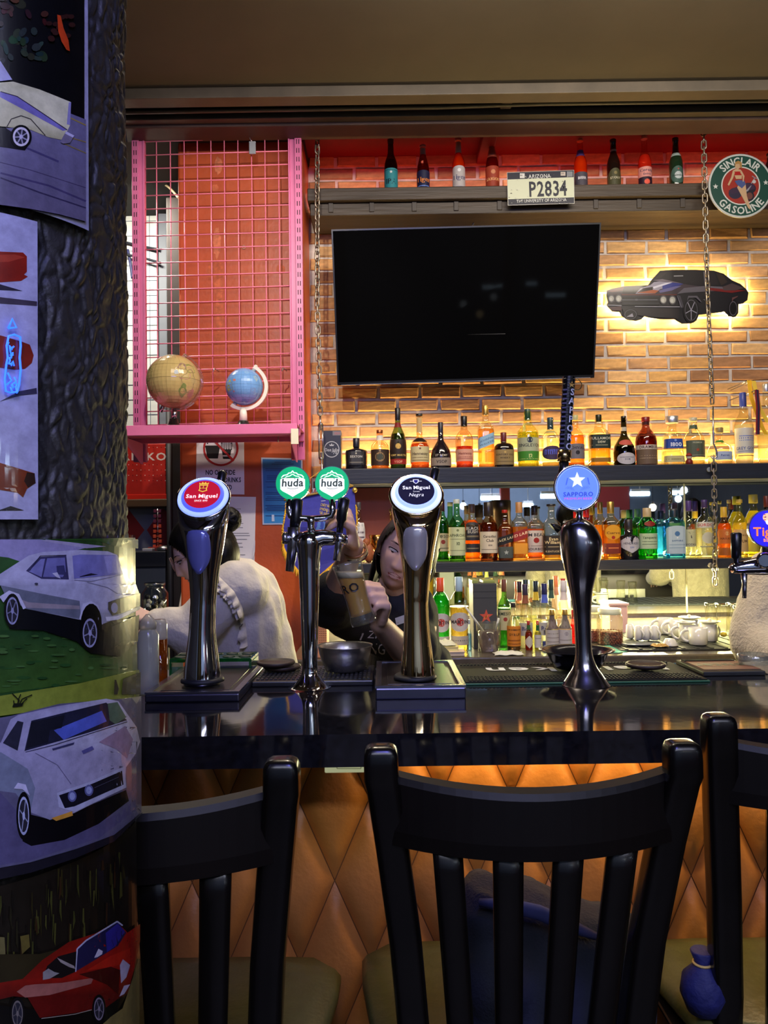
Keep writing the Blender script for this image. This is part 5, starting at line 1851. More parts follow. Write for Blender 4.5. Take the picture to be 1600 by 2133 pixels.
# shelf of the rack
YF = 3.50
s0, s1 = W(250, 885, YF), W(619, 884, YF)
zt = W(450, 884, YF).z
zl = W(450, 905, YF).z
rs = thing('rack_shelf', 'pink steel shelf under the mesh rack holding two globes', 'shelf', (s0.x + .4, 3.66, zl))
MB().bbox((s0.x - .05, YF, zl), (s1.x, YF + .004, zt), .0015).build('lip', m_pink, rs)
mb = MB().bbox((s0.x - .05, YF + .004, zt - .005), (s1.x, YR - .014, zt - .001), .001)
mb.bbox((s0.x - .05, YF + .004, zl), (s1.x, YF + .06, zl + .004), .001).bbox((s0.x - .05, YF + .12, zl + .005), (s1.x, YF + .14, zl + .04), .002)
mb.bbox((s0.x - .05, YR - .03, zl), (s1.x, YR - .014, zt - .005), .002)
mb.build('deck', m_pink, rs)
for xx in (W(300, 900, YR).x, W(620, 900, YR).x):
 zz = zl
 mb = MB()
 pts = [(YF + .03, zl), (YR - .014, zl), (YR - .014, zl - .10), (YR - .05, zl - .10), (YF + .05, zl - .02)]
 mb.prism(pts, lambda a, b: (xx - .004, a, b), lambda a, b: (xx, a, b))
 mb.build('bracket', m_pink, rs)
a, b = W(606, 893, YF - .004), W(622, 925, YF - .004)
tg = thing('price_tag', 'small cream plastic tag clipped on the right end of the pink shelf', 'tag', (a.x, YF - .004, b.z))
MB().bbox((a.x, YF - .007, b.z), (b.x, YF - .001, a.z), .001).build('card', M('tag_cream', (220, 214, 190), .5), tg)
h = W(580, 925, YF + .1)
MB().tube([Vector((h.x, h.y, zl)), Vector((h.x, h.y, zl - .02)), Vector((h.x, h.y - .01, zl - .026)), Vector((h.x, h.y - .014, zl - .016))], .003, 6).build('hook', M('steel_wire', (190, 185, 180), .3, .9), rs)
# grey tag hanging on the mesh
p = W(526, 307, YR - .02)
gt_ = thing('metal_tag', 'small grey metal tag hanging by a wire on the mesh', 'tag', p)
mb = MB().bbox(p + Vector((-.016, -.006, -.034)), p + Vector((.016, .004, .028)), .002)
mb.build('plate', M('tag_metal', (170, 175, 180), .4, .5), gt_)
MB().tube([W(505, 245, YR - .02), W(514, 270, YR - .022), W(522, 292, YR - .02), p + Vector((0, 0, .028))], .0025, 6).build('wire', M('steel_wire', (190, 185, 180), .3, .9), gt_)
# ------------------------------------------------------------------ globes
YGL = 3.655
m_map = Mprint('globe_map', .22, nz=(18, .10), coat=.6)
def globe(label, cx, cy, R_px, basepy, sea, lands, tilt, kind, seed):
 k = mpp(YGL)
 C = W(cx, cy, YGL)
 R = R_px * k
 zb = zt - .001
 t = thing('globe', label, 'globe', (C.x, YGL, zb), 'globes on the pink shelf')
 A = Art(ydir=1)
 # sea sphere as coloured patches, lands on top
 def sph(u, v, l):
  la, lo = math.radians(v), math.radians(u)
  r = R + l * .00006
  return C + Vector((math.sin(lo) * math.cos(la), -math.cos(lo) * math.cos(la), math.sin(la))) * r
 A.L = 0
 n, m = 40, 22
 sv = []
 A.maxu = None
 for i in range(n):
  for j in range(m):
   u0, u1 = -180 + 360 * i / n, -180 + 360 * (i + 1) / n
   v0, v1 = -89.5 + 179 * j / m, -89.5 + 179 * (j + 1) / m
   A.poly([(u0, v0), (u1, v0), (u1, v1), (u0, v1)], sea, step=False)
 A.L = 1
 rnd = random.Random(seed)
 for (lo, la, rx, ry, col) in lands:
  N = 22
  ph = rnd.uniform(0, 50)
  pts = []
  for i in range(N):
   a = 2 * PI * i / N
   s = 1 + .55 * noise.noise(Vector((ph, math.cos(a) * 1.6, math.sin(a) * 1.6)))
   pts.append((lo + rx * s * math.cos(a), la + ry * s * math.sin(a)))
  A.poly(pts, col)
 for la in range(-60, 61, 30):
  A.line([(-100 + 10 * i, la) for i in range(21)], .5, [int(x * .78) for x in sea])
 for lo in range(-90, 91, 30):
  A.line([(lo, -80 + 10 * i) for i in range(17)], .5, [int(x * .78) for x in sea])
 A.build('map_ball', sph, m_map, t)
 axd = Vector((math.sin(math.radians(tilt)), 0, math.cos(math.radians(tilt))))
 xx = Vector((axd.z, 0, -axd.x))
 if kind == 'clear':
  mb = MB()
  rs_ = []
  for i in range(25):
   a = PI * i / 24
   d = axd * math.cos(a) + xx * math.sin(a)
   ring = [C + d * (R * 1.10) + Vector((0, -.012, 0)), C + d * (R * 1.03) + Vector((0, -.012, 0)), C + d * (R * 1.03) + Vector((0, .012, 0)), C + d * (R * 1.10) + Vector((0, .012, 0))]
   rs_.append(ring)
  mb.rings(rs_, sm=False)
  mb.build('meridian_arm', Mglass((235, 228, 220), 1, .10, .05, .10, (230, 220, 210)), t)
  q = C - axd * R
  MB().tube([q + axd * .01, q - axd * .03], .009, 10).build('pin', m_steel, t)
  MB().tube([C + axd * R * .99, C + axd * R * 1.12], [.012, .008], 10).build('pin', Mglass((235, 228, 220), 1, .10, .05, .2, (230, 220, 210)), t)
  st = Vector((C.x + .004, YGL, C.z - R * 1.05))
  MB().tube([st, Vector((st.x - .004, YGL, zb + .05))], .011, 12).build('stem', m_steel, t)
  MB().lathe([(.088, 0), (.086, .006), (.045, .014), (.026, .026), (.020, .05), (.012, .052)], (st.x - .006, YGL, zb), 30).build('base', M('globe_black', (20, 18, 18), .22), t)
 else:
  mw = M('globe_white', (228, 220, 205), .4)
  rs_ = []
  for i in range(29):
   a = math.radians(-4 + 190 * i / 28)
   d = axd * math.cos(a) + xx * math.sin(a)
   w0, w1 = R * 1.10, R * 1.28
   rs_.append([C + d * w1 + Vector((0, -.010, 0)), C + d * w0 + Vector((0, -.010, 0)), C + d * w0 + Vector((0, .010, 0)), C + d * w1 + Vector((0, .010, 0))])
  MB().rings(rs_, sm=False).build('meridian_arm', mw, t)
  MB().tube([C + axd * R * .98, C + axd * R * 1.34], [.010, .007], 10).build('pin', mw, t)
  MB().tube([C - axd * R * .98, C - axd * R * 1.30], [.010, .010], 10).build('pin', mw, t)
  st = Vector((C.x - .006, YGL, C.z - R * 1.14))
  MB().tube([st, Vector((st.x, YGL, zb + .034))], [.016, .019], 14).build('stem', mw, t)
  MB().lathe([(.048, 0), (.046, .008), (.030, .018), (.022, .036), (.012, .038)], (st.x, YGL, zb), 28).build('base', M('globe_dark', (30, 34, 30), .25), t)
 return t
G1, G2, PK, YL, GR_ = (150, 150, 84), (120, 132, 74), (176, 128, 112), (196, 180, 108), (132, 130, 110)
globe('large antique tan globe with a clear meridian arm', 362, 795, 56, 885, (190, 166, 108),
      [(-48, 0, 16, 26, G2), (-50, 8, 10, 16, G1), (-58, 26, 12, 10, (150, 140, 90)), (38, 12, 17, 14, PK), (48, -6, 15, 22, (156, 136, 96)), (34, 24, 10, 8, (150, 118, 104)), (54, 22, 12, 10, G1), (36, -28, 9, 14, G2), (20, 10, 5, 4, (160, 170, 180)), (-6, 58, 26, 12, (168, 146, 88)), (60, -32, 9, 10, PK), (2, -70, 40, 10, (176, 150, 96))], 24, 'clear', 3)
globe('small blue globe in a white curved meridian arm', 509, 806, 39, 885, (112, 158, 214),
      [(-40, -4, 12, 16, (176, 182, 60)), (-46, -12, 8, 10, (150, 170, 70)), (-22, 12, 5, 4, (196, 120, 110)), (-26, -22, 3, 3, (170, 120, 140)), (50, 20, 8, 9, (150, 175, 190)), (20, 40, 10, 5, (130, 170, 210)), (40, -18, 10, 7, (120, 150, 200))], 30, 'white', 8)
# ------------------------------------------------------------------ notices on the orange wall
m_paper = Mprint('paper_print', .55)
m_lam = Mprint('laminated_print', .3, coat=.4)
YP = 3.945
def sheet(name, label, corners, cat, col, mat, group=None):
 p = [W(u, v, YP) for u, v in corners]
 c = (p[2] + p[3]) / 2
 t = thing(name, label, cat, c, group)
 mb = MB()
 B = [q + Vector((0, .0035, 0)) for q in p]
 mb.hexa([p[0], p[1], B[1], B[0], p[3], p[2], B[2], B[3]])
 o = mb.build('paper', M('paper_%d_%d_%d' % col, col, .55), t)
 return t
t = sheet('notice', 'white no outside food or drinks notice under the pink shelf', [(410, 890), (508, 890), (509, 1030), (408, 1029)], 'notice', (232, 226, 236), m_paper)
A = Art()
k1 = (24, 22, 26)
A.poly([(428, 932), (458, 932), (454, 955), (432, 955)], k1)
A.rect(427, 928, 459, 932, k1)
A.ring(443, 925, 12, 16, 2.4, k1, 16, PI, 2 * PI)
A.poly([(462, 936), (482, 936), (479, 956), (465, 956)], k1)
for i, x in enumerate((462, 467, 472, 477, 482)):
 A.poly([(x - 2, 918 + abs(2 - i) * 2), (x + 2, 918 + abs(2 - i) * 2), (x + 1.4, 937), (x - 1.6, 937)], k1)
 A.rect(x - .6, 920 + abs(2 - i) * 2, x + .5, 935, (196, 190, 204))
A.rect(464, 948, 480, 951, (196, 190, 204))
A.ring(460, 934, 37, 37, 4.2, (176, 40, 44), 36)
A.line([(434, 906), (487, 960)], 4.4, (176, 40, 44))
A.text('NO OUTSIDE', 459, 984, 9.5, k1, w=62, bold=1)
A.text('FOOD OR DRINKS', 461, 999.5, 9.5, k1, w=82, bold=1)
A.text('ALLOWED', 461, 1015, 9.5, k1, w=44, bold=1)
A.build('print', flat(YP - .0004), Mprint('print_plain'), t)
t = sheet('paper_sheet', 'white typed paper with a curled corner behind the woman in white', [(449, 1034), (533, 1035), (530, 1172), (449, 1174)], 'paper', (232, 230, 236), m_paper)
A = Art()
rnd = random.Random(2)
y = 1056
while y < 1160:
 if rnd.random() < .8:
  x0, x1 = 476 + rnd.uniform(-3, 4), rnd.uniform(498, 521)
  A.rect(x0, y, x1, y + 1.1, (120, 118, 128))
 y += rnd.choice([3.6, 3.6, 5, 8])
A.build('print', flat(YP - .0004), Mprint('print_plain'), t)
mb = MB()
a, b, c = W(533, 1120, YP), W(530, 1172, YP), W(519, 1172, YP)
cu_ = [W(534, 1128, YP - .001), W(533, 1140, YP - .012), W(527, 1160, YP - .02), W(520, 1173, YP - .018)]
mb.add([W(532, 1124, YP - .0005), W(531, 1150, YP - .012), W(526, 1168, YP - .018), W(518, 1173, YP - .001), W(524, 1166, YP - .02)], [(0, 1, 4), (1, 2, 4), (2, 3, 4)], 0, True)
mb.build('curled_corner', M('paper_curl', (206, 206, 216), .55), t)
t = sheet('blue_notice', 'blue laminated notice with small print left of the pennant', [(544, 953), (630, 955), (631, 1092), (547, 1093)], 'notice', (176, 190, 224), m_lam)
A = Art()
A.poly([(547, 956), (627, 958), (628, 1089), (550, 1090)], [(52, 110, 184), (52, 112, 186), (60, 140, 210), (58, 138, 210)])
rnd = random.Random(6)
A.rect(572, 962, 606, 963.4, (34, 52, 120)).rect(566, 966, 612, 967.2, (34, 52, 120))
y = 976
while y < 1078:
 x0 = rnd.choice([553, 556])
 A.rect(x0, y, rnd.uniform(598, 618), y + 1.1, (34, 58, 128))
 y += rnd.choice([3.4, 3.4, 3.4, 6, 11])
A.poly([(566, 1072), (571, 1072), (572, 1086), (566, 1086)], (190, 205, 235))
A.build('print', flat(YP - .0004), m_lam, t)
# ------------------------------------------------------------------ blue pennant with yellow fringe
YN = 3.55
pn = thing('pennant', 'blue pennant with yellow fringe and lettering hanging behind the twin tower', 'pennant', W(665, 1020, YN))
out = [(598, 1042), (640, 1031), (690, 1022), (737, 1014), (741, 1050), (743, 1092), (728, 1130), (700, 1168), (668, 1196), (648, 1204), (624, 1190), (604, 1166), (592, 1140), (590, 1100), (596, 1066)]
wav = lambda u, v: YN + .012 * math.sin(u * .09) + .006 * math.sin(v * .05)
MB().prism(out, lambda u, v: W(u, v, wav(u, v)), lambda u, v: W(u, v, wav(u, v) + .006)).build('cloth', M('pennant_blue', (42, 44, 150), .7, nz=(50, .12), sheen=.3), pn)
fm = MB()
edge = [(598, 1042), (596, 1066), (590, 1100), (592, 1140), (604, 1166), (624, 1190), (648, 1204), (668, 1196), (700, 1168), (728, 1130), (743, 1092), (741, 1050)]
rnd = random.Random(11)
for (u0, v0), (u1, v1) in zip(edge[:-1], edge[1:]):
 n = int(math.hypot(u1 - u0, v1 - v0) / 1.6)
 nx, ny = (v1 - v0), -(u1 - u0)
 l = math.hypot(nx, ny)
 for i in range(n):
  s = i / n
  u, v = u0 + (u1 - u0) * s, v0 + (v1 - v0) * s
  ln = rnd.uniform(9, 17) if v > 1120 else rnd.uniform(5, 9)
  ou, ov = -nx / l * ln * .5, -ny / l * ln * .3 + ln * .7
  d = 1 if (u < 655) else -1
  a = W(u, v, wav(u, v) - .002)
  b = W(u - abs(ou) * d * .8 + rnd.uniform(-1.5, 1.5), v + ov, wav(u, v) - .004)
  fm.tube([a, a.lerp(b, .5) + Vector((rnd.uniform(-.003, .003), -.002, 0)), b], [.0022, .002, .0012], 4)
stuff(fm.build('fringe', M('fringe_yellow', (222, 172, 26), .7), pn))
MB().tube([W(592, 1042, YN - .005), W(736, 1012, YN - .005)], .005, 8).build('rod', M('pennant_rod', (150, 120, 60), .4), pn)
MB().tube([W(638, 1033, YN - .005), Vector((W(638, 1033, YN).x - .04, 3.949, W(638, 1033, YN).z + .02))], .004, 6).build('bracket', M('pennant_rod', (150, 120, 60), .4), pn)
MB().ellipsoid(W(739, 1021, YN - .005), (.012, .012, .012), 14, 10).build('knob', M('gold_knob', (222, 190, 90), .25, .7), pn)
MB().tube([W(592, 1042, YN - .005), W(640, 1000, 3.7), W(672, 978, 3.905), W(700, 995, 3.7), W(736, 1012, YN - .005)], .0018, 5).build('cord', M('pennant_cord', (200, 160, 60), .7), pn)
A = Art()
wt_, yl_ = (196, 198, 226), (196, 172, 60)
ro = .20
A.text('THI ĐUA', 672, 1016 + 6, 6.5, wt_, w=44, rot=-ro * .3, bold=1)
A.text('BAN TỔ CHỨC', 668, 1032, 8, wt_, w=52, rot=-ro * .5, bold=1)
A.line([(650, 1040), (664, 1044), (678, 1043)], 1.2, wt_)
A.text('NGHIỆP VỤ CHỮA CHÁY VÀ CỨU', 664, 1050, 5.6, yl_, w=68, rot=-ro, bold=1)
A.text('BẢO ĐẢM AN TOÀN PHÒNG CHÁY', 662, 1058.5, 5.6, yl_, w=70, rot=-ro, bold=1)
A.text('THÀNH PHỐ ĐÀ NẴNG', 661, 1067, 5.6, yl_, w=58, rot=-ro, bold=1)
A.build('lettering', lambda u, v, l: W(u, v, wav(u, v) - .0016 - l * .0001), Mprint('print_plain'), pn)
A = Art()
A.ell(660, 1094, 18, 18, (90, 130, 200), 24).ell(660, 1094, 15, 15, (60, 80, 170), 24)
A.star(660, 1094, 9, (200, 205, 240))
A.build('emblem', lambda u, v, l: W(u, v, wav(u, v) - .0016 - l * .0001), Mprint('print_plain'), pn)
# perforated orange basket behind the twin tower
a, b = W(655, 1282, 3.0), W(681, 1342, 3.0)
pb_ = thing('perforated_basket', 'pale orange perforated basket glimpsed between twin tower and bartender', 'basket', ((a.x + b.x) / 2, 3.05, .95))
mb = MB().bbox((a.x, 3.0, .95), (b.x, 3.12, a.z), .004)
mb.build('body', M('basket_orange', (216, 150, 110), .5), pb_)
A = Art()
for i in range(6):
 for j in range(12):
  A.ell(658 + i * 4.2, 1292 + j * 4.6, 1.1, 1.1, (90, 50, 30), 6)
A.build('holes', flat(2.9994), Mprint('print_plain'), pb_)
# ------------------------------------------------------------------ things in the corner left of the column
a, b = W(262, 925, 4.6), W(346, 1042, 4.6)
rb_ = thing('red_sign', 'red perforated sheet metal sign with white capitals beside the pillar', 'sign', ((a.x + b.x) / 2, 4.62, b.z))
MB().bbox((a.x - .2, 4.6, b.z), (b.x, 4.66, a.z), .004).build('panel', M('red_sheet', (176, 36, 24), .35, nz=(8, .12)), rb_)
MB().bbox((a.x - .2, 4.592, b.z), (b.x + .004, 4.602, b.z + .035), .002).build('bottom_strip', M('red_strip', (206, 40, 22), .3), rb_)
A = Art()
A.text('RIVIKO', 300, 951, 15, (206, 186, 180), w=92, bold=1)
for i in range(10):
 for j in range(5):
  A.ell(268 + i * 8.5, 932 + (0 if j == 0 else 36 + 11 * (j - 1)), 1.1, 1.0, (220, 190, 180) if (i + j) % 2 else (90, 16, 12), 6)
A.build('lettering', flat(4.5994), Mprint('print_plain'), rb_)
sp_ = thing('red_sign_post', 'black pole standing between the red sign and orange wall', 'pole', (W(359, 1000, 4.3).x, 4.25, 0))
MB().tube([(W(360, 1000, 4.3).x, 4.25, 0), (W(358, 1000, 4.3).x, 4.25, 2.2)], .017, 12).build('pole', m_blackm, sp_)
a, b = W(262, 1040, 4.55), W(352, 1056, 4.55)
ln_ = thing('wooden_beam', 'short brown wooden beam below the red sign', 'beam', ((a.x + b.x) / 2, 4.6, b.z))
MB().bbox((a.x - .2, 4.55, b.z), (b.x, 4.75, a.z), .006).build('plank', M('brown_plank', (84, 58, 34), .5, nz=(6, .3), stretch=(.4, 4, 4)), ln_)
a, b = W(262, 1056, 4.7), W(352, 1150, 4.7)
db = thing('diamond_board', 'grey board painted with red diamonds under the wooden beam', 'board', ((a.x + b.x) / 2, 4.72, b.z))
MB().bbox((a.x - .2, 4.7, b.z - .1), (b.x + .02, 4.73, a.z), .003).build('panel', M('diamond_grey', (116, 116, 126), .6), db)
A = Art()
rd = (156, 34, 22)
for cx in (264, 343):
 A.poly([(cx - 37, 1104), (cx, 1056), (cx + 37 if cx < 300 else cx + 10, 1104 if cx < 300 else 1070), (cx, 1152)] if cx < 300 else [(306, 1104), (340, 1058), (352, 1072), (352, 1140), (336, 1152)], rd)
A.build('print', flat(4.6994), Mprint('print_plain'), db)
a, b = W(262, 1150, 4.3), W(346, 1320, 4.3)
cb_ = thing('black_cabinet', 'black cabinet in the corner left of the woman in white', 'cabinet', ((a.x + b.x) / 2, 4.45, 0))
zct = W(310, 1148, 4.3).z
MB().bbox((a.x - .3, 4.3, 0), (b.x, 4.65, zct), .006).build('body', M('cabinet_black', (44, 48, 54), .4), cb_)
MB().bbox((a.x - .3, 4.285, zct - .085), (b.x + .004, 4.3, zct - .004), .003).build('drawer', M('cabinet_front', (30, 32, 36), .4), cb_)
MB().bbox((a.x - .3, 4.29, .2), (b.x, 4.3, zct - .095), .003).build('door', M('cabinet_door', (60, 66, 76), .35), cb_)
# tower model in orange
c = W(329, 1146, 4.4)
tm = thing('tower_model', 'small orange lattice tower model on the black cabinet', 'model', (c.x, 4.4, zct))
mo = M('model_orange', (226, 84, 40), .5)
MB().tube([(c.x, 4.4, zct), (c.x, 4.4, W(329, 1060, 4.4).z)], .003, 6).build('mast', m_steel, tm)
for i in range(8):
 z = W(329, 1138 - i * 10.5, 4.4).z
 w_ = .017 - .0007 * i
 mb = MB()
 for sx in (-1, 1):
  mb.bbox((c.x + sx * w_ - .008, 4.39, z - .009), (c.x + sx * w_ + .008, 4.41, z + .009), .001)
 mb.bbox((c.x - w_, 4.395, z - .002), (c.x + w_, 4.405, z + .002), .0005)
 mb.build('tier', mo if i < 5 else M('model_dark', (120, 40, 60), .5), tm)
MB().bbox((c.x - .05, 4.38, zct), (c.x + .02, 4.42, zct + .02), .002).build('base', M('model_base', (150, 40, 26), .5), tm)
c = W(344, 1143, 4.36)
dsh = thing('silver_dish', 'silver covered dish at the cabinet edge beside the tower model', 'dish', (c.x - .005, 4.36, zct))
MB().lathe([(.03, 0), (.045, .006), (.045, .012), (.03, .026), (.004, .03)], (c.x - .005, 4.36, zct), 20).build('dish', m_steel, dsh)
c = W(312, 1142, 4.34)
cd_ = thing('white_card', 'small white card lying on the black cabinet', 'card', (c.x, 4.34, zct))
MB().bbox((c.x - .035, 4.32, zct), (c.x + .02, 4.37, zct + .014), .002).build('card', M('card_white', (216, 212, 200), .6), cd_)
# glass jar with spotted contents, on the back end of a side table
c = W(318, 1288, 3.4)
zt2 = c.z
sd = thing('side_table', 'low dark side table carrying the spotted glass jar', 'table', (c.x, 3.4, 0))
MB().bbox((c.x - .18, 3.3, zt2 - .03), (c.x + .10, 3.56, zt2), .004).build('top', M('side_dark', (34, 30, 28), .5), sd)
for sx in (-.16, .08):
 for sy in (3.32, 3.54):
  MB().bbox((c.x + sx - .012, sy - .012, 0), (c.x + sx + .012, sy + .012, zt2 - .03), .003).build('leg', M('side_dark', (34, 30, 28), .5), sd)
jr = thing('spotted_jar', 'lidded glass jar of black and white spotted pieces left of the woman', 'jar', (c.x + .01, 3.4, zt2))
k = mpp(3.4)
MB().lathe([(24 * k, 0), (27 * k, .01), (27 * k, 52 * k), (20 * k, 62 * k), (18 * k, 66 * k), (21 * k, 68 * k), (21 * k, 74 * k)], (c.x + .01, 3.4, zt2), 28).build('glass', Mglass((190, 200, 205), 1, .10, .04), jr)
mb = MB()
rnd = random.Random(8)
for i in range(22):
 mb.ellipsoid((c.x + .01 + rnd.uniform(-17, 17) * k, 3.4 + rnd.uniform(-17, 17) * k, zt2 + rnd.uniform(6, 46) * k), (.012, .012, .012), 8, 6, mi=i % 2)
stuff(mb.build('contents', [M('spot_white', (214, 205, 190), .6), M('spot_black', (24, 22, 22), .6)], jr))
# ================================================================== TELEVISION
tl, tr_, brr, bl_ = W(690, 478, 3.88), W(1252.5, 463.5, 3.88), W(1238, 787, 4.04), W(703, 803, 4.04)
tvn = (tr_ - tl).cross(bl_ - tl).normalized()
if tvn.y > 0:
 tvn = -tvn
tv = thing('television', 'large black flat television tilted down on the brick wall', 'television', (tl + tr_ + brr + bl_) / 4)
xq = (tr_ - tl).normalized()
dq = (bl_ - tl).normalized()
th = .035
mb = MB()
P = [bl_, brr, tr_, tl]
mb.hexa([p - tvn * th for p in P] + P)
mb.build('body', M('tv_plastic', (14, 14, 16), .3), tv)
e = .008
Q = [bl_ + xq * e - dq * e * 2, brr - xq * e - dq * e * 2, tr_ - xq * e + dq * e, tl + xq * e + dq * e]
mb = MB().hexa([p for p in Q] + [p + tvn * .0012 for p in Q])
mb.build('screen', M('tv_glass', (7, 7, 8), .04, spec=.01), tv)
mb = MB().hexa([bl_ + xq * .02 - dq * .004 + tvn * .001, brr - xq * .02 - dq * .004 + tvn * .001, brr - xq * .02 + tvn * .001, bl_ + xq * .02 + tvn * .001] + [bl_ + xq * .02 - dq * .004 + tvn * .003, brr - xq * .02 - dq * .004 + tvn * .003, brr - xq * .02 + tvn * .003, bl_ + xq * .02 + tvn * .003])
mb.build('bottom_strip', M('tv_trim', (190, 190, 195), .25, .9), tv)
cc_ = (tl + tr_ + brr + bl_) / 4 - tvn * .04
mb = MB().hexa([cc_ + Vector((-.2, -.01, -.15)), cc_ + Vector((.2, -.01, -.15)), Vector((cc_.x + .2, 4.245, cc_.z - .15)), Vector((cc_.x - .2, 4.245, cc_.z - .15)), cc_ + Vector((-.2, -.01, .15)), cc_ + Vector((.2, -.01, .15)), Vector((cc_.x + .2, 4.245, cc_.z + .15)), Vector((cc_.x - .2, 4.245, cc_.z + .15))])
mb.build('wall_bracket', m_blackm, tv)
cable('thin black cable looping under the television corner', [(1186, 778, 4.055), (1202, 789, 4.12), (1212, 800, 4.14), (1206, 812, 4.14), (1190, 810, 4.14)], .0025, (30, 28, 26))
cable('grey cable rising from the television top to the high shelf', [(984, 470, 4.1), (990, 458, 4.12), (996, 450, 4.14)], .004, (120, 115, 110))
# ================================================================== BACKLIT CAR SIGN
YCS = 4.175
cz = lambda P: [(1200 + x / 4, 480 + y / 4) for x, y in P]
outl = [(255, 500), (300, 485), (400, 465), (600, 455), (630, 410), (700, 335), (800, 328), (1000, 328), (1150, 335), (1230, 360), (1300, 415), (1370, 445), (1420, 490), (1438, 520), (1430, 580), (1390, 610), (1355, 615), (1352, 690), (1330, 720), (1270, 716), (1246, 690), (1240, 678), (1100, 695), (1020, 705), (1005, 750), (960, 775), (880, 778), (840, 755), (820, 740), (700, 740), (600, 725), (570, 715), (545, 740), (500, 755), (430, 745), (380, 715), (360, 680), (300, 675), (260, 635), (255, 620), (265, 600), (252, 545)]
cs = thing('car_sign', 'backlit cutout sign of a dark muscle car on the brick wall', 'sign', W(1410, 650, YCS))
op = cz(outl)
MB().prism(op, lambda u, v: W(u, v, YCS), lambda u, v: W(u, v, YCS + .018)).build('cutout', M('sign_black', (20, 18, 22), .35), cs)
A = Art()
S = lambda P, c: A.poly(cz(P), c)
bk, wn, wh_, rd_, bl2, gy = (24, 22, 28), (36, 30, 34), (150, 146, 162), (110, 26, 26), (44, 52, 130), (92, 88, 98)
S(outl, bk)
S([(255, 500), (300, 487), (400, 467), (600, 458), (700, 440), (860, 440), (1060, 470), (840, 530), (380, 535), (262, 540)], (58, 46, 54))
S([(258, 505), (390, 470), (500, 462), (400, 500), (300, 515)], (96, 52, 48))
S([(385, 525), (400, 470), (600, 458), (530, 480), (495, 528)], (30, 24, 26))
S([(495, 528), (540, 480), (620, 455), (650, 430), (720, 420), (900, 440), (700, 490), (660, 525)], wh_)
S([(505, 522), (560, 482), (640, 470), (640, 500), (620, 524)], (34, 24, 22))
S([(720, 460), (830, 425), (905, 442), (800, 480), (720, 490)], bl2)
S([(640, 470), (740, 440), (830, 425), (740, 455), (650, 485)], (210, 208, 220))
S([(690, 500), (830, 465), (880, 462), (800, 500), (700, 520)], (96, 92, 140))
S([(500, 520), (640, 495), (690, 500), (660, 525)], (160, 84, 48))
S([(380, 531), (840, 531), (842, 540), (380, 540)], (90, 40, 34))
S([(630, 415), (705, 343), (1055, 342), (1058, 455), (900, 446), (700, 415)], (28, 24, 28))
S([(650, 408), (708, 352), (760, 350), (690, 412)], (40, 34, 36))
S([(1075, 345), (1150, 345), (1190, 455), (1105, 455), (1082, 440)], wn)
S([(1165, 350), (1220, 365), (1262, 430), (1210, 460)], (48, 38, 34))
S([(1062, 342), (1070, 342), (1085, 455), (1072, 458)], (110, 106, 116))
S([(842, 530), (900, 480), (1075, 462), (1240, 470), (1230, 500), (900, 520)], gy)
S([(1090, 475), (1240, 490), (1420, 500), (1300, 520), (1120, 500)], rd_)
S([(1220, 470), (1300, 440), (1400, 480), (1330, 500), (1230, 500)], (72, 58, 60))
S([(640, 415), (720, 405), (890, 442), (700, 424)], (110, 100, 110))
S([(815, 376), (893, 374), (893, 382), (815, 384)], (150, 150, 155))
S([(262, 540), (380, 540), (385, 600), (270, 605)], (30, 28, 32))
S([(380, 540), (700, 540), (695, 625), (385, 625)], (14, 13, 16))
for yy in (546, 580, 606):
 A.line(cz([(384, yy), (695, yy)]), .7, (70, 70, 84))
A.line(cz([(384, 578), (680, 577)]), 1.0, (110, 112, 125))
for i, (x, y, r) in enumerate(((295, 568, 26), (356, 568, 29), (728, 578, 30), (804, 580, 31))):
 A.ell(1200 + x / 4, 480 + y / 4, r / 4 * .98, (r + 8) / 4, (80, 78, 82), 18)
 A.ell(1200 + x / 4, 480 + y / 4, r / 4 * .78, (r + 2) / 4 * .84, (166, 166, 156), 16)
 A.ell(1200 + x / 4 - 1, 480 + y / 4 + 1.2, r / 4 * .4, r / 4 * .5, (190, 190, 182), 12)
A.line(cz([(260, 622), (380, 628)]), 1.6, (150, 150, 160))
A.line(cz([(490, 634), (865, 637)]), 1.6, (150, 150, 160))
S([(265, 640), (375, 632), (380, 670), (300, 668)], (70, 44, 46))
S([(385, 650), (860, 650), (850, 735), (600, 720), (400, 690)], (34, 28, 32))
S([(840, 535), (870, 545), (900, 640), (870, 650)], (60, 58, 66))
A.line(cz([(842, 545), (865, 600), (880, 640)]), .8, (120, 120, 132))
for (cx, cy, rx, ry) in ((960, 665, 68, 108), (455, 700, 64, 50), (1310, 650, 42, 74)):
 A.ell(1200 + cx / 4, 480 + cy / 4, rx / 4, ry / 4, (12, 11, 14), 24)
 A.ring(1200 + cx / 4, 480 + cy / 4, rx / 4 * .78, ry / 4 * .82, 1.0, (86, 84, 96), 24)
for i in range(5):
 a = 2 * PI * i / 5 + .3
 A.line([(1440, 646), (1440 + 12 * math.cos(a), 646 + 20 * math.sin(a))], 1.5, (150, 148, 165))
S([(420, 720), (470, 690), (480, 720)], (140, 138, 150))
S([(935, 545), (1010, 545), (1050, 600), (1030, 590), (1000, 560), (940, 560), (925, 590)], (84, 82, 92))
S([(1300, 560), (1350, 545), (1345, 555), (1310, 575), (1300, 600)], (90, 60, 60))
A.text('SS', 1200 + 504 / 4, 480 + 577 / 4, 3.6, (120, 120, 130), shear=.2)
A.line(cz([(1062, 575), (1072, 575), (1072, 585)]), .8, (130, 130, 140))
A.build('print', flat(YCS - .0003), Mprint('sign_print', .35, coat=.3), cs)
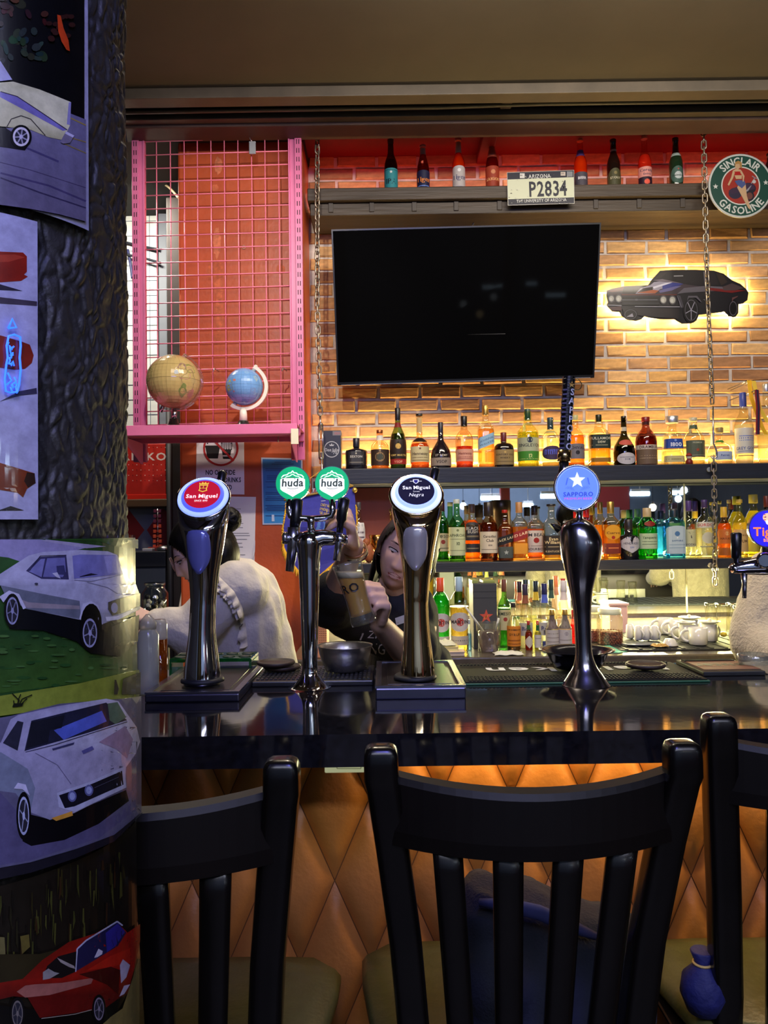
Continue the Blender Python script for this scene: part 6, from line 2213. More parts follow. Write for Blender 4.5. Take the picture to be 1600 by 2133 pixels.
# LED tape round the back, facing the bricks
ctr = (1408, 622)
inn = [(ctr[0] + (u - ctr[0]) * .975, ctr[1] + (v - ctr[1]) * .95) for u, v in op]
lt = MB()
for (a, b) in zip(inn, inn[1:] + inn[:1]):
 pa, pb = W(*a, YCS + .020), W(*b, YCS + .020)
 pc, pd = W(ctr[0] + (b[0] - ctr[0]) * .94, ctr[1] + (b[1] - ctr[1]) * .90, YCS + .020), W(ctr[0] + (a[0] - ctr[0]) * .94, ctr[1] + (a[1] - ctr[1]) * .90, YCS + .020)
 lt.add([pa, pb, pc, pd], [(0, 1, 2, 3)])
lt.build('led_tape', M('sign_led', (255, 240, 190), .5, emit=(255, 232, 160), es=55), cs, fixn=False)
for i, (u, v) in enumerate(inn):
 if i % 3 == 0:
  p = W(ctr[0] + (u - ctr[0]) * .97, ctr[1] + (v - ctr[1]) * .95, YCS + .045)
  light('sign_glow', 'POINT', p, .55, (255, 226, 150), size=.012)
for u, v in ((1300, 620), (1520, 610), (1400, 640)):
 p = W(u, v, YCS)
 MB().tube([p + Vector((0, .018, 0)), Vector((p.x, 4.245, p.z))], .006, 8).build('spacer', m_steel, cs)
# ================================================================== NUMBER PLATE
YPL = 3.935
pl = thing('number_plate', 'worn university licence plate hung on the high shelf', 'licence plate', W(1126, 428, YPL))
cn = [(1056, 359), (1196, 354), (1197, 424), (1058, 428)]
MB().prism(cn, lambda u, v: W(u, v, YPL), lambda u, v: W(u, v, YPL + .004)).build('plate', M('plate_edge', (150, 150, 146), .4, .6), pl)
A = Art()
nv, cr = (22, 26, 44), (196, 202, 176)
A.poly([(1057, 360), (1195, 355), (1196, 423), (1059, 427)], nv)
A.poly([(1057.5, 374), (1195, 369), (1196, 411), (1058.5, 415)], cr)
A.text('ARIZONA', 1124, 367, 8, (214, 216, 214), w=46, bold=0, rot=.035)
A.text('P2834', 1141, 393, 30, nv, w=80, bold=1, rot=.035)
A.text('THE UNIVERSITY OF ARIZONA', 1128, 417.5, 6.2, (214, 216, 214), w=104, rot=.035)
A.rect(1083, 361, 1093, 371, (200, 200, 196)).rect(1168, 358, 1178, 366, (180, 170, 160)).rect(1181, 357, 1193, 368, (120, 124, 130))
rnd = random.Random(13)
for i in range(40):
 A.ell(rnd.uniform(1060, 1194), rnd.choice([rnd.uniform(358, 372), rnd.uniform(412, 425), rnd.uniform(372, 412)]), rnd.uniform(.5, 2), rnd.uniform(.4, 1), rnd.choice([(160, 160, 150), (90, 84, 76), (190, 190, 186)]), 6)
A.build('print', flat(YPL - .0002), Mprint('plate_print', .4), pl)
for u, v in ((1086, 366), (1172, 362), (1088, 421), (1172, 417)):
 p = W(u, v, YPL - .0025)
 MB().lathe([(.006, 0), (.005, .003)], (0, 0, 0), 10).build('screw', m_steel, pl, world=False).location = p - pl.location
hk = W(1126, 357, YPL)
MB().bbox((hk.x - .05, 3.938, W(1126, 400, YPL).z), (hk.x + .05, 3.951, W(1126, 366, YPL).z), .001).build('hanger', m_steel, pl)
# ================================================================== ROUND GASOLINE SIGN
YS2 = 3.90
gc = W(1543, 387, YS2)
gs = thing('round_sign', 'round green enamel gasoline sign with a pin-up figure beside the chain', 'sign', gc)
k = mpp(YS2)
MB().prism([(68 * math.cos(2 * PI * i / 48), 68 * math.sin(2 * PI * i / 48)) for i in range(48)], lambda u, v: gc + Vector((u * k, 0, v * k)), lambda u, v: gc + Vector((u * k, .006, v * k))).build('disc', M('sign_rim', (170, 176, 176), .4, .3), gs)
A = Art(ydir=1)
gr1, wt1 = (28, 66, 58), (186, 190, 186)
A.ell(0, 0, 66, 66, wt1, 48).ell(0, 0, 64, 64, gr1, 48).ell(0, 0, 41, 41, wt1, 40).ell(0, 0, 38.5, 38.5, (138, 44, 36), 40)
A.arctext('SINCLAIR', 0, 0, 52.5, 15, wt1, PI / 2, 1, False, .92)
A.arctext('GASOLINE', 0, 0, 52.5, 15, wt1, -PI / 2, 1, True, .92)
A.star(-53, -1, 6, wt1).star(53, 6, 6, wt1)
# motorcycle
mk, gr2 = (34, 34, 44), (130, 132, 145)
A.ell(16, -6, 16, 12, mk, 18).ell(-12, -16, 14, 12, (44, 40, 60), 18).ell(18, -22, 10, 11, mk, 16).ell(18, -22, 6.5, 7.5, (96, 60, 56), 14)
A.poly([(-26, -10), (-8, -2), (14, 6), (28, 2), (30, -8), (4, -12), (-20, -18)], (54, 40, 62))
A.ell(4, -12, 7, 7, gr2, 14).ell(4, -12, 4, 4, mk, 12)
for i in range(5):
 A.line([(6 + i * 2, -16 + i), (18 + i, -4 + i)], 1.2, gr2)
A.line([(22, 4), (30, 16), (24, 20)], 1.8, gr2).line([(30, 16), (36, 14)], 1.6, gr2)
A.ell(28, 8, 4, 4, (170, 170, 170), 12)
# figure
sk, hr = (176, 148, 116), (150, 116, 66)
A.poly([(-2, 8), (-8, -4), (2, -24), (14, -48), (19, -52), (18, -44), (12, -22), (10, 4)], sk)
A.poly([(-13, 10), (-4, 12), (8, 10), (10, 2), (2, -6), (-8, 2)], (66, 80, 128))
A.poly([(-16, 32), (-10, 36), (0, 34), (4, 28), (2, 14), (-10, 14), (-13, 22)], sk)
A.poly([(-14, 30), (2, 30), (3, 22), (-13, 22)], (150, 30, 30))
A.poly([(-16, 33), (-20, 18), (-28, 2), (-25, 0), (-16, 16), (-12, 28)], sk)
A.poly([(2, 32), (8, 20), (6, 8), (4, 8), (4, 20), (-1, 28)], sk)
A.ell(-6, 42, 5.5, 7, sk, 14)
A.poly([(-12, 40), (-11, 50), (-4, 53), (3, 49), (3, 36), (-1, 40), (-2, 46), (-9, 46)], hr)
A.build('print', lambda u, v, l: gc + Vector((u * k, -.0003 - l * .0001, v * k)), Mprint('enamel_print', .3, coat=.5), gs)
MB().tube([gc + Vector((0, .004, 60 * k)), gc + Vector((.0, .05, 64 * k))], .004, 8).build('hook', m_steel, gs)
# ================================================================== CHAINS
m_chain = M('chain_steel', (150, 142, 128), .35, .85, nz=(60, .25))
LK = MB()
LL, LW_, LR = .046, .0112, .0041
path = []
for i in range(20):
 a = 2 * PI * i / 20
 path.append(Vector((LW_ * math.cos(a), 0, LW_ * math.sin(a) + (LL / 2 - LW_ - .0) * (1 if math.sin(a) >= 0 else -1))))
LK.tube(path, LR, 6, 0, False, True)
_lk = LK.build('link', m_chain)
link_me = _lk.data
bpy.data.objects.remove(_lk)
def chain(label, pts, group='chains hanging from the ceiling'):
 P = [W(*p) for p in pts]
 t = thing('hanging_chain', label, 'chain', P[0], group)
 # walk the polyline
 seg = [(P[i + 1] - P[i]).length for i in range(len(P) - 1)]
 tot = sum(seg)
 step = .0335
 n = int(tot / step)
 for i in range(n + 1):
  d = i * step
  q = 0
  while q < len(seg) - 1 and d > seg[q]:
   d -= seg[q]
   q += 1
  dr = (P[q + 1] - P[q]).normalized()
  pos = P[q] + dr * d
  o = bpy.data.objects.new('link', link_me)
  COL.objects.link(o)
  o.parent = t
  o.location = pos - t.location
  qd = (-dr).to_track_quat('-Z', 'Y')
  o.rotation_euler = (qd.to_matrix() @ Matrix.Rotation(math.radians(random.uniform(20, 35) if i % 2 == 0 else random.uniform(105, 118)), 3, 'Z')).to_euler()
 return t
t = chain('left rusty chain with a turnbuckle beside the pink rack', [(661, 256, 3.90), (661, 640, 3.905), (667, 862, 3.91)])
tb0, tb1, tb2, tb3 = W(667, 866, 3.91), W(668, 884, 3.91), W(669, 955, 3.91), W(671, 985, 3.91)
mb = MB()
for d in (-.009, .009):
 mb.tube([tb1 + Vector((d, 0, 0)), tb2 + Vector((d, 0, 0))], .0042, 8)
mb.tube([tb1 + Vector((-.010, 0, 0)), tb1 + Vector((.010, 0, 0))], .0075, 8).tube([tb2 + Vector((-.010, 0, 0)), tb2 + Vector((.010, 0, 0))], .0075, 8)
mb.build('turnbuckle', m_steel, t)
MB().tube([tb0, tb1 + Vector((0, 0, -.03))], .0045, 8).build('eye_bolt', m_steel, t)
MB().tube([tb2 + Vector((0, 0, .03)), tb3, tb3 + Vector((.004, -.006, -.012)), tb3 + Vector((.01, .002, 0))], .0045, 8).build('hook', m_steel, t)
MB().ellipsoid(W(661, 253, 3.90), (.02, .02, .012), 12, 8).build('ceiling_plate', M('plate_red', (120, 40, 36), .5), t)
t = chain('right long chain passing in front of the high shelf and round sign', [(1465, 246, 3.895), (1471, 520, 3.90), (1484, 846, 3.92)])
hk = [W(1485, 846, 3.92), W(1486, 905, 3.92), W(1487, 925, 3.92), W(1493, 940, 3.92), W(1493, 952, 3.92), W(1486, 957, 3.92), W(1481, 950, 3.92)]
MB().tube(hk, .0048, 8).build('hook', m_steel, t)
ch2 = chain('lower right chain running from the hook down past the lower shelf', [(1487, 958, 3.925), (1489, 1080, 3.925), (1490, 1212, 3.93)])
p = W(1478, 978, 3.935)
MB().tube([p, p + Vector((0, .02, 0))], [.012, .012], 12).build('bolt', m_steel, ch2)
p = W(1480, 1177, 3.94)
MB().tube([p, p + Vector((0, .02, 0))], [.012, .012], 12).build('bolt', m_steel, ch2)
p = W(1465, 242, 3.895)
MB().bbox((p.x - .03, 3.87, p.z - .004), (p.x + .03, 3.92, p.z + .006), .002).tube([p, p + Vector((0, 0, .03))], .01, 8).build('ceiling_plate', M('plate_red', (120, 40, 36), .5), t)
# ================================================================== LAMPS AT THE BACK OF THE ROOM (seen in the mirror)
YM2 = 2 * 4.228
def mir(px, py, dep):
 """a point dep metres behind the mirror plane as it shows there -> its real place"""
 p = W(px, py, 4.228 + dep)
 return Vector((p.x, 4.228 - dep, p.z))
for i, (px, py, dep, L) in enumerate(((1022, 1037, 6.6, .26), (1145, 1033, 5.8, .22), (1333, 1028, 6.2, .24), (1412, 1026, 6.9, .16), (1100, 1052, 7.4, .14))):
 p = mir(px, py, dep)
 w_ = ('first', 'second', 'third', 'fourth', 'fifth')[i]
 tube_lamp('short white tube lamp behind the viewer, %s from left in the bar mirror' % w_, p.x, p.y, p.z, L, 'x')
for i, (px, py, dep, col) in enumerate(((965, 1054, 6.0, (235, 245, 255)), (999, 1061, 5.5, (255, 225, 170)), (1425, 1021, 6.0, (235, 245, 255)), (1413, 1039, 6.3, (235, 245, 255)), (1026, 1054, 6.4, (235, 245, 255)), (1360, 1057, 5.8, (255, 235, 210)))):
 p = mir(px, py, dep)
 o = thing('bulb_lamp', 'round hanging bulb behind the viewer, %s in the mirror' % ('cool one furthest left', 'warm yellow one at left', 'cool one furthest right', 'lower cool one at right', 'third from left', 'peach one right of the middle')[i], 'lamp', p)
 MB().ellipsoid(p, (.04, .04, .045), 16, 12).build('bulb', M('bulb_glow_%d' % (col[2]), col, .5, emit=col, es=16), o)
 MB().tube([p + Vector((0, 0, .04)), p + Vector((0, 0, .075))], .018, 10).build('socket', m_blackm, o)
 MB().tube([p + Vector((0, 0, .075)), Vector((p.x, p.y, 3.4))], .003, 5).build('cord', m_blackm, o)
# a red post and a couple of pale wall panels there
p = mir(1052, 1060, 6.0)
rp = thing('red_post', 'red room post seen as a narrow stripe in the bar mirror', 'post', (p.x, p.y, 0))
MB().bbox((p.x - .06, p.y - .06, 0), (p.x + .06, p.y + .06, 3.4), .01).build('shaft', M('red_post_paint', (170, 50, 36), .5), rp)
p = mir(1275, 1045, 7.6)
rw = thing('red_wall_panel', 'dark red wall panel with a grey poster seen in the mirror', 'panel', (p.x, p.y, 0))
MB().bbox((p.x - .36, p.y - .03, 0), (p.x + .26, p.y + .03, 3.2), .01).build('panel', M('red_panel_far', (140, 36, 34), .6), rw)
MB().bbox((p.x - .30, p.y + .03, 1.35), (p.x + .10, p.y + .045, 1.75), .004).build('poster', M('poster_grey', (140, 140, 160), .6), rw)
# ================================================================== BOTTLES
SH = {
 'beer': [(.0, 0), (.93, 0), (1, .02), (1, .50), (.96, .56), (.80, .63), (.58, .70), (.47, .76), (.40, .93), (.46, .935), (.46, .955), (.42, .96), (.42, .985)],
 'stub': [(.0, 0), (.9, 0), (.97, .02), (1, .45), (.90, .58), (.62, .72), (.46, .80), (.40, .93), (.46, .935), (.46, .955), (.42, .985)],
 'cognac': [(0, 0), (.86, 0), (.92, .02), (1, .30), (.97, .42), (.80, .56), (.50, .66), (.33, .72), (.30, .80), (.30, .97)],
 'hen': [(0, 0), (.9, 0), (.97, .03), (1, .25), (.95, .42), (.75, .50), (.42, .545), (.30, .60), (.29, .97)],
 'squat': [(0, 0), (.94, 0), (1, .03), (1, .28), (.90, .40), (.58, .52), (.34, .60), (.27, .68), (.24, .97)],
 'spirit': [(0, 0), (.95, 0), (1, .02), (1, .55), (.94, .62), (.66, .69), (.42, .73), (.36, .78), (.35, .96)],
 'square': [(0, 0), (.95, 0), (1, .02), (1, .60), (.92, .66), (.60, .71), (.40, .75), (.36, .80), (.36, .96)],
 'suntory': [(0, 0), (.94, 0), (1, .04), (1, .52), (.92, .62), (.70, .68), (.30, .70), (.27, .74), (.27, .97)],
 'flagon': [(0, 0), (.95, 0), (1, .03), (1, .50), (.92, .60), (.62, .70), (.40, .76), (.33, .82), (.33, .96)],
 'hexa': [(0, 0), (.96, 0), (1, .03), (1, .56), (.94, .62), (.45, .66), (.26, .69), (.26, .97)],
 'cone': [(0, 0), (1, 0), (1, .02), (.80, .58), (.70, .63), (.45, .66), (.36, .70), (.36, .90)],
 'round': [(0, 0), (.80, 0), (.92, .04), (1, .22), (.97, .40), (.75, .54), (.35, .60), (.24, .66), (.24, .95)],
 'tall': [(0, 0), (.88, 0), (.92, .02), (1, .48), (.98, .55), (.70, .64), (.44, .70), (.36, .76), (.34, .97)],
 'bomb': [(0, 0), (.96, 0), (1, .02), (1, .70), (.92, .76), (.55, .80), (.38, .82), (.38, .97)],
 'shaker': [(0, 0), (.96, 0), (1, .02), (1, .56), (.98, .60), (1.02, .62), (1.02, .66), (.90, .72), (.55, .80), (.40, .83), (.40, .97)],
 'martini': [(0, 0), (.82, 0), (.90, .02), (.92, .40), (1, .60), (.95, .68), (.70, .75), (.42, .80), (.36, .84), (.36, .97)],
 'bols': [(0, 0), (.96, 0), (1, .02), (1, .42), (.80, .56), (.52, .72), (.42, .80), (.40, .96)],
 'tabasco': [(0, 0), (.95, 0), (1, .02), (1, .52), (.85, .60), (.48, .66), (.42, .70), (.42, .95)],
 'sauce': [(0, 0), (.96, 0), (1, .02), (1, .50), (.92, .56), (.55, .66), (.38, .72), (.34, .96)],
 'jigger': [(0, 0), (.97, 0), (1, .01), (1, .55), (.95, .58), (.42, .62), (.42, .74), (.36, .76)],
}
m_lab = Mprint('bottle_label', .5, spec=.3)
def capmat(c):
 metal = c in ((190, 190, 196), (205, 170, 90), (150, 90, 56), (214, 216, 220))
 return M('cap_%d_%d_%d' % c, c, .35, .8 if metal else 0)
def bottle(name, label, cat, pos, R, H, shape, glass, liq=None, cap=None, labs=(), ex=2.0, group=None, rz=0.0, sy=1.0, sides=None, neck=None, opaque=False, dens=.6):
 prof = SH[shape]
 def pr(z):
  for (a, za), (b, zb) in zip(prof[1:-1], prof[2:]):
   if za <= z <= zb and zb > za:
    return (a + (b - a) * (z - za) / (zb - za)) * R
  return prof[-1][0] * R
 t = thing(name, label, cat, pos, group, rz)
 n = 24 if H > .2 else 18
 body = [(max(r * R, .0004), z * H) for r, z in prof]
 gm = M('dark_glass_%d_%d_%d' % glass, glass, .12, spec=.6, coat=.3) if opaque else Mglass(glass, dens)
 def exz(z):
  return ex
 MB().lathe(body, (0, 0, 0), n, ex=ex, sy=sy, sides=sides).build('glass', gm, t, world=False)
 if liq:
  lv, lc = liq[0], liq[1]
  mk = liq[2] if len(liq) > 2 else .45
  lp = [(max(r * R * .94, .0003), z * H) for r, z in prof if .005 < z < lv]
  lp = [(pr(.02) * .94, .012 * H)] + lp + [(pr(lv) * .94, lv * H)]
  MB().lathe(lp, (0, 0, 0), n, ex=ex, sy=sy, sides=sides).build('liquid', Mglass(lc, .5, .02, .05, mk, lc), t, world=False)
 if cap:
  c, z0, rf = cap[:3]
  cr = rf * R
  z1 = 1.0
  MB().lathe([(cr * .98, z0 * H), (cr, z0 * H + .001), (cr, z1 * H - .0015), (cr * .92, z1 * H)], (0, 0, 0), 18).build('cap', capmat(c), t, world=False)
 def surf(u, v, l, off=.0006):
  th = u
  cx, sx_ = math.sin(th), -math.cos(th)
  r = pr(v / H)
  if sides:
   a = (th + PI / sides) % (2 * PI / sides) - PI / sides
   q = math.cos(PI / sides) / math.cos(a)
  elif ex != 2.0:
   q = (abs(cx) ** ex + abs(sx_ * 1.0) ** ex) ** (-1 / ex)
  else:
   q = 1.0
  d = Vector((cx * q * r, sx_ * q * r * sy, v))
  nn = Vector((d.x, d.y, 0)).normalized()
  return d + nn * (off + l * .00012)
 if labs or neck:
  if neck:
   A = Art(ydir=1, maxu=.30)
   z0, z1, col = neck
   A.rect(-PI * .75, z0 * H, PI * .75, z1 * H, col)
   A.build('neck_label', surf, m_lab, t, world=False)
  for lb in labs:
   A = Art(ydir=1, maxu=.30)
   z0, z1, hw, bg = lb[:4]
   txt = lb[4] if len(lb) > 4 else ()
   kind = lb[5] if len(lb) > 5 else 'r'
   zc = (z0 + z1) / 2
   rr = pr(zc)
   ha = hw * PI / 2
   if bg is not None:
    if kind == 'r':
     A.rect(-ha, z0 * H, ha, z1 * H, bg)
    elif kind == 'o':
     A.ell(0, zc * H, ha, (z1 - z0) / 2 * H, bg, 24)
    elif kind == 'd':
     A.poly([(0, z0 * H), (ha, zc * H), (0, z1 * H), (-ha, zc * H)], bg)
    elif kind == 'a':       # arched top
     hh = (z1 - z0) * H
     A.poly([(-ha, z0 * H), (ha, z0 * H), (ha, z1 * H - .12 * hh)] + [(ha * math.cos(PI * i / 8), z1 * H - .12 * hh + .12 * hh * math.sin(PI * i / 8)) for i in range(1, 8)] + [(-ha, z1 * H - .12 * hh)], bg)
    elif kind == 'g':       # diagonal band
     s_ = (z1 - z0) * H * .45
     A.poly([(-ha, z0 * H - s_), (ha, z0 * H + s_), (ha, z1 * H + s_), (-ha, z1 * H - s_)], bg)
    elif kind == 's':
     pass
   for tx in txt:
    s, tz, th_, tc = tx[:4]
    maxw = 2 * ha * .88
    # work in a metric frame: scale u by 1/rr
    gl, wid = layout(s, 1)
    h = th_ * H
    if s == '*':
     A.poly([(h * (1 if i % 2 == 0 else .42) * math.sin(PI * i / 5) / rr, tz * H + h * (1 if i % 2 == 0 else .42) * math.cos(PI * i / 5)) for i in range(10)], tc)
     continue
    if s == 'o':
     A.ell(0, tz * H, h / rr, h, tc, 14)
     continue
    if s == '-':
     A.rect(-ha * .7, tz * H - h / 2, ha * .7, tz * H + h / 2, tc)
     continue
    w = min(wid * h, maxw * rr)
    o0 = len(A.v)
    mu, A.maxu = A.maxu, None
    sh = .42 if kind == 'g' else 0
    A.text(s, 0, 0, h, tc, w=w, bold=1)
    A.maxu = mu
    for i in range(o0, len(A.v)):
     (u, v), l = A.v[i]
     A.v[i] = ((u / rr, tz * H + v + (u / rr / max(ha, .01) * (z1 - z0) * H * .45 if kind == 'g' else 0)), l)
   A.build('label', surf, m_lab, t, world=False)
 return t
TWO = [0]
def B(shelf, label, x, top, base, w, shape, glass, **kw):
 """placed from its middle, top, base and width in the photograph, on a given shelf"""
 if shelf == 'top':
  Y, z = 4.06, 3.1625
 elif shelf == 'one':
  Y, z = 4.06, 1.7425
 elif shelf == 'two':
  TWO[0] += 1
  Y, z = kw.pop('Y', 4.03 + .09 * (TWO[0] % 2)), 1.2685
 else:
  z = .9505
  p = onz(x, base, z)
  Y = kw.pop('Y', p.y)
 if 'Y' in kw:
  Y = kw.pop('Y')
 k = mpp(Y)
 p = W(x, base, Y)
 H = (base - top) * k
 if shelf in ('top', 'one', 'two'):
  zt__ = W(x, top, Y).z
  H = zt__ - z
 R = w / 2 * k
 pos = Vector((p.x, Y, z))
 cat = kw.pop('cat', 'bottle')
 nm = kw.pop('name', 'bottle')
 return bottle(nm, label, cat, pos, R, H, shape, glass, **kw)
silver, gold, copper, blk, cream = (190, 190, 196), (205, 170, 90), (150, 90, 56), (20, 20, 22), (214, 202, 168)
wht = (226, 224, 216)
GT = 'beer bottles on the high shelf'
# ---------- high shelf
B('top', 'dark brown beer bottle with a teal label, leftmost on the high shelf', 815, 291, 390, 28, 'beer', (58, 30, 18), dens=.8, liq=(.62, (96, 40, 20), .5), cap=((60, 34, 22), .955, .47), group=GT,
  labs=[(.10, .45, .98, (44, 130, 140), [('IPA', .22, .085, (12, 26, 40)), ('*', .38, .03, (220, 225, 225)), ('-', .42, .008, (16, 50, 60))])])
B('top', 'reddish brown beer bottle with a navy label, second on the high shelf', 882, 303, 388, 27, 'stub', (120, 34, 22), liq=(.6, (130, 34, 20), .5), cap=(silver, .955, .5), neck=(.80, .93, (150, 130, 130)), group=GT,
  labs=[(.10, .46, .95, (26, 30, 62), [('Tiger', .28, .09, (232, 140, 44)), ('-', .15, .02, (90, 120, 190))], 'a')])
B('top', 'orange beer bottle with a silver label and foil neck, third on the high shelf', 956, 289, 387, 27, 'beer', (225, 100, 30), liq=(.72, (240, 110, 26), .55), cap=(silver, .955, .5), neck=(.73, .93, (190, 176, 166)), group=GT,
  labs=[(.04, .48, .85, (176, 170, 170), [('Tiger', .28, .085, (26, 34, 90)), ('-', .10, .03, (120, 124, 140)), ('o', .40, .03, (220, 220, 220))], 'a')])
B('top', 'red beer bottle with a dull gold label left of the number plate', 1026, 292, 385, 29, 'stub', (150, 36, 30), liq=(.7, (150, 34, 28), .55), cap=(silver, .95, .5), neck=(.66, .88, (150, 70, 50)), group=GT,
  labs=[(.06, .48, .9, (150, 60, 40), [('SAIGON', .24, .05, (226, 180, 120)), ('o', .37, .04, (196, 130, 90))])])
B('top', 'orange beer bottle with a grey label right of the number plate', 1210, 290, 383, 28, 'beer', (235, 130, 60), liq=(.76, (244, 110, 30), .55), cap=((196, 120, 120), .955, .47), neck=(.66, .78, (80, 60, 120)), group=GT,
  labs=[(.03, .35, .95, (74, 70, 80), [('BEER', .24, .045, (220, 220, 225)), ('-', .10, .02, (160, 160, 170))])])
B('top', 'very dark beer bottle with an oval olive label', 1279, 291, 382, 28, 'beer', (24, 14, 10), opaque=True, cap=((44, 34, 24), .955, .47), neck=(.76, .80, (150, 150, 150)), group=GT,
  labs=[(.04, .42, .8, (70, 70, 46), [('STOUT', .24, .04, (206, 200, 170)), ('o', .33, .03, (120, 110, 70))], 'o')])
B('top', 'clear pink-orange beer bottle with a white and navy label', 1344, 285, 382, 28, 'beer', (240, 170, 150), liq=(.66, (246, 80, 50), .5), cap=((206, 150, 150), .955, .47), group=GT,
  labs=[(.24, .42, .95, (206, 140, 130), [('Corona', .36, .05, (26, 30, 70)), ('Extra', .29, .035, (26, 30, 70))]), (.03, .24, .95, (40, 22, 40), [('o', .15, .05, (220, 90, 70))])])
B('top', 'dark green beer bottle with a round green label, left of the right chain', 1409, 288, 381, 28, 'beer', (22, 44, 26), opaque=True, cap=((34, 64, 40), .955, .47), neck=(.64, .70, (170, 190, 180)), group=GT,
  labs=[(.12, .44, .75, (60, 90, 80), [('o', .27, .07, (180, 190, 190)), ('Heineken', .27, .035, (20, 50, 34)), ('*', .38, .02, (200, 60, 50))], 'o')])
B('top', 'dark bottle half hidden behind the round sign at the right edge', 1606, 320, 381, 30, 'stub', (20, 14, 14), opaque=True, cap=(blk, .95, .5), group=GT)
# ---------- first shelf
GO = 'spirit bottles on the upper shelf'
k = mpp(4.05)
p = W(691, 975, 4.03)
bx = thing('gift_box', 'black tall gift box with a round silver emblem, leftmost on the upper shelf', 'box', (p.x, 4.06, 1.7425))
a, b = W(672, 897, 4.0), W(711, 972, 4.0)
MB().bbox((a.x, 4.0, 1.7425), (b.x, 4.12, a.z), .002).build('carton', M('box_black', (40, 42, 48), .35), bx)
A = Art()
sv = (176, 178, 184)
A.ring(691, 936, 16, 17, 1.6, sv, 30)
A.text('Don Julio', 691, 937, 6.5, sv, w=29, shear=.15, bold=1)
A.text('70', 698, 943, 5.5, sv, bold=1)
A.poly([(687, 929), (695, 929), (696, 925), (693, 927), (691, 923), (689, 927), (686, 925)], sv)
A.rect(693, 898, 711, 907, (120, 116, 122)).text('100', 702, 902.5, 5, (180, 90, 100), w=13)
A.build('print', flat(3.9996), Mprint('print_plain'), bx)
B('one', 'black squat hexagonal bottle with a grey plaque label', 743, 913, 978, 50, 'hexa', (22, 24, 34), opaque=True, sides=6, cap=((30, 32, 44), .72, .28), group=GO, labs=[(.15, .56, .55, (54, 54, 58), [('SEXTON', .40, .065, (190, 186, 176)), ('-', .22, .03, (120, 116, 106)), ('o', .50, .03, (170, 166, 150))])])
B('one', 'clear rounded bottle with copper cap and a dark ornate label', 792, 896, 978, 38, 'spirit', (226, 190, 150), liq=(.12, (235, 150, 60), .5), cap=(copper, .91, .36), neck=(.74, .86, (220, 214, 200)), group=GO, labs=[(.10, .50, .98, (56, 42, 34), [('o', .31, .12, (150, 120, 80)), ('o', .31, .09, (60, 66, 56)), ('O', .46, .04, (206, 180, 130))])])
B('one', 'tall green cognac bottle with a gold medallion and red band', 830, 850, 977, 36, 'cognac', (70, 110, 40), liq=(.58, (50, 70, 26), .4), cap=(blk, .80, .32), neck=(.68, .76, (120, 30, 30)), group=GO, labs=[(.17, .48, .98, (40, 30, 26), [('REMY MARTIN', .225, .028, (206, 176, 100)), ('o', .37, .045, (196, 160, 80))]), (.08, .165, .98, (150, 36, 36), [('VSOP', .12, .035, (220, 150, 120))])])
B('one', 'long necked cognac bottle with a cream label and black seal', 875, 862, 977, 41, 'hen', (220, 170, 120), liq=(.46, (190, 90, 40), .45), cap=(blk, .955, .34), neck=(.66, .93, (190, 160, 110)), group=GO, labs=[(.12, .40, .85, (196, 184, 140), [('Hennessy', .27, .05, (60, 44, 36)), ('-', .20, .012, (120, 100, 70)), ('-', .15, .02, (150, 130, 90)), ('o', .36, .018, (110, 60, 50))]), (.48, .56, 1.0, (22, 16, 18), [], 'o')])
B('one', 'dark bell-shaped brandy bottle with a pale band label', 919, 880, 976, 43, 'squat', (24, 20, 26), opaque=True, cap=((20, 20, 40), .68, .26), group=GO, labs=[(.06, .23, 1.0, (150, 136, 122), [('VSOP', .145, .06, (60, 50, 48))]), (.24, .32, .9, None, [('ST REMY', .28, .045, (190, 180, 160))])])
B('one', 'small cognac bottle of red liquor with a pink label', 968, 867, 972, 37, 'spirit', (225, 190, 150), liq=(.42, (176, 44, 30), .5), cap=(blk, .80, .36), group=GO, labs=[(.13, .36, .92, (224, 164, 140), [('Hennessy', .28, .045, (120, 40, 40)), ('-', .21, .012, (170, 90, 80)), ('-', .18, .012, (170, 90, 80))])])
B('one', 'tall square whisky bottle with a slanted pale blue label', 1013, 845, 972, 33, 'square', (226, 214, 180), liq=(.62, (226, 160, 60), .3), ex=5, cap=(gold, .84, .40), group=GO, labs=[(.34, .52, .98, (150, 190, 216), [('JOHNNIE', .45, .03, (90, 120, 160)), ('WALKER', .39, .03, (90, 120, 160))], 'g')])
B('one', 'black rounded whisky bottle with maroon cap and tan label', 1050, 901, 974, 41, 'suntory', (26, 16, 14), opaque=True, ex=3, cap=((110, 34, 40), .74, .30), group=GO, labs=[(.08, .50, .80, (150, 128, 82), [('SUNTORY OLD', .36, .045, (60, 44, 30)), ('WHISKY', .27, .045, (60, 44, 30)), ('o', .43, .03, (200, 170, 100)), ('-', .17, .02, (110, 90, 60))])])
B('one', 'green-yellow malt bottle with a teal cap and bright green band', 1101, 852, 973, 45, 'spirit', (216, 224, 130), liq=(.60, (190, 186, 50), .4), cap=((36, 76, 84), .81, .28), group=GO, labs=[(.27, .50, .95, (176, 182, 150), [('SINGLETON', .37, .05, (60, 66, 70)), ('o', .46, .05, (44, 56, 76))]), (.11, .27, .95, (70, 140, 50), [('12', .19, .06, (226, 226, 150)), ('-', .14, .008, (200, 210, 120))])])
B('one', 'clear bottle with teal cap and a torn dark label left of the black tap handle', 1148, 870, 971, 38, 'spirit', (235, 232, 196), liq=(.10, (235, 210, 110), .4), cap=((40, 72, 92), .76, .34), neck=(.68, .73, (190, 176, 110)), group=GO, labs=[(.14, .42, .85, (66, 52, 84), [('-', .3, .10, (90, 100, 210))], 'o')])
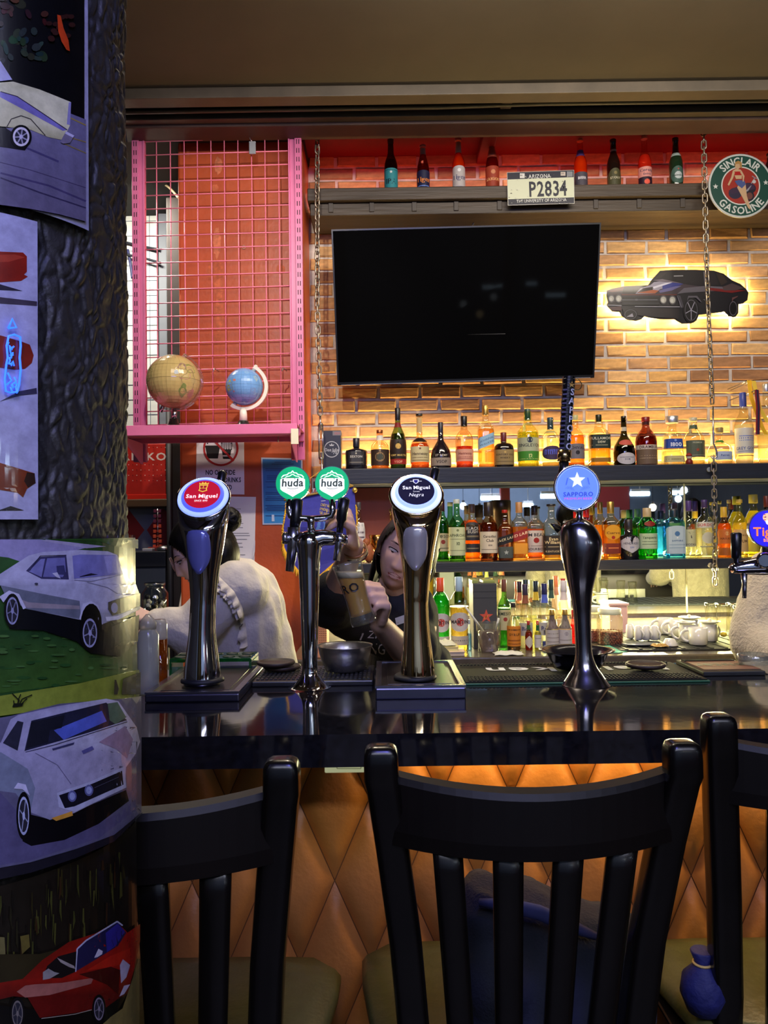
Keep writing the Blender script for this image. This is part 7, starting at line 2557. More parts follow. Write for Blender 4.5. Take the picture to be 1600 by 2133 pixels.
B('one', 'amber whisky bottle with a pewter shield label behind the black tap handle', 1200, 865, 970, 36, 'spirit', (236, 206, 150), liq=(.60, (232, 140, 40), .45), cap=((190, 186, 130), .90, .36), group=GO, labs=[(.15, .44, .90, (120, 116, 122), [('CHIVAS', .36, .05, (50, 40, 60)), ('o', .27, .04, (40, 36, 44))], 'a')])
B('one', 'golden whiskey bottle with a dark green rectangular label', 1249, 864, 971, 41, 'square', (236, 224, 170), liq=(.36, (236, 180, 40), .5), ex=6, cap=((26, 36, 34), .86, .30), group=GO, labs=[(.34, .60, .96, (36, 50, 44), [('TULLAMORE', .53, .045, (206, 204, 180)), ('DEW', .46, .04, (206, 204, 180)), ('-', .40, .014, (150, 150, 120))]), (.08, .16, .7, (150, 110, 40), [])])
B('one', 'dark green liqueur bottle with a red seal and white round label', 1301, 867, 969, 45, 'squat', (34, 40, 18), dens=.8, liq=(.4, (40, 30, 12), .6), cap=(blk, .88, .24), neck=(.70, .78, (196, 190, 170)), group=GO, labs=[(.03, .26, .62, (196, 192, 196), [('-', .17, .012, (120, 120, 130)), ('DOM', .13, .03, (90, 90, 110))], 'o'), (.41, .52, .6, (196, 90, 76), [], 'o')])
B('one', 'wide dark red liqueur bottle with a cream banded label', 1347, 869, 970, 44, 'flagon', (120, 36, 24), liq=(.60, (110, 30, 16), .55), cap=((130, 30, 30), .90, .38), neck=(.84, .90, (60, 16, 16)), group=GO, labs=[(.33, .42, 1.0, (200, 188, 176), [('DRAMBUIE', .375, .055, (60, 30, 36))]), (.03, .33, .85, (110, 90, 72), [('-', .2, .012, (170, 150, 120)), ('-', .15, .012, (170, 150, 120))])])
B('one', 'clear tapered tequila bottle with a wide silver cap and blue label', 1402, 867, 969, 43, 'cone', (232, 232, 196), liq=(.30, (236, 226, 170), .3), ex=4, cap=((214, 216, 220), .86, .60), group=GO, labs=[(.34, .53, .95, (38, 70, 150), [('1800', .415, .075, (220, 226, 240)), ('o', .50, .025, (120, 150, 220))]), (.06, .19, .8, (190, 180, 130), [('-', .12, .02, (140, 130, 90))])])
B('one', 'clear handled bottle with a grey-green label and red star', 1446, 870, 968, 44, 'flagon', (226, 228, 190), liq=(.10, (240, 226, 150), .3), cap=((196, 190, 160), .92, .38), neck=(.76, .84, (70, 90, 70)), group=GO, labs=[(.16, .51, .70, (84, 92, 76), [('PREMIUM', .46, .03, (190, 190, 160)), ('*', .31, .045, (170, 66, 44)), ('-', .2, .012, (150, 150, 120))])])
B('one', 'round clear tequila bottle with a cork ball and green ribbon', 1500, 891, 968, 54, 'round', (236, 234, 206), liq=(.25, (240, 230, 180), .3), cap=((150, 130, 80), .86, .30), neck=(.60, .66, (70, 130, 50)), group=GO, labs=[(.12, .34, .45, (176, 190, 216), [('Patron', .24, .05, (60, 80, 150))])])
B('one', 'tall frosted vodka bottle with a blue capsule and bird print', 1551, 818, 967, 39, 'tall', (226, 226, 206), liq=(.55, (226, 222, 190), .5), cap=((50, 70, 160), .80, .36), group=GO, labs=[(.15, .50, .95, (206, 206, 196), [('GREY GOOSE', .22, .04, (70, 90, 150)), ('-', .12, .01, (60, 60, 70)), ('-', .18, .012, (140, 150, 180))]), (.30, .42, .8, None, [('-', .36, .02, (90, 110, 190)), ('-', .33, .012, (120, 140, 200)), ('-', .39, .012, (110, 130, 200))])])
B('one', 'clear bottle cut off by the right edge behind the ribbons', 1600, 800, 966, 40, 'tall', (232, 232, 206), liq=(.4, (236, 230, 180), .3), cap=((190, 190, 196), .90, .36), group=GO)
# little figurine
p = W(1436, 968, 4.0)
fg = thing('figurine', 'tiny red and white figurine between the silver-capped and star-labelled bottles', 'figurine', (p.x, 4.0, 1.7425))
k = mpp(4.0)
MB().lathe([(6 * k, 0), (7.5 * k, 2 * k), (7 * k, 8 * k), (4.5 * k, 12 * k)], (p.x, 4.0, 1.7425), 16).build('body', M('fig_red', (120, 30, 24), .4), fg)
MB().ellipsoid((p.x, 4.0, 1.7425 + 16 * k), (6.2 * k, 5 * k, 5.6 * k), 14, 10).build('head', M('fig_white', (206, 190, 170), .5), fg)
MB().lathe([(6.6 * k, 18 * k), (6 * k, 21 * k), (3 * k, 24 * k), (.6 * k, 25 * k)], (p.x - .001, 4.0, 1.7425), 14).build('hat', M('fig_hat', (150, 40, 30), .5), fg)
# ribbons with medals at the right end
for (lab, pts, c) in (('yellow medal ribbon hanging at the right end of the upper shelf', [(1561, 792, 3.98), (1566, 830, 3.97), (1588, 890, 3.97), (1597, 905, 3.97)], (226, 180, 40)), ('red and navy medal ribbon hanging beside the yellow ribbons', [(1577, 812, 3.92), (1580, 850, 3.915), (1579, 905, 3.915)], (120, 30, 44)), ('yellow ribbon end', [(1570, 793, 3.968), (1583, 850, 3.96), (1600, 880, 3.96)], (236, 200, 70))):
 P = [W(*q) for q in pts]
 mb = MB()
 w_ = .011
 rs_ = [[q + Vector((-w_, 0, 0)), q + Vector((w_, .002, 0)), q + Vector((w_, .004, 0)), q + Vector((-w_, .002, 0))] for q in P]
 mb.rings(rs_, sm=False)
 if lab[:8] != 'yellow r':
  o = thing('medal_ribbon', lab, 'ribbon', P[0])
 else:
  o = yel_
 if 'yellow medal' in lab:
  yel_ = o
 mb.build('strip', M('ribbon_%d' % c[1], c, .5), o)
 if c[1] == 30:
  rs_ = [[q + Vector((-.003, -.0015, 0)), q + Vector((.004, -.0015, 0)), q + Vector((.004, -.0005, 0)), q + Vector((-.003, -.0005, 0))] for q in P]
  MB().rings(rs_, sm=False).build('stripe', M('ribbon_navy', (24, 26, 60), .5), o)
 MB().tube([P[0] + Vector((0, .003, 0)), Vector((P[0].x, 4.23, P[0].z))], .003, 6).build('nail', m_steel, o)
# ---------- second shelf (in front of the mirror)
G2_ = 'spirit bottles on the lower shelf'
B('two', 'green whiskey bottle with a cream crest label, right of the black badge tower', 923, 1040, 1166, 27, 'spirit', (50, 130, 40), liq=(.58, (50, 110, 30), .4), cap=((90, 34, 30), .80, .36), group=G2_, labs=[(.16, .45, .95, (200, 190, 150), [('JAMESON', .40, .05, (44, 60, 44)), ('o', .31, .035, (150, 60, 50)), ('-', .21, .012, (90, 90, 70))], 'a')])
B('two', 'green malt bottle with a large pale green label', 953, 1040, 1166, 34, 'spirit', (70, 150, 50), liq=(.58, (80, 140, 40), .4), cap=((200, 210, 200), .93, .38), group=G2_, labs=[(.10, .55, .98, (190, 200, 160), [('LAPHROAIG', .42, .045, (60, 74, 50)), ('10', .29, .05, (60, 74, 50)), ('-', .36, .008, (110, 120, 90)), ('-', .18, .008, (110, 120, 90)), ('o', .50, .02, (120, 130, 90))])])
B('two', 'amber whiskey bottle with a dark arched label and copper cap', 984, 1050, 1165, 36, 'spirit', (240, 190, 110), liq=(.72, (226, 130, 40), .45), cap=((120, 96, 76), .84, .38), group=G2_, labs=[(.36, .68, .66, (56, 56, 62), [('BLACK', .57, .05, (200, 196, 180)), ('BUSH', .51, .05, (200, 196, 180)), ('-', .43, .03, (140, 130, 100))], 'a'), (.15, .30, .66, (62, 58, 60), [('-', .22, .02, (150, 140, 110))])])
B('two', 'dark amber whisky bottle with a white script label', 1019, 1046, 1162, 37, 'spirit', (190, 110, 40), liq=(.66, (110, 50, 16), .55), cap=((40, 30, 26), .76, .52), group=G2_, labs=[(.14, .50, .95, (206, 196, 178), [('Canadian', .42, .04, (50, 40, 40)), ('Club', .35, .045, (50, 40, 40)), ('1858', .27, .025, (90, 80, 70)), ('-', .20, .01, (120, 110, 100))])])
B('two', 'square whisky bottle with a slanted black label', 1053, 1062, 1162, 30, 'square', (226, 196, 150), Y=4.02, liq=(.80, (150, 80, 30), .35), ex=6, cap=((170, 40, 30), .94, .40), group=G2_, labs=[(.34, .50, 1.0, (26, 26, 30), [('BLACK LABEL', .43, .045, (206, 196, 160))], 'g'), (.06, .28, .8, (70, 78, 76), [('*', .17, .05, (160, 170, 170))])])
B('two', 'square whisky bottle with a slanted red label', 1083, 1046, 1163, 32, 'square', (240, 206, 150), liq=(.58, (232, 150, 40), .45), ex=6, cap=((190, 140, 90), .82, .44), group=G2_, labs=[(.36, .52, 1.0, (140, 40, 40), [('RED LABEL', .45, .045, (230, 200, 170))], 'g'), (.12, .30, .6, (220, 150, 50), [])])
B('two', 'square bourbon bottle with a white label and red seal', 1115, 1053, 1163, 35, 'square', (240, 210, 170), liq=(.57, (200, 100, 34), .5), ex=5, cap=((34, 30, 34), .82, .38), group=G2_, labs=[(.14, .54, .92, (216, 206, 192), [('JIM BEAM', .46, .055, (40, 34, 40)), ('o', .36, .05, (160, 44, 36)), ('BOURBON', .20, .04, (60, 50, 50)), ('-', .26, .008, (130, 110, 100))])])
B('two', 'bourbon bottle with a black label left of the star tower', 1150, 1050, 1163, 36, 'square', (240, 216, 160), liq=(.42, (220, 150, 40), .45), ex=5, cap=((30, 28, 30), .96, .52), group=G2_, labs=[(.10, .44, .98, (44, 38, 36), [('Evan', .38, .05, (216, 196, 150)), ('Williams', .32, .05, (216, 196, 150)), ('-', .24, .01, (190, 170, 130)), ('KENTUCKY', .16, .03, (190, 170, 130))])])
p = W(1047, 1165, 4.15)
tn = thing('round_tin', 'round black and gold tin standing behind the whisky bottles', 'tin', (p.x, 4.175, 1.2685))
k = mpp(4.17)
MB().lathe([(19 * k, 0), (20 * k, .003), (20 * k, .255), (20.6 * k, .257), (20.6 * k, .31), (19 * k, .314)], (p.x, 4.175, 1.2685), 28).build('can', M('tin_black', (60, 50, 36), .3, .6), tn)
B('two', 'bright red bottle half hidden by the star tower', 1223, 1058, 1162, 28, 'spirit', (220, 40, 34), liq=(.70, (210, 30, 30), .5), cap=((190, 30, 30), .82, .44), group=G2_)
B('two', 'square golden tequila bottle, left one of the touching pair', 1252, 1046, 1162, 27, 'square', (244, 210, 120), Y=4.15, liq=(.60, (230, 160, 30), .45), ex=6, cap=(gold, .80, .42), group=G2_)
B('two', 'square golden tequila bottle with an oval label, right one of the touching pair', 1274, 1045, 1164, 34, 'square', (244, 214, 120), Y=4.03, liq=(.60, (232, 160, 30), .45), ex=6, cap=(gold, .80, .42), group=G2_, labs=[(.10, .28, .98, (110, 40, 30), [('-', .2, .02, (190, 110, 60))]), (.34, .60, .55, (206, 150, 40), [('Cuervo', .46, .04, (90, 44, 26)), ('o', .38, .03, (150, 40, 30))], 'o')])
B('two', 'black apothecary gin bottle with a white diamond label', 1311, 1082, 1165, 41, 'jigger', (22, 22, 26), opaque=True, cap=((40, 38, 40), .74, .40), group=G2_, labs=[(.16, .62, 1.15, (176, 176, 188), [('HENDRICKS', .40, .05, (70, 74, 96)), ('GIN', .30, .04, (90, 110, 170))], 'd')])
B('two', 'second green gin bottle behind the white-labelled green one', 1330, 1060, 1162, 30, 'shaker', (60, 190, 60), Y=4.16, liq=(.60, (40, 150, 40), .35), cap=((90, 150, 110), .83, .42), group=G2_)
B('two', 'bright green gin bottle with a red seal and white label', 1350, 1058, 1165, 39, 'shaker', (70, 200, 60), Y=4.04, liq=(.60, (40, 170, 40), .35), cap=((190, 170, 130), .82, .44), group=G2_, labs=[(.20, .50, .80, (170, 190, 160), [('Tanqueray', .42, .045, (40, 70, 44)), ('-', .34, .012, (90, 110, 90)), ('-', .29, .012, (90, 110, 90))]), (.64, .74, .4, (130, 36, 30), [], 'o')])
B('two', 'pale blue square gin bottle behind its twin', 1378, 1064, 1162, 30, 'bomb', (110, 200, 235), Y=4.16, liq=(.66, (80, 190, 230), .35), ex=6, cap=((40, 50, 70), .82, .44), group=G2_)
B('two', 'pale blue square gin bottle with a silver label, front of the pair', 1405, 1060, 1164, 40, 'bomb', (100, 196, 235), Y=4.03, liq=(.66, (60, 170, 220), .3), ex=5, cap=((60, 60, 66), .83, .40), group=G2_, labs=[(.10, .66, .66, (170, 190, 206), [('o', .50, .05, (70, 110, 160)), ('SAPPHIRE', .36, .03, (60, 90, 140)), ('-', .28, .01, (110, 140, 170)), ('-', .22, .01, (110, 140, 170)), ('o', .42, .015, (220, 225, 230))], 'a'), ])
B('two', 'clear vodka bottle with purple cap, second of the pair', 1450, 1044, 1162, 24, 'spirit', (232, 234, 200), Y=4.16, liq=(.5, (236, 236, 200), .2), cap=((70, 50, 110), .82, .44), group=G2_)
B('two', 'clear vodka bottle with purple cap and an angular mark', 1437, 1043, 1163, 27, 'spirit', (232, 234, 200), Y=4.04, liq=(.5, (236, 236, 200), .2), cap=((76, 54, 116), .82, .44), group=G2_, labs=[(.20, .50, .8, (190, 190, 150), [('V', .40, .10, (60, 56, 60)), ('VODKA', .24, .035, (80, 80, 90))])])
B('two', 'clear gin bottle with a purple cap and red capitals, beside the right chain', 1470, 1041, 1163, 36, 'spirit', (232, 234, 206), Y=4.02, liq=(.62, (236, 236, 206), .2), ex=3, cap=((80, 60, 120), .86, .34), group=G2_, labs=[(.52, .62, .95, (206, 206, 190), [("GORDON'S", .57, .045, (180, 60, 60))]), (.12, .50, .8, None, [('o', .35, .10, (196, 196, 176)), ('-', .2, .02, (150, 150, 130))])])
B('two', 'orange liqueur bottle with an amber label right of the chain', 1510, 1056, 1161, 29, 'spirit', (240, 170, 70), Y=4.04, liq=(.68, (232, 130, 40), .5), cap=((226, 180, 60), .80, .44), group=G2_, labs=[(.28, .56, .9, (200, 110, 50), [('o', .48, .04, (220, 170, 110)), ('HAVANA', .38, .04, (110, 50, 24))]), (.05, .2, .9, (180, 100, 40), [])])
B('two', 'clear wine-shaped bottle with a cork, left of the two pale ones', 1521, 1041, 1162, 20, 'spirit', (236, 238, 220), Y=4.17, liq=(.5, (240, 236, 170), .2), cap=((190, 170, 110), .94, .40), group=G2_)
B('two', 'pale yellow liqueur bottle with a cork, second right of the chain', 1543, 1040, 1161, 30, 'spirit', (240, 236, 190), Y=4.06, liq=(.60, (240, 210, 90), .35), cap=((200, 170, 80), .94, .40), group=G2_, labs=[(.10, .48, .85, (206, 170, 110), [('-', .38, .03, (150, 110, 70)), ('RUM', .28, .045, (110, 80, 50))])])
B('two', 'large yellow liqueur bottle with a yellow stopper behind the blue badge', 1572, 1030, 1160, 40, 'flagon', (244, 240, 150), Y=4.13, liq=(.74, (236, 220, 60), .4), cap=((226, 206, 90), .86, .44), group=G2_, labs=[(.08, .30, .9, (196, 180, 60), [])])
B('two', 'dark brown bottle at the right edge behind the blue badge', 1600, 1033, 1160, 30, 'spirit', (70, 30, 20), Y=4.02, liq=(.6, (60, 24, 14), .5), cap=((90, 30, 26), .82, .40), group=G2_)
# behind the bartender
B('two', 'yellow liqueur bottle with a clear bulb neck behind the bartender', 818, 1060, 1166, 30, 'hen', (236, 226, 130), liq=(.50, (220, 190, 60), .45), cap=((90, 70, 40), .94, .40), group=G2_, labs=[(.12, .40, .8, (206, 186, 90), [('o', .3, .05, (120, 100, 50))])])
B('two', 'clear bottle with a white label behind the raised hand', 748, 1046, 1166, 28, 'spirit', (214, 220, 220), liq=(.4, (220, 220, 200), .3), cap=((60, 60, 66), .88, .38), group=G2_, labs=[(.30, .66, .9, (206, 204, 206), [('-', .5, .03, (110, 100, 110)), ('-', .42, .03, (110, 100, 110))])])
p = W(786, 1095, 4.0)
cu2 = thing('brass_cup', 'small brass cup on the lower shelf behind the bartender', 'cup', (p.x, 4.02, 1.2685))
MB().lathe([(.030, 0), (.032, .004), (.010, .012), (.010, .05), (.036, .085), (.044, .14), (.042, .142), (.034, .09), (.004, .06)], (p.x, 4.02, 1.2685), 26).build('cup', M('brass_warm', (214, 160, 80), .2, 1), cu2)
p = W(768, 1140, 3.98)
bt_ = thing('brown_figure', 'small brown wooden bird-like ornament on the shelf behind the bartender', 'ornament', (p.x, 3.99, 1.2685))
mb = MB()
mb.ellipsoid((p.x, 3.99, 1.2685 + .05), (.026, .022, .05), 14, 10).ellipsoid((p.x - .012, 3.985, 1.2685 + .105), (.018, .016, .02), 12, 8).capsule((p.x + .012, 3.99, 1.2685 + .05), (p.x + .05, 3.99, 1.2685 + .02), .016, .008)
mb.build('body', M('toy_brown', (140, 76, 40), .6, nz=(40, .2)), bt_)
# lightning strip: wall behind the bartender left of the mirror = dark red panel
a, b = W(690, 1020, 4.215), W(818, 1165, 4.215)
rp2 = thing('maroon_panel', 'dark maroon panel behind the bartender at the left of the mirror', 'panel', ((a.x + b.x) / 2, 4.21, b.z))
MB().bbox((XR + .02, 4.207, 1.27), (W(818, 1100, 4.215).x, 4.222, 1.66), .002).build('panel', M('maroon', (84, 26, 24), .6, nz=(12, .15)), rp2)
# ================================================================== BACK COUNTER ITEMS
GB = 'bottles on the back counter'
B('bc', 'green vermouth bottle with a red and white round label', 919, 1202, 1352, 39, 'martini', (60, 190, 70), liq=(.76, (50, 170, 60), .4), cap=((226, 90, 50), .80, .40), group=GB, labs=[(.26, .52, .85, (206, 200, 196), [('o', .39, .055, (190, 60, 50)), ('MARTINI', .39, .045, (44, 36, 40))], 'o'), (.08, .2, .95, (196, 190, 180), [('-', .14, .015, (120, 130, 120))])], Y=3.16)
B('bc', 'pale gold vermouth bottle with a red and white round label', 958, 1202, 1355, 40, 'martini', (240, 236, 190), liq=(.60, (206, 170, 50), .4), cap=((170, 200, 214), .80, .40), group=GB, labs=[(.27, .53, .85, (206, 200, 190), [('o', .40, .055, (190, 60, 50)), ('MARTINI', .40, .045, (44, 36, 40))], 'o'), (.09, .21, .95, (200, 190, 170), [('-', .15, .015, (120, 120, 110))])], Y=3.14)
# dark gift box with red star
Yb_ = 3.18
a, b = W(985, 1216, Yb_), W(1037, 1352, Yb_)
sbx = thing('star_box', 'dark grey gift box with an orange star on the back counter', 'box', ((a.x + b.x) / 2, Yb_ + .07, .9505))
MB().bbox((a.x, Yb_, .9505), (b.x, Yb_ + .15, a.z), .002).build('carton', M('box_grey', (66, 66, 64), .5), sbx)
mb = MB()
mb.bbox((a.x, Yb_ - .0005, W(1000, 1233, Yb_).z), (b.x, Yb_ + .01, W(1000, 1232, Yb_).z), .0002).bbox((a.x, Yb_ - .0005, W(1000, 1246, Yb_).z), (b.x, Yb_ + .01, W(1000, 1245, Yb_).z), .0002)
mb.build('fold_lines', M('fold_dark', (36, 36, 34), .6), sbx)
mb = MB().bbox((a.x, Yb_ + .03, a.z), (a.x + .024, Yb_ + .15, a.z + .012), .001).bbox((b.x - .05, Yb_ + .03, a.z), (b.x - .002, Yb_ + .15, a.z + .010), .001)
mb.build('top_flaps', M('flap_olive', (150, 160, 80), .5), sbx)
A = Art()
A.star(1013, 1284, 15, (206, 84, 60), .40)
A.line([(1009, 1289), (1013, 1283), (1012, 1287), (1017, 1281)], 1.6, (226, 150, 60))
A.build('print', flat(Yb_ - .0004), Mprint('print_plain'), sbx)
# blue lighter-like tube
B('bc', 'slim pale blue plastic tube bottle beside the star box', 978, 1288, 1352, 10, 'sauce', (170, 206, 222), liq=(.55, (110, 150, 180), .5), cap=((200, 220, 225), .86, .5), group=GB, Y=3.14)
B('bc', 'green whiskey bottle with a cream label behind the orange-labelled one', 1052, 1212, 1352, 28, 'spirit', (60, 150, 40), liq=(.58, (50, 120, 30), .4), cap=((120, 70, 50), .82, .38), group=GB, labs=[(.26, .56, .95, (196, 190, 140), [('JAMESON', .50, .045, (44, 56, 40)), ('o', .42, .03, (150, 60, 50))])], Y=3.22)
B('bc', 'orange-labelled clear sauce bottle with a dark pourer', 1071, 1258, 1357, 28, 'sauce', (236, 226, 190), liq=(.14, (90, 50, 30), .4), cap=((40, 36, 34), .90, .36), group=GB, labs=[(.10, .52, .98, (214, 130, 44), [('-', .44, .03, (110, 70, 30)), ('SYRUP', .34, .05, (90, 60, 30)), ('-', .22, .03, (160, 90, 30)), ('-', .15, .02, (160, 90, 30))])], Y=3.13)
for i, (x, top, base, w, cc, lc, nk, lab, Y) in enumerate((
 (1079, 1208, 1330, 22, (206, 96, 50), (60, 120, 50), (190, 120, 70), 'slim green bottle with an orange top behind the sauce bottle', 3.42),
 (1097, 1210, 1340, 26, (44, 60, 56), (226, 214, 150), (206, 190, 120), 'clear liqueur bottle with a dark green cap, first of the liqueur row', 3.345),
 (1084, 1214, 1345, 23, (56, 40, 40), (236, 230, 200), (214, 130, 96), 'clear liqueur bottle with a salmon neck band', 3.28),
 (1096, 1218, 1350, 28, (60, 50, 70), (236, 232, 200), (150, 90, 60), 'clear liqueur bottle with a bronze neck band and script label', 3.19),
 (1118, 1214, 1345, 24, (34, 50, 56), (230, 226, 150), (220, 190, 60), 'clear liqueur bottle with a yellow neck band', 3.29),
 (1136, 1218, 1350, 28, (40, 44, 90), (232, 232, 190), (90, 110, 200), 'clear liqueur bottle with a blue neck band and script label', 3.20),
 (1110, 1208, 1330, 22, (190, 200, 120), (226, 226, 160), (206, 206, 130), 'clear liqueur bottle with a yellow-green cap in the back row', 3.46),
 (1150, 1208, 1335, 24, (30, 60, 60), (236, 226, 180), (60, 90, 80), 'clear liqueur bottle with a dark teal cap in the back row', 3.38),
 (1160, 1203, 1335, 22, (240, 150, 90), (240, 226, 200), (230, 170, 130), 'clear bottle with a pale orange cap behind the gold-capped pair', 3.42),
 (1175, 1205, 1335, 24, (190, 60, 50), (240, 200, 170), (206, 120, 90), 'clear bottle with a red cap behind the gold-capped pair', 3.36),
 (1176, 1212, 1345, 32, (226, 216, 206), (244, 214, 200), (236, 220, 206), 'pink-tinged clear bottle with a white cap behind the gold-capped pair', 3.26),
)):
 lb = [(.20, .40, .95, (196, 196, 176), [('Bols', .31, .06, (60, 66, 110))])] if 'script' in lab else ([(.12, .36, .9, (190, 186, 150), [('-', .28, .02, (120, 110, 80))])] if i % 2 else [])
 B('bc', lab, x, top, base, w, 'bols', (238, 236, 214), liq=(.40, lc, .3), cap=(cc, .83, .46), neck=(.70, .83, nk), group=GB, labs=lb, Y=Y)
B('bc', 'small red pepper sauce bottle with a white diamond label', 1102, 1293, 1354, 15, 'tabasco', (190, 90, 50), liq=(.6, (170, 60, 30), .6), cap=((190, 50, 40), .86, .42), neck=(.70, .85, (60, 110, 60)), group=GB, labs=[(.08, .50, 1.1, (206, 196, 176), [], 'd')], Y=3.13)
B('bc', 'small green-necked pepper sauce bottle with a white label', 1121, 1293, 1353, 14, 'tabasco', (214, 206, 130), liq=(.6, (200, 190, 90), .5), cap=((206, 60, 50), .86, .42), neck=(.66, .85, (44, 96, 60)), group=GB, labs=[(.08, .52, .95, (206, 200, 186), [('-', .4, .02, (140, 130, 120))])], Y=3.14)
B('bc', 'tiny clear bottle of blue liquid between sauce and white bottles', 1135, 1310, 1350, 10, 'sauce', (226, 230, 235), liq=(.38, (60, 70, 190), .5), cap=((190, 190, 196), .9, .36), group=GB, Y=3.17)
B('bc', 'white-labelled bottle with a gold cap, left of the matching two', 1151, 1268, 1350, 27, 'sauce', (226, 214, 196), liq=(.48, (206, 196, 186), .6), cap=(gold, .86, .46), neck=(.52, .86, (110, 96, 90)), group=GB, labs=[(.02, .50, .98, (196, 188, 178), [('-', .4, .02, (150, 140, 130)), ('-', .3, .02, (150, 140, 130)), ('-', .2, .02, (150, 140, 130))])], Y=3.15)
B('bc', 'white-labelled bottle with a gold cap, right of the matching two', 1178, 1268, 1350, 27, 'sauce', (226, 214, 196), liq=(.48, (206, 196, 186), .6), cap=(gold, .86, .46), neck=(.52, .86, (120, 110, 100)), group=GB, labs=[(.02, .50, .98, (196, 188, 182), [('o', .4, .05, (160, 150, 150)), ('-', .24, .02, (150, 140, 130))])], Y=3.15)
B('bc', 'slim red bottle half behind the neck of the star tower', 1194, 1268, 1345, 12, 'sauce', (230, 50, 40), liq=(.6, (220, 40, 34), .5), cap=((200, 40, 36), .88, .4), group=GB, Y=3.2)
# tumbler of straws
Yt = 3.10
c = W(1019, 1361, Yt)
k = mpp(Yt)
tu = thing('tumbler', 'twisted clear tumbler with two straws on the back counter', 'glass', (c.x, Yt, .9505))
rs_ = []
H = (1361 - 1300) * k
for i in range(15):
 s = i / 14
 ring = []
 for j in range(28):
  a = 2 * PI * j / 28
  r = (21 + 5 * s + 2.2 * math.sin(5 * a + s * 5) * (1 - s * .8)) * k
  ring.append(Vector((c.x + r * math.cos(a), Yt + r * math.sin(a), .9505 + H * s)))
 rs_.append(ring)
MB().rings(rs_, cap1=False).build('glass', Mglass((236, 236, 220), 1, .10, .06, .12, (220, 220, 205)), tu)
MB().lathe([(18 * k, .004), (20 * k, H * .2), (22 * k, H * .72), (2 * k, H * .72)], (c.x, Yt, .9505), 22).build('ice', Mglass((200, 170, 170), 1, .06, .1, .4, (170, 150, 150)), tu)
for u0, v0, u1, v1 in ((1018, 1330, 968, 1262), (1030, 1322, 1039, 1288)):
 MB().tube([W(u0, v0, Yt - .01), W(u1, v1, Yt - .03)], .0042, 8).build('straw', M('straw_white', (214, 214, 196), .4), tu)
# napkins / booklets
a, b = onz(896, 1372, .95), onz(968, 1372, .95)
for lab, z0, z1, x0, x1, y0, c, nm in (('pink-edged booklet at the bottom of the little paper stack', .9505, .966, 890, 968, 3.00, (216, 196, 170), 'booklet'), ('pale yellow booklet in the middle of the little paper stack', .9665, .982, 894, 955, 3.02, (220, 214, 150), 'booklet')):
 pa, pb = W(x0, 1370, y0), W(x1, 1370, y0)
 bk_ = thing(nm, lab, 'booklet', ((pa.x + pb.x) / 2, y0 + .09, z0))
 MB().bbox((pa.x, y0, z0), (pb.x, y0 + .18, z1), .002).build('pages', M('paper_%d_%d_%d' % c, c, .6), bk_)
 MB().bbox((pa.x - .002, y0 - .002, z1 - .0002), (pb.x + .002, y0 + .18, z1 + .0015), .0005).build('cover', M('cover_%d' % c[1], (min(255, c[0] + 10), min(255, c[1] + 6), c[2]), .5), bk_)
c = W(925, 1352, 3.06)
np_ = thing('napkin', 'crumpled pale napkin on top of the little paper stack', 'napkin', (c.x, 3.06, .984))
def crumple(cx, cyy, z, w, d, h, seed, nx=12, ny=8):
 vs = []
 for i in range(nx + 1):
  for j in range(ny + 1):
   u, v = i / nx - .5, j / ny - .5
   e = (1 - (2 * u) ** 4) * (1 - (2 * v) ** 4)
   vs.append(Vector((cx + u * w * (1 + .15 * noise.noise(Vector((seed, v * 3, 0)))), cyy + v * d * (1 + .15 * noise.noise(Vector((u * 3, seed, 0)))), z + .0015 + h * (.5 + .5 * noise.noise(Vector((u * 5 + seed, v * 5, 1)))) * (.35 + e))))
 fs = [(i * (ny + 1) + j, (i + 1) * (ny + 1) + j, (i + 1) * (ny + 1) + j + 1, i * (ny + 1) + j + 1) for i in range(nx) for j in range(ny)]
 mb = MB()
 mb.add(vs, fs, 0, True)
 n = len(vs)
 mb.add([p - Vector((0, 0, .001)) for p in vs], [tuple(reversed(f)) for f in fs], 0, True)
 return mb
crumple(c.x, 3.07, .984, .085, .09, .022, 3).build('napkin', M('napkin_white', (224, 222, 190), .8), np_)
c = onz(1064, 1368, .95)
n2 = thing('torn_paper', 'crumpled white paper scrap at the front edge of the back counter', 'paper', (c.x, 3.02, .9505))
crumple(c.x, 3.025, .9505, .11, .07, .016, 8).build('paper', M('scrap_white', (220, 218, 200), .8), n2)
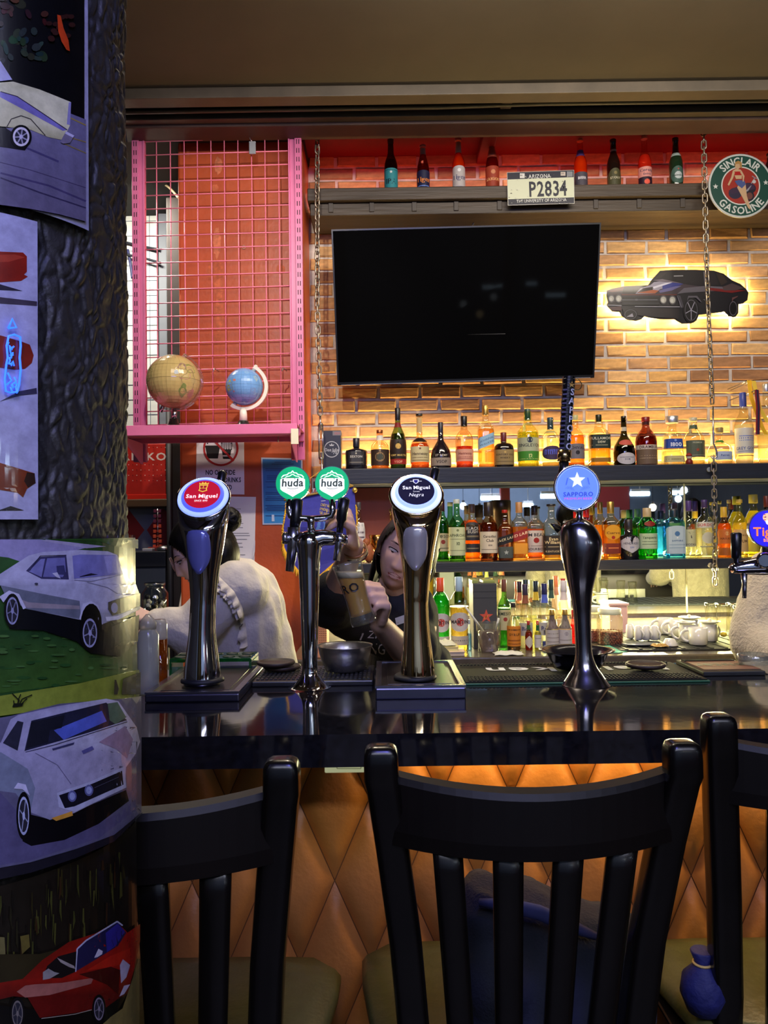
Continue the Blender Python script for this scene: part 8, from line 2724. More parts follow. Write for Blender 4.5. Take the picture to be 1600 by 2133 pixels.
# jars of peanuts
def jar(label, x, base, w, top, Y, nut):
 k = mpp(Y)
 c = W(x, base, Y)
 z = .9505
 H = W(x, top, Y).z - z
 R = w / 2 * k
 t = thing('nut_jar', label, 'jar', (c.x, Y, z), 'jars of nuts on the back counter')
 MB().lathe([(R * .94, 0), (R, .004), (R, H * .72), (R * .92, H * .80), (R * .90, H * .84)], (c.x, Y, z), 26, ex=4).build('jar', Mglass((236, 232, 214), 1, .08, .05, .08, (226, 220, 200)), t)
 MB().lathe([(R * .96, H * .84), (R * .98, H * .85), (R * .98, H * .99), (R * .9, H)], (c.x, Y, z), 26).build('lid', M('jar_lid', (226, 226, 190), .4), t)
 mb = MB()
 rnd = random.Random(int(x))
 n = 0
 for j in range(7):
  for i in range(26):
   a = 2 * PI * (i + .5 * (j % 2)) / 26
   q = (abs(math.cos(a)) ** 4 + abs(math.sin(a)) ** 4) ** -.25
   rr = R * .87 * q
   mb.ellipsoid((c.x + rr * math.cos(a) + rnd.uniform(-.001, .001), Y + rr * math.sin(a), z + .008 + j * H * nut / 7 + rnd.uniform(-.002, .002)), (.0052, .0052, .0045), 6, 4)
 stuff(mb.build('nuts', M('peanut', (170, 92, 58), .6, nz=(90, .3)), t))
 MB().lathe([(R * .84, .003), (R * .84, H * nut), (R * .02, H * nut + .004)], (c.x, Y, z), 20, ex=4).build('nut_core', M('peanut_dark', (140, 72, 44), .7, nz=(200, .5)), t)
 return t
jar('square clear jar of reddish peanuts right of the star tower', 1271, 1343, 48, 1267, 3.25, .36)
jar('second peanut jar half hidden behind the star tower', 1237, 1341, 32, 1262, 3.34, .30)
# pink box behind the jars, turquoise sheet
a, b = W(1270, 1262, 3.6), W(1308, 1290, 3.6)
pk = thing('pink_box', 'pale pink plastic box behind the peanut jars', 'box', ((a.x + b.x) / 2, 3.66, .9505))
MB().bbox((a.x, 3.6, .9505), (b.x, 3.76, a.z), .004).build('box', M('pink_plastic', (236, 190, 180), .4), pk)
MB().bbox((a.x - .006, 3.594, a.z), (b.x + .006, 3.766, a.z + .012), .003).build('lid', M('pink_lid', (240, 200, 190), .4), pk)
a, b, c, d = [onz(u, v, .951) for u, v in ((1236, 1348), (1303, 1342), (1311, 1356), (1290, 1360))]
e_ = onz(1236, 1358, .951)
gsht = thing('green_sheet', 'turquoise paper sheet lying in front of the peanut jars', 'paper', (a + d) / 2)
P5 = [e_, d, c, b, a]
mb = MB()
mb.add([Vector((p.x, p.y, .951)) for p in P5] + [Vector((p.x, p.y, .9525)) for p in P5], [(4, 3, 2, 1, 0), (5, 6, 7, 8, 9)] + [(i, (i + 1) % 5, 5 + (i + 1) % 5, 5 + i) for i in range(5)])
mb.build('sheet', M('turquoise_paper', (110, 206, 170), .6), gsht)
m_china = M('white_china', (232, 230, 218), .18, coat=.4)
def mug(label, x, base, top, w, Y, ang):
 k = mpp(Y)
 c = W(x, base, Y)
 z = .959
 H = W(x, top, Y).z - z
 R = w / 2 * k
 t = thing('white_mug', label, 'mug', (c.x, Y, z), 'white mugs on the drying mat')
 MB().lathe([(R * .9, 0), (R, .004), (R, H), (R * .93, H), (R * .92, .01), (.001, .008)], (c.x, Y, z), 26, cap1=False).build('cup', m_china, t)
 dx = Vector((math.cos(ang), math.sin(ang), 0))
 P = []
 for i in range(13):
  a = -PI / 2 + PI * i / 12
  P.append(Vector((c.x, Y, z + H * .5)) + dx * (R * .96 + .028 * math.cos(a)) + Vector((0, 0, H * .34 * math.sin(a))))
 MB().tube(P, [.0058] * 13, 10).build('handle', m_china, t)
 return t
mug('white mug with its handle to the left, front one of the mug cluster', 1455, 1350, 1307, 37, 3.16, PI * .86)
mug('white mug directly left of the front mug', 1432, 1345, 1300, 33, 3.24, PI * .9)
mug('white mug at the left end of the cluster with a large handle', 1386, 1326, 1287, 31, 3.50, PI)
mug('white mug second from the left in the cluster', 1408, 1330, 1291, 30, 3.42, PI)
mug('white mug at the right of the cluster carrying a saucer', 1478, 1346, 1299, 33, 3.26, PI * .15)
mug('white mug at the back of the cluster under the saucers', 1438, 1326, 1290, 34, 3.52, PI)
for lab, x, y, Y, w in (('white saucer lying on the back mug', 1436, 1290, 3.52, 44), ('white saucer lying on the right mug', 1478, 1299, 3.26, 44), ('white saucer lying on the mug left of the front one', 1428, 1300, 3.24, 40)):
 p = W(x, y, Y)
 k = mpp(Y)
 o = thing('white_saucer', lab, 'saucer', p, 'white saucers on the mugs')
 MB().lathe([(w * .25 * k, .001), (w * .3 * k, .001), (w * .5 * k, .009), (w * .49 * k, .011), (w * .28 * k, .004), (.001, .004)], p, 28).build('plate', m_china, o)
 if 'back' in lab or 'right' in lab:
  MB().ellipsoid(p + Vector((0, 0, .014)), (.008, .008, .008), 10, 8).build('knob', m_china, o)
for lab, x in (('small white handled pot, first of the four at left', 1313), ('small white handled pot, second of the four at left', 1330), ('small white handled pot, third of the four at left', 1347), ('small white handled pot, fourth of the four, nearest the mugs', 1364)):
 Y = 3.30 if x != 1313 else 3.36
 base, top = (1342, 1311)
 k = mpp(Y)
 c = W(x, base, Y)
 o = thing('milk_pot', lab, 'pot', (c.x, Y, .9595 if x > 1300 else .9505), 'small white milk pots')
 R = 8.4 * k
 H = 30 * k
 MB().lathe([(R * .7, 0), (R * .95, .004), (R, H * .5), (R * .9, H * .9), (R * .5, H), (.001, H * 1.02)], (c.x, Y, .9595), 18).build('pot', m_china, o)
 MB().tube([Vector((c.x + R * .5, Y - R * .8, .9595 + H * .8)), Vector((c.x + R * 1.0, Y - R * 1.3, .9595 + H * .45)), Vector((c.x + R * .7, Y - R * 1.1, .9595 + H * .08))], .0042, 8).build('handle', m_china, o)
c = W(1396, 1346, 3.14)
k = mpp(3.14)
wb_ = thing('white_bowl', 'small faceted white bowl turned upside down before the mugs', 'bowl', (c.x, 3.14, .9592))
MB().lathe([(18 * k, 0), (18.5 * k, .003), (11.5 * k, 13 * k), (10.5 * k, 14 * k), (.001, 14 * k)], (c.x, 3.14, .9592), 8, sides=8).build('bowl', m_china, wb_)
c = W(1374, 1348, 3.12)
lf = thing('dried_peel', 'brownish dried peel scrap between the milk pots and the bowl', 'peel', (c.x, 3.12, .9592))
crumple(c.x, 3.12, .9592, .06, .05, .012, 5).build('peel', M('peel_brown', (190, 150, 80), .6), lf)
c = W(1345, 1347, 3.15)
tray_ = thing('small_tray', 'thin grey oval tray in front of the small white pots', 'tray', (W(1335, 1347, 3.15).x, 3.16, .9592))
MB().lathe([(.055, 0), (.07, .003), (.072, .007), (.055, .004), (.001, .003)], (W(1335, 1347, 3.15).x, 3.165, .9592), 28, sy=.5).build('tray', M('tray_grey', (130, 134, 140), .3, .5), tray_)
# upside down glasses
m_gl = Mglass((238, 240, 220), 1, .10, .04)
i = 0
for lab, x, base, top, w, Y in (('upturned pint glass holding a yellow flower, left front of the glass group', 1508, 1340, 1258, 34, 3.22), ('upturned pint glass at the back left of the glass group', 1483, 1330, 1256, 30, 3.40), ('upturned pint glass in the middle of the glass group', 1528, 1330, 1256, 30, 3.42), ('upturned pint glass at the right front of the glass group', 1544, 1340, 1262, 32, 3.22), ('upturned pint glass at the far right of the glass group', 1556, 1328, 1258, 30, 3.44)):
 k = mpp(Y)
 c = W(x, base, Y)
 z = .959
 H = W(x, top, Y).z - z
 R = w / 2 * k
 o = thing('pint_glass', lab, 'glass', (c.x, Y, z), 'upturned glasses on the drying mat')
 MB().lathe([(R, 0), (R * 1.0, .004), (R * .80, H * .55), (R * .74, H * .72), (R * .9, H * .9), (R * .88, H), (R * .60, H * .985), (R * .001, H * .96)], (c.x, Y, z), 26, cap0=False).build('glass', m_gl, o)
 if 'yellow' in lab:
  MB().ellipsoid((c.x, Y, z + .03), (.013, .013, .010), 10, 8).build('flower', M('flower_yellow', (240, 206, 40), .6), o)
# ================================================================== PEOPLE
m_skin = M('skin', (220, 176, 152), .5, nz=(30, .05), spec=.35)
m_skinp = M('skin_pale', (222, 186, 170), .5, nz=(30, .05), spec=.35)
m_hair = M('black_hair', (11, 9, 9), .5, nz=(60, .4), spec=.2, stretch=(1, 1, .2), bump=(80, .5, .004))
def fing(mb, base, d, nrm, L, r, bends, side=None):
 """finger: base point, direction, palm normal (curls towards it), bend angles per joint"""
 p = Vector(base)
 d = Vector(d).normalized()
 ax = d.cross(Vector(nrm)).normalized()
 seg = [L * .46, L * .30, L * .24]
 rr = [r, r * .93, r * .84, r * .72]
 for s, a, r0, r1 in zip(seg, bends, rr[:-1], rr[1:]):
  d = Matrix.Rotation(math.radians(a), 3, ax) @ d
  q = p + d * s
  mb.capsule(p, q, r0, r1, 10)
  p = q
 return p, d
def hand(mb, wrist, fwd, palm, thumb, S=1.0, bends=((60, 80, 40),) * 4, tb=(20, 25, 20), spread=.06, tdir=.7):
 """wrist point; fwd along the metacarpals; palm = direction the palm faces; thumb = direction of the thumb side"""
 fwd, palm, thumb = Vector(fwd).normalized(), Vector(palm), Vector(thumb)
 palm = (palm - fwd * palm.dot(fwd)).normalized()
 tside = fwd.cross(palm)
 if tside.dot(thumb) < 0:
  tside = -tside
 w = Vector(wrist)
 tips = []
 for i in range(4):
  o = (1.5 - i) / 1.5
  kn = w + fwd * (.088 - .006 * abs(i - 1)) * S + tside * o * .030 * S - palm * .003 * S
  mb.capsule(w + fwd * .018 * S + tside * o * .017 * S, kn, .0125 * S, .0105 * S, 10)
  d = fwd + tside * o * spread
  tips.append(fing(mb, kn, d, palm, (.070, .078, .072, .056)[i] * S, (.0092, .0094, .0089, .0080)[i] * S, bends[i]))
 mb.ellipsoid(w + fwd * .045 * S, (.001, .001, .001), 4, 3)
 tbase = w + fwd * .024 * S + tside * .024 * S + palm * .006 * S
 mb.capsule(w + fwd * .01 * S + tside * .01 * S, tbase + fwd * .02 * S, .013 * S, .0125 * S, 10)
 td = fwd * tdir + tside * .8 + palm * .25
 fing(mb, tbase, td, palm + fwd * .0 - tside * .6, .074 * S, .0108 * S, tb)
 return tips
def head_pt(th, ph, S=1.0, grow=0.0):
 """th: 0 = face (-Y), ph: latitude; returns local point (x right, -y face, z up)"""
 x = .073 * math.sin(th) * math.cos(ph)
 y = -.094 * math.cos(th) * math.cos(ph)
 z = .118 * math.sin(ph)
 if y > 0:
  y *= 1.06
  x *= 1.04
 if z < 0:
  f = min(1, -z / .118)
  x *= 1 - .30 * f ** 1.4
  if y > 0:
   y *= 1 - .35 * f
  else:
   y *= 1 - .08 * f
 g = lambda a, s: math.exp(-(a / s) ** 2)
 if y < 0 and grow < .004:
  fr = min(1, -y / .05)
  if z > -.01:
   pass
  # eye sockets
  for s in (-1, 1):
   y += fr * .0085 * g(x - s * .031, .017) * g(z - .004, .012)
   y -= fr * .0025 * g(x - s * .031, .020) * g(z - .023, .008)
   y -= fr * .0030 * g(x - s * .040, .018) * g(z + .030, .018)
  # nose
  nz = 0
  if z > -.040:
   nz = max(0, min(1, (.022 - z) / .055)) ** .9
  else:
   nz = max(0, 1 - (-.040 - z) / .008)
  y -= fr * .0175 * nz * g(x, .0095 + .004 * max(0, min(1, (-z) / .036)))
  y -= fr * .005 * g(abs(x) - .010, .006) * g(z + .036, .007)
  # lips
  y -= fr * .0050 * g(x, .021) * (g(z + .057, .0052) + 1.1 * g(z + .068, .0058))
  y += fr * .0045 * g(x, .022) * g(z + .0625, .0022)
  y -= fr * .0030 * g(x, .030) * g(z + .06, .02)
  # chin
  y -= fr * .0065 * g(x, .020) * g(z + .097, .014)
 p = Vector((x, y, z))
 if grow:
  p += p.normalized() * grow
 return p * S
def head(parent, C, Rm, S, skin, eyes=True, look=0.0, lipc=(150, 84, 80)):
 """face mesh, ears, eyes, brows, lips as parts of a person"""
 f = lambda p: C + Rm @ Vector(p)
 n, m = 72, 56
 rs = []
 for j in range(m + 1):
  ph = -PI / 2 + .03 + (PI - .06) * j / m
  rs.append([f(head_pt(2 * PI * i / n, ph, S)) for i in range(n)])
 mb = MB().rings(rs)
 for s in (-1, 1):
  rs = []
  for k_, (sc, dx) in enumerate(((.9, 0), (1, .006), (.86, .011), (.5, .010), (.1, .007))):
   ring = []
   for i in range(14):
    a = 2 * PI * i / 14
    ring.append(f(Vector((s * (.0735 + dx - .004), .010 + .015 * sc * math.cos(a) + .004 * math.sin(a), -.010 + .029 * sc * math.sin(a))) * S))
   rs.append(ring)
  mb.rings(rs)
 mb.build('head', skin, parent)
 if not eyes:
  return f
 def on(x, z, off):
  # surface point of the face at local x, z
  ph = math.asin(max(-.99, min(.99, z / .118)))
  q = .073 * math.cos(ph) * (1 - .30 * (min(1, max(0, -z) / .118)) ** 1.4)
  th = math.asin(max(-.98, min(.98, x / q)))
  p = head_pt(th, ph, 1)
  p.y -= off
  return f(p * S)
 for s in (-1, 1):
  w = Art(ydir=1)
  w.poly([(s * .031 - .0145, .003), (s * .031 - .008, .0070 - look * .3), (s * .031, .0082 - look), (s * .031 + .008, .0070 - look * .3), (s * .031 + .0145, .004), (s * .031 + .008, -.001), (s * .031, -.0022), (s * .031 - .008, -.001)], (186, 176, 170))
  w.ell(s * .031, .0012, .0062, .0058, (34, 22, 18), 14)
  w.ell(s * .031, .0012, .0022, .0022, (8, 6, 6), 10)
  w.line([(s * .031 - .0155, .003), (s * .031 - .009, .0068 - look * .3), (s * .031, .0084 - look), (s * .031 + .009, .0070 - look * .3), (s * .031 + .0165, .0040)], .0028, (22, 14, 14))
  w.build('eye', lambda u, v, l: on(u, v, .0012 + l * .00025), Mprint('eye_print', .25), parent)
  b = Art(ydir=1)
  b.poly([(s * .015, .0205), (s * .026, .0255), (s * .038, .0265), (s * .050, .0215), (s * .038, .0232), (s * .026, .0220)], (50, 36, 32))
  b.build('brow', lambda u, v, l: on(u, v, .0012), Mprint('eye_print', .25), parent)
 lp = Art(ydir=1)
 lp.poly([(-.0215, -.0612), (-.012, -.0565), (-.004, -.0535), (0, -.0548), (.004, -.0535), (.012, -.0565), (.0215, -.0612), (.010, -.0628), (0, -.0632), (-.010, -.0628)], lipc)
 lp.poly([(-.0205, -.0618), (-.010, -.0633), (0, -.0636), (.010, -.0633), (.0205, -.0618), (.013, -.0705), (0, -.0735), (-.013, -.0705)], (lipc[0] + 12, lipc[1] + 8, lipc[2] + 6))
 lp.line([(-.019, -.0618), (-.010, -.0629), (0, -.0634), (.010, -.0629), (.019, -.0618)], .0009, (96, 44, 42))
 lp.maxu = None
 lp.build('lips', lambda u, v, l: on(u, v, .0010 + l * .0002), Mprint('eye_print', .25), parent)
 return f
def hair_cap(f, S, line, grow=.012, back_low=-.9):
 """hair shell: line(th) = lowest latitude kept at azimuth th (0 = face)"""
 n, m = 72, 56
 vs, idx, fs = [], {}, []
 for j in range(m + 1):
  ph = -PI / 2 + .03 + (PI - .06) * j / m
  for i in range(n):
   th = 2 * PI * i / n
   g = grow * (1 + .18 * noise.noise(Vector((th * 6, ph * 2, 3))))
   e = max(0, min(1, (ph - line(th)) / .18))
   g = .001 + (g - .001) * math.sqrt(e)
   vs.append(f(head_pt(th, ph, S, grow=max(g, .0045)) + Vector((0, 0, 0))))
 for j in range(m):
  ph = -PI / 2 + .03 + (PI - .06) * (j + .5) / m
  for i in range(n):
   th = 2 * PI * (i + .5) / n
   t2 = th if th < PI else th - 2 * PI
   if ph >= line(t2):
    i2 = (i + 1) % n
    fs.append((j * n + i, j * n + i2, (j + 1) * n + i2, (j + 1) * n + i))
 top = [f(head_pt(0, PI / 2 - .001, S, grow=grow))]
 mb = MB()
 mb.add(vs + top, fs + [(m * n + i, m * n + (i + 1) % n, (m + 1) * n) for i in range(n)], 0, True)
 return mb
def hang_line(th):
 a = abs(th)
 # high over the forehead, dropping past the temples to the nape
 if a < .75:
  return .72 - .25 * (a / .75) ** 2
 if a < 1.35:
  return .47 - 1.0 * (a - .75) / .6
 return -.53 - .45 * min(1, (a - 1.35) / .6)
# ------------------------------------------------------------------ bartender
HC = W(847, 1150, 2.22)
roll, yaw, pitch_ = math.radians(25), math.radians(-6), math.radians(8)
RmB = Matrix.Rotation(roll, 3, 'Y') @ Matrix.Rotation(yaw, 3, 'Z') @ Matrix.Rotation(pitch_, 3, 'X')
bt = thing('person', 'bartender in a black shirt pouring beer with a raised hand behind the twin tower', 'person', (HC.x + .02, 2.35, 0))
fB = head(bt, HC, RmB, .98, m_skin, look=.0022, lipc=(158, 80, 74))
neck0 = fB((0, .02, -.10))
chest = W(838, 1275, 2.30)
shL, shR = W(742, 1262, 2.26), W(880, 1300, 2.34)    # screen-left / screen-right shoulders
elL, wrL = W(688, 1258, 1.97), W(738, 1136, 1.775)
elR, wrR = W(866, 1384, 2.04), W(789, 1297, 1.765)
hip = Vector((chest.x + .02, 2.42, .93))
mid = chest.lerp(hip, .5)
mb = MB()
mb.capsule(neck0, chest + Vector((0, .01, .06)), .043, .050)
mb.capsule(chest + Vector((0, .02, .0)), mid + Vector((0, .02, 0)), .092, .092)
mb.capsule(mid, hip, .092, .12)
mb.capsule(shL.lerp(chest, .3), shR.lerp(chest, .3), .062, .062)
for a, b, c, r in ((shL, elL, wrL, 1), (shR, elR, wrR, 1)):
 mb.capsule(a.lerp(chest, .15), a, .055, .050)
 mb.capsule(a, b, .045, .035)
 mb.capsule(b, b.lerp(c, .4), .036, .034)
 mb.capsule(b.lerp(c, .4), c, .034, .023)
for s in (-1, 1):
 kn = Vector((hip.x + s * .10, 2.40, .50))
 ft = Vector((hip.x + s * .11, 2.44, .05))
 mb.capsule(hip + Vector((s * .075, 0, -.03)), kn, .078, .055)
 mb.capsule(kn, ft, .052, .036)
 mb.capsule(ft + Vector((0, .03, -.012)), ft + Vector((0, -.15, -.018)), .036, .030)
# raised hand on the tap handle: seen from the back/side, fingers wrap towards the left around the handle
hfw = (W(722, 1064, 1.70) - wrL)
hand(mb, wrL, hfw, (-.75, -.45, .25), (.1, -.75, .55), 1.0, bends=((38, 62, 30), (58, 70, 36), (66, 74, 38), (70, 76, 40)), tb=(6, 12, 10), spread=.05, tdir=1.35)
# hand gripping the glass
hfg = W(796, 1222, 1.70) - wrR
hand(mb, wrR, hfg, (-.72, -.45, .12), (-.25, -.35, .9), 1.0, bends=((62, 88, 46), (66, 90, 46), (68, 90, 46), (70, 88, 44)), tb=(14, 16, 14), spread=.02, tdir=1.1)
body = remesh(mb, .0052, 3)
for p in body.v:
 if p.z < .004:
  p.z = .004
body.build('body', m_skin, bt, smooth=True)
# shirt
mb = MB()
mb.capsule(chest + Vector((0, .02, .0)), mid + Vector((0, .02, 0)), .106, .106)
mb.capsule(mid, hip + Vector((0, 0, -.05)), .108, .14)
mb.capsule(shL.lerp(chest, .3), shR.lerp(chest, .6), .078, .066)
mb.capsule(chest + Vector((0, .015, .03)), chest + Vector((0, .015, .075)), .075, .055)
mb.capsule(shL, shL.lerp(elL, .95), .070, .066)
mb.capsule(shL.lerp(elL, .8), elL.lerp(wrL, .22), .064, .058)
mb.capsule(shL.lerp(elL, .6) + Vector((.01, 0, -.03)), chest.lerp(mid, .6), .06, .085)
mb.capsule(shR + Vector((-.02, 0, -.01)), shR.lerp(elR, .62), .056, .056)
sh = remesh(mb, .009, 3)
for p in sh.v:
 p += Vector((0, 1, 0)) * .006 * noise.noise(p * 14) + Vector((1, 0, 0)) * .004 * noise.noise(p * 11 + Vector((5, 0, 0)))
sh.build('shirt', M('black_shirt', (13, 14, 20), .8, nz=(20, .25), bump=(200, .15)), bt, smooth=True)
mb = MB()
mb.capsule(hip + Vector((0, .0, .05)), hip + Vector((0, 0, -.03)), .148, .148)
for s in (-1, 1):
 kn = Vector((hip.x + s * .10, 2.40, .50))
 ft = Vector((hip.x + s * .11, 2.44, .09))
 mb.capsule(hip + Vector((s * .075, 0, -.03)), kn, .094, .070)
 mb.capsule(kn, ft, .068, .058)
remesh(mb, .012, 3).build('trousers', M('black_trousers', (20, 20, 24), .85), bt, smooth=True)
# white print on the shirt, name tag
from mathutils.bvhtree import BVHTree
bv = BVHTree.FromPolygons([tuple(p) for p in sh.v], sh.f)
def on_shirt(u, v, l):
 d = ray(u, v)
 hit = bv.ray_cast(Vector((0, 0, CAMZ)) + d * (1.5 / d.y), d)
 if hit[0] is None:
  return W(u, v, 2.18)
 return hit[0] + hit[1] * (.0012 + l * .0003) * (1 if hit[1].dot(d) < 0 else -1)
A = Art()
lw = (196, 196, 206)
A.text('ZING', 792, 1322, 15, lw, w=52, shear=.2, rot=-.05)
A.text('FLYING', 762, 1349, 22, lw, w=80, rot=-.06)
A.line([(736, 1338), (756, 1318), (750, 1332)], 3, lw)
A.build('shirt_print', on_shirt, Mprint('print_plain'), bt)
A = Art()
A.poly([(822, 1288), (842, 1281), (845, 1297), (825, 1303)], (206, 204, 206))
A.ell(836, 1289, 4, 3, (120, 40, 44), 10)
A.line([(827, 1298), (841, 1294)], 1.2, (110, 110, 120))
A.build('name_tag', on_shirt, Mprint('print_plain'), bt)
# hair
hb = hair_cap(fB, .98, hang_line, .013)
hb.build('hair', m_hair, bt)
mb = MB()
rnd = random.Random(3)
for s in (-1, 1):
 for i in range(9):
  a0 = Vector((s * (.070 + .003 * rnd.random()), .018 + .012 * i - .01, .045 - .006 * i))
  a1 = Vector((s * (.080 + .004 * rnd.random()), .030 + .012 * i, -.04))
  a2 = Vector((s * (.072 + .008 * rnd.random()), .050 + .010 * i, -.12))
  a3 = Vector((s * (.060 + .012 * rnd.random()), .065 + .008 * i, -.19))
  if s < 0:
   a1.x, a2.x, a3.x = -.076, -.070, -.06
   a2.y += .02
   a3.y += .03
  mb.tube([fB(q) for q in (a0, a1, a2, a3)], [.010, .011, .009, .003], 8)
stuff(mb.build('hair_locks', m_hair, bt))
er = fB((-.0745 * .93, .004, -.034))
MB().torus(er, .0065, .0012, Matrix(((1, 0, 0), (0, 0, 1), (0, 1, 0))), 14, 6).build('earring', m_steel, bt)
# bracelets on the raised wrist
wd = (W(722, 1064, 1.70) - wrL).normalized()
for i, c in enumerate(((150, 100, 60), (190, 170, 120), (90, 50, 40))):
 cc = wrL - wd * (.012 + .008 * i)
 q = wd.to_track_quat('Z', 'Y').to_matrix()
 MB().torus(cc, .0258, .0022, q, 22, 6).build('bracelet', M('bracelet_%d' % i, c, .4, .3), bt)
# ------------------------------------------------------------------ woman in white (left)
YW = 2.45
C2 = W(424, 1152, YW)
Rm2 = Matrix.Rotation(math.radians(-78), 3, 'Z') @ Matrix.Rotation(math.radians(22), 3, 'X')
wm = thing('person', 'woman with a black hair bun and white blouse looking down at left', 'person', (C2.x + .1, YW + .05, 0))
f2 = head(wm, C2, Rm2, .94, m_skinp, look=.003)
ch2_ = W(486, 1262, YW + .05)
hip2 = Vector((W(500, 1400, YW).x + .02, YW + .12, .90))
shn, shf = W(478, 1218, YW - .06), W(452, 1212, YW + .22)
el2, wr2 = W(400, 1318, YW - .10), W(322, 1292, YW - .12)
el3, wr3 = W(420, 1330, YW + .16), W(345, 1300, YW + .10)
mb = MB()
mb.capsule(f2((0, .02, -.10)), ch2_.lerp(shn, .5) + Vector((-.01, .06, .03)), .042, .050)
mb.capsule(ch2_, hip2, .10, .12)
mb.capsule(shn, shf, .05, .05)
for a, b, c in ((shn, el2, wr2), (shf, el3, wr3)):
 mb.capsule(a, b, .043, .036)
 mb.capsule(b, c, .035, .023)
for s in (-1, 1):
 kn = Vector((hip2.x + .02, hip2.y + s * .09, .48))
 ft = Vector((hip2.x + .05, hip2.y + s * .10, .05))
 mb.capsule(hip2 + Vector((0, s * .07, -.03)), kn, .078, .055)
 mb.capsule(kn, ft, .052, .036)
 mb.capsule(ft + Vector((.03, 0, -.012)), ft + Vector((-.15, 0, -.018)), .036, .030)
hand(mb, wr2, (W(298, 1284, YW - .14) - wr2), (-.1, .5, -.8), (-.3, .8, .3), .95, bends=((20, 30, 20),) * 4, tb=(15, 20, 15))
hand(mb, wr3, (-1, 0, -.1), (0, -.5, -.8), (-.3, -.8, .3), .95, bends=((25, 35, 20),) * 4, tb=(15, 20, 15))
bd = remesh(mb, .0058, 3)
for p in bd.v:
 p.z = max(p.z, .004)
bd.build('body', m_skinp, wm, smooth=True)
mb = MB()
mb.capsule(ch2_ + Vector((.0, .05, .0)), hip2 + Vector((0, 0, .02)), .155, .16)
mb.capsule(shn + Vector((.035, .02, -.02)), shf + Vector((.03, 0, -.02)), .085, .085)
mb.capsule(ch2_ + Vector((.03, .0, -.03)), ch2_ + Vector((.03, .02, -.14)), .13, .13)
mb.capsule(f2((0, .045, -.125)), ch2_ + Vector((-.01, .06, .05)), .058, .085)
for a, b, c in ((shn, el2, wr2), (shf, el3, wr3)):
 mb.capsule(a + Vector((.02, 0, 0)), b, .078, .074)
 mb.capsule(b, b.lerp(c, .55), .078, .06)
 mb.capsule(b.lerp(c, .55), b.lerp(c, .9), .055, .042)
bl = remesh(mb, .009, 4)
for p in bl.v:
 n3 = noise.noise(p * 16)
 n4 = noise.noise(Vector((p.x * 30, p.y * 30, p.z * 8)))
 p += Vector((.7, -.5, .3)) * (.009 * n3 + .006 * n4)
bl.build('blouse', M('white_cotton', (218, 210, 194), .85, nz=(16, .06), bump=(70, .25)), wm, smooth=True)
bv2 = BVHTree.FromPolygons([tuple(p) for p in bl.v], bl.f)
def on_blouse(u, v, off):
 d = ray(u, v)
 h = bv2.ray_cast(Vector((0, 0, CAMZ)) + d * (1.8 / d.y), d)
 if h[0] is None:
  return W(u, v, YW)
 return h[0] + h[1] * off * (1 if h[1].dot(d) < 0 else -1)
def ruffle(pa, wdt, amp, k_):
 mb = MB()
 rows = []
 n = 44
 for i in range(n + 1):
  s = i / n * (len(pa) - 1)
  q = min(int(s), len(pa) - 2)
  u = pa[q][0] + (pa[q + 1][0] - pa[q][0]) * (s - q)
  v = pa[q][1] + (pa[q + 1][1] - pa[q][1]) * (s - q)
  dx, dy = pa[q + 1][0] - pa[q][0], pa[q + 1][1] - pa[q][1]
  l = math.hypot(dx, dy)
  nx, ny = -dy / l * wdt, dx / l * wdt
  wv = math.sin(i * k_)
  A_ = on_blouse(u, v, .003)
  B_ = on_blouse(u + nx * .5, v + ny * .5, .012 + amp * (.6 + .5 * wv))
  C_ = on_blouse(u + nx * (1 + .12 * wv), v + ny * (1 + .12 * wv), .010 + amp * (1 + wv))
  rows.append([A_, B_, C_])
 vs = [p for r in rows for p in r]
 mb.add(vs, [(3 * i + j, 3 * i + 3 + j, 3 * i + 4 + j, 3 * i + 1 + j) for i in range(n) for j in range(2)], 0, True)
 mb.build('ruffle', M('white_cotton', (218, 210, 194), .85), wm, fixn=False)
ruffle([(452, 1196), (468, 1212), (488, 1232), (504, 1262), (512, 1300), (516, 1345)], 16, .010, 1.15)
ruffle([(446, 1216), (462, 1226), (478, 1238), (488, 1256), (498, 1280)], 12, .007, 1.35)
mb = MB()
mb.capsule(hip2 + Vector((0, 0, .06)), hip2 + Vector((0, 0, -.03)), .15, .15)
for s in (-1, 1):
 kn = Vector((hip2.x + .02, hip2.y + s * .09, .48))
 ft = Vector((hip2.x + .05, hip2.y + s * .10, .09))
 mb.capsule(hip2 + Vector((0, s * .07, -.03)), kn, .094, .07)
 mb.capsule(kn, ft, .068, .058)
remesh(mb, .012, 3).build('trousers', M('black_trousers', (20, 20, 24), .85), wm, smooth=True)
hair_cap(f2, .94, lambda th: (.55 - .3 * min(1, abs(th) / .9) ** 2) if abs(th) < .9 else (.25 - 1.0 * min(1, (abs(th) - .9) / .5)), .015).build('hair', m_hair, wm)
mb = MB()
bun = W(480, 1082, YW + .02)
mb.ellipsoid(bun, (.030, .032, .040), 18, 12)
for i in range(6):
 a = i * 1.05
 mb.torus(bun, .026, .011, Matrix.Rotation(a, 3, 'X') @ Matrix.Rotation(.6, 3, 'Y'), 16, 6)
mb.capsule(bun + Vector((-.03, 0, -.03)), f2((0, .07, .06)), .022, .035)
mb.ellipsoid(W(472, 1155, YW), (.040, .07, .062), 16, 10)
stuff(mb.build('hair_bun', m_hair, wm))
gls = MB()
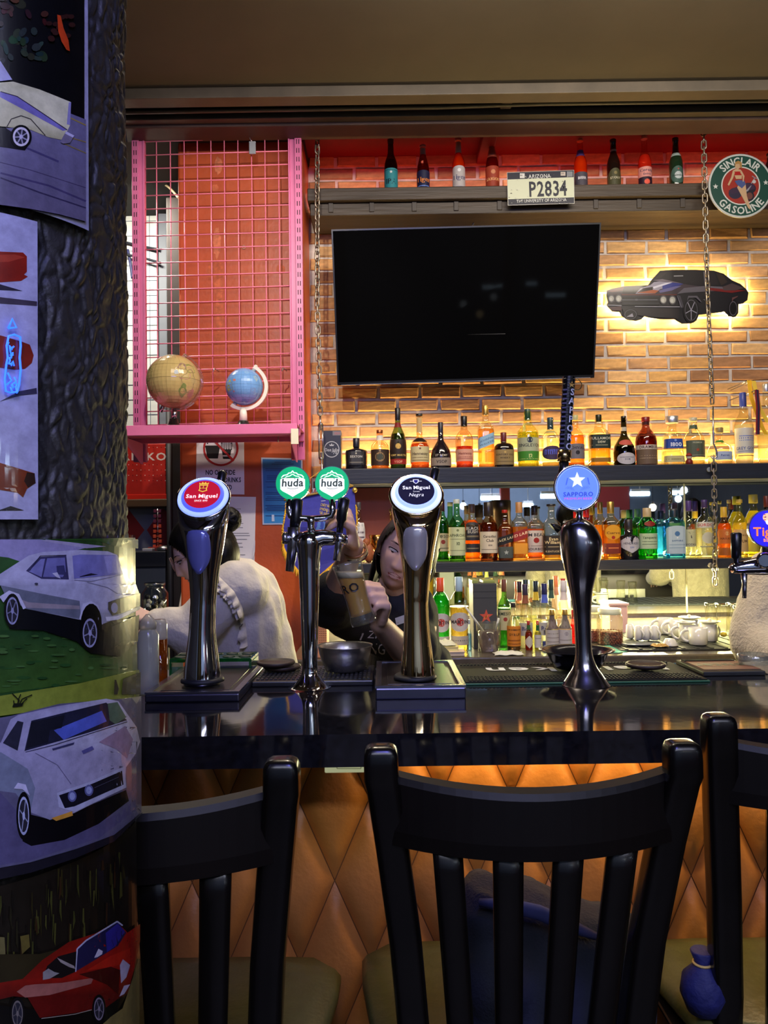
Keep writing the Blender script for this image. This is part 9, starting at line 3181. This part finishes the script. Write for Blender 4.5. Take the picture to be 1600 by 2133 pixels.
for s in (-1, 1):
 e = f2((s * .031, -.098, .004))
 gls.torus(e, .022, .0013, Rm2 @ Matrix(((1, 0, 0), (0, 0, -1), (0, 1, 0))), 22, 6)
 gls.tube([f2((s * .053, -.094, .008)), f2((s * .074, -.03, .010)), f2((s * .076, .02, .004))], .0012, 6)
gls.tube([f2((-.010, -.100, .006)), f2((0, -.104, .009)), f2((.010, -.100, .006))], .0012, 6)
gls.build('glasses', M('glasses_frame', (150, 120, 110), .3, .6), wm)
# ------------------------------------------------------------------ person in cream fleece at the right edge
YR2 = 2.50
pr_ = thing('person', 'person in a thick cream fleece jacket cut off by the right edge', 'person', (W(1690, 1400, YR2).x, YR2 + .05, 0))
C3 = W(1700, 1030, YR2 + .02)
Rm3 = Matrix.Rotation(math.radians(20), 3, 'Z')
f3 = head(pr_, C3, Rm3, .95, m_skin, look=.001)
ch3 = W(1705, 1240, YR2 + .06)
hip3 = Vector((ch3.x, YR2 + .08, .92))
sh3a, sh3b = W(1608, 1195, YR2), W(1800, 1200, YR2)
el3a, wr3a = W(1578, 1335, YR2 - .05), W(1650, 1385, YR2 - .25)
el3b, wr3b = W(1832, 1340, YR2 - .05), W(1740, 1390, YR2 - .25)
mb = MB()
mb.capsule(f3((0, .02, -.10)), ch3 + Vector((0, 0, .06)), .043, .05)
mb.capsule(ch3, hip3, .10, .125)
mb.capsule(sh3a, sh3b, .05, .05)
for a, b, c in ((sh3a, el3a, wr3a), (sh3b, el3b, wr3b)):
 mb.capsule(a, b, .045, .036)
 mb.capsule(b, c, .035, .024)
for s in (-1, 1):
 kn = Vector((hip3.x + s * .09, hip3.y - .02, .48))
 ft = Vector((hip3.x + s * .10, hip3.y + .02, .05))
 mb.capsule(hip3 + Vector((s * .07, 0, -.03)), kn, .078, .055)
 mb.capsule(kn, ft, .052, .036)
 mb.capsule(ft + Vector((0, .03, -.012)), ft + Vector((0, -.15, -.018)), .036, .030)
hand(mb, wr3a, (.6, -.6, -.1), (.2, 0, -1), (.5, .5, 0), .95, bends=((25, 35, 20),) * 4, tb=(15, 20, 15))
hand(mb, wr3b, (-.6, -.6, -.1), (-.2, 0, -1), (-.5, .5, 0), .95, bends=((25, 35, 20),) * 4, tb=(15, 20, 15))
bd = remesh(mb, .0062, 3)
for p in bd.v:
 p.z = max(p.z, .004)
bd.build('body', m_skin, pr_, smooth=True)
mb = MB()
mb.capsule(ch3, hip3 + Vector((0, 0, -.02)), .165, .17)
mb.capsule(ch3 + Vector((.06, 0, 0)), hip3 + Vector((.05, 0, -.02)), .15, .15)
mb.capsule(ch3 + Vector((-.06, 0, 0)), hip3 + Vector((-.05, 0, -.02)), .15, .15)
mb.capsule(sh3a + Vector((.02, 0, -.02)), sh3b + Vector((-.02, 0, -.02)), .085, .085)
mb.capsule(ch3 + Vector((0, 0, .05)), ch3 + Vector((0, 0, .11)), .08, .065)
for a, b, c in ((sh3a, el3a, wr3a), (sh3b, el3b, wr3b)):
 mb.capsule(a, b, .080, .086)
 mb.capsule(b, b.lerp(c, .85), .080, .055)
fl_ = remesh(mb, .010, 4)
for p in fl_.v:
 p += Vector((.4, -.8, .3)) * (.010 * noise.noise(p * 15) + .006 * noise.noise(p * 34))
fl_.build('fleece', M('cream_fleece', (206, 190, 156), .95, nz=(40, .12), bump=(120, .7, .01), sheen=.4), pr_, smooth=True)
mb = MB()
mb.capsule(hip3 + Vector((0, 0, .02)), hip3 + Vector((0, 0, -.05)), .15, .15)
for s in (-1, 1):
 kn = Vector((hip3.x + s * .09, hip3.y - .02, .48))
 ft = Vector((hip3.x + s * .10, hip3.y + .02, .09))
 mb.capsule(hip3 + Vector((s * .07, 0, -.03)), kn, .094, .07)
 mb.capsule(kn, ft, .068, .058)
remesh(mb, .012, 3).build('trousers', M('black_trousers', (20, 20, 24), .85), pr_, smooth=True)
hair_cap(f3, .95, hang_line, .014).build('hair', m_hair, pr_)
# someone in the same fleece further right, seen only in the mirror
p4 = pr_.copy()
COL.objects.link(p4)
p4.location = pr_.location + Vector((.93, .02, 0))
tag(p4, 'second person in cream fleece, visible only as a reflection in the mirror', 'person')
for ch in list(pr_.children):
 c = ch.copy()
 COL.objects.link(c)
 c.parent = p4
bpy.context.view_layer.update()
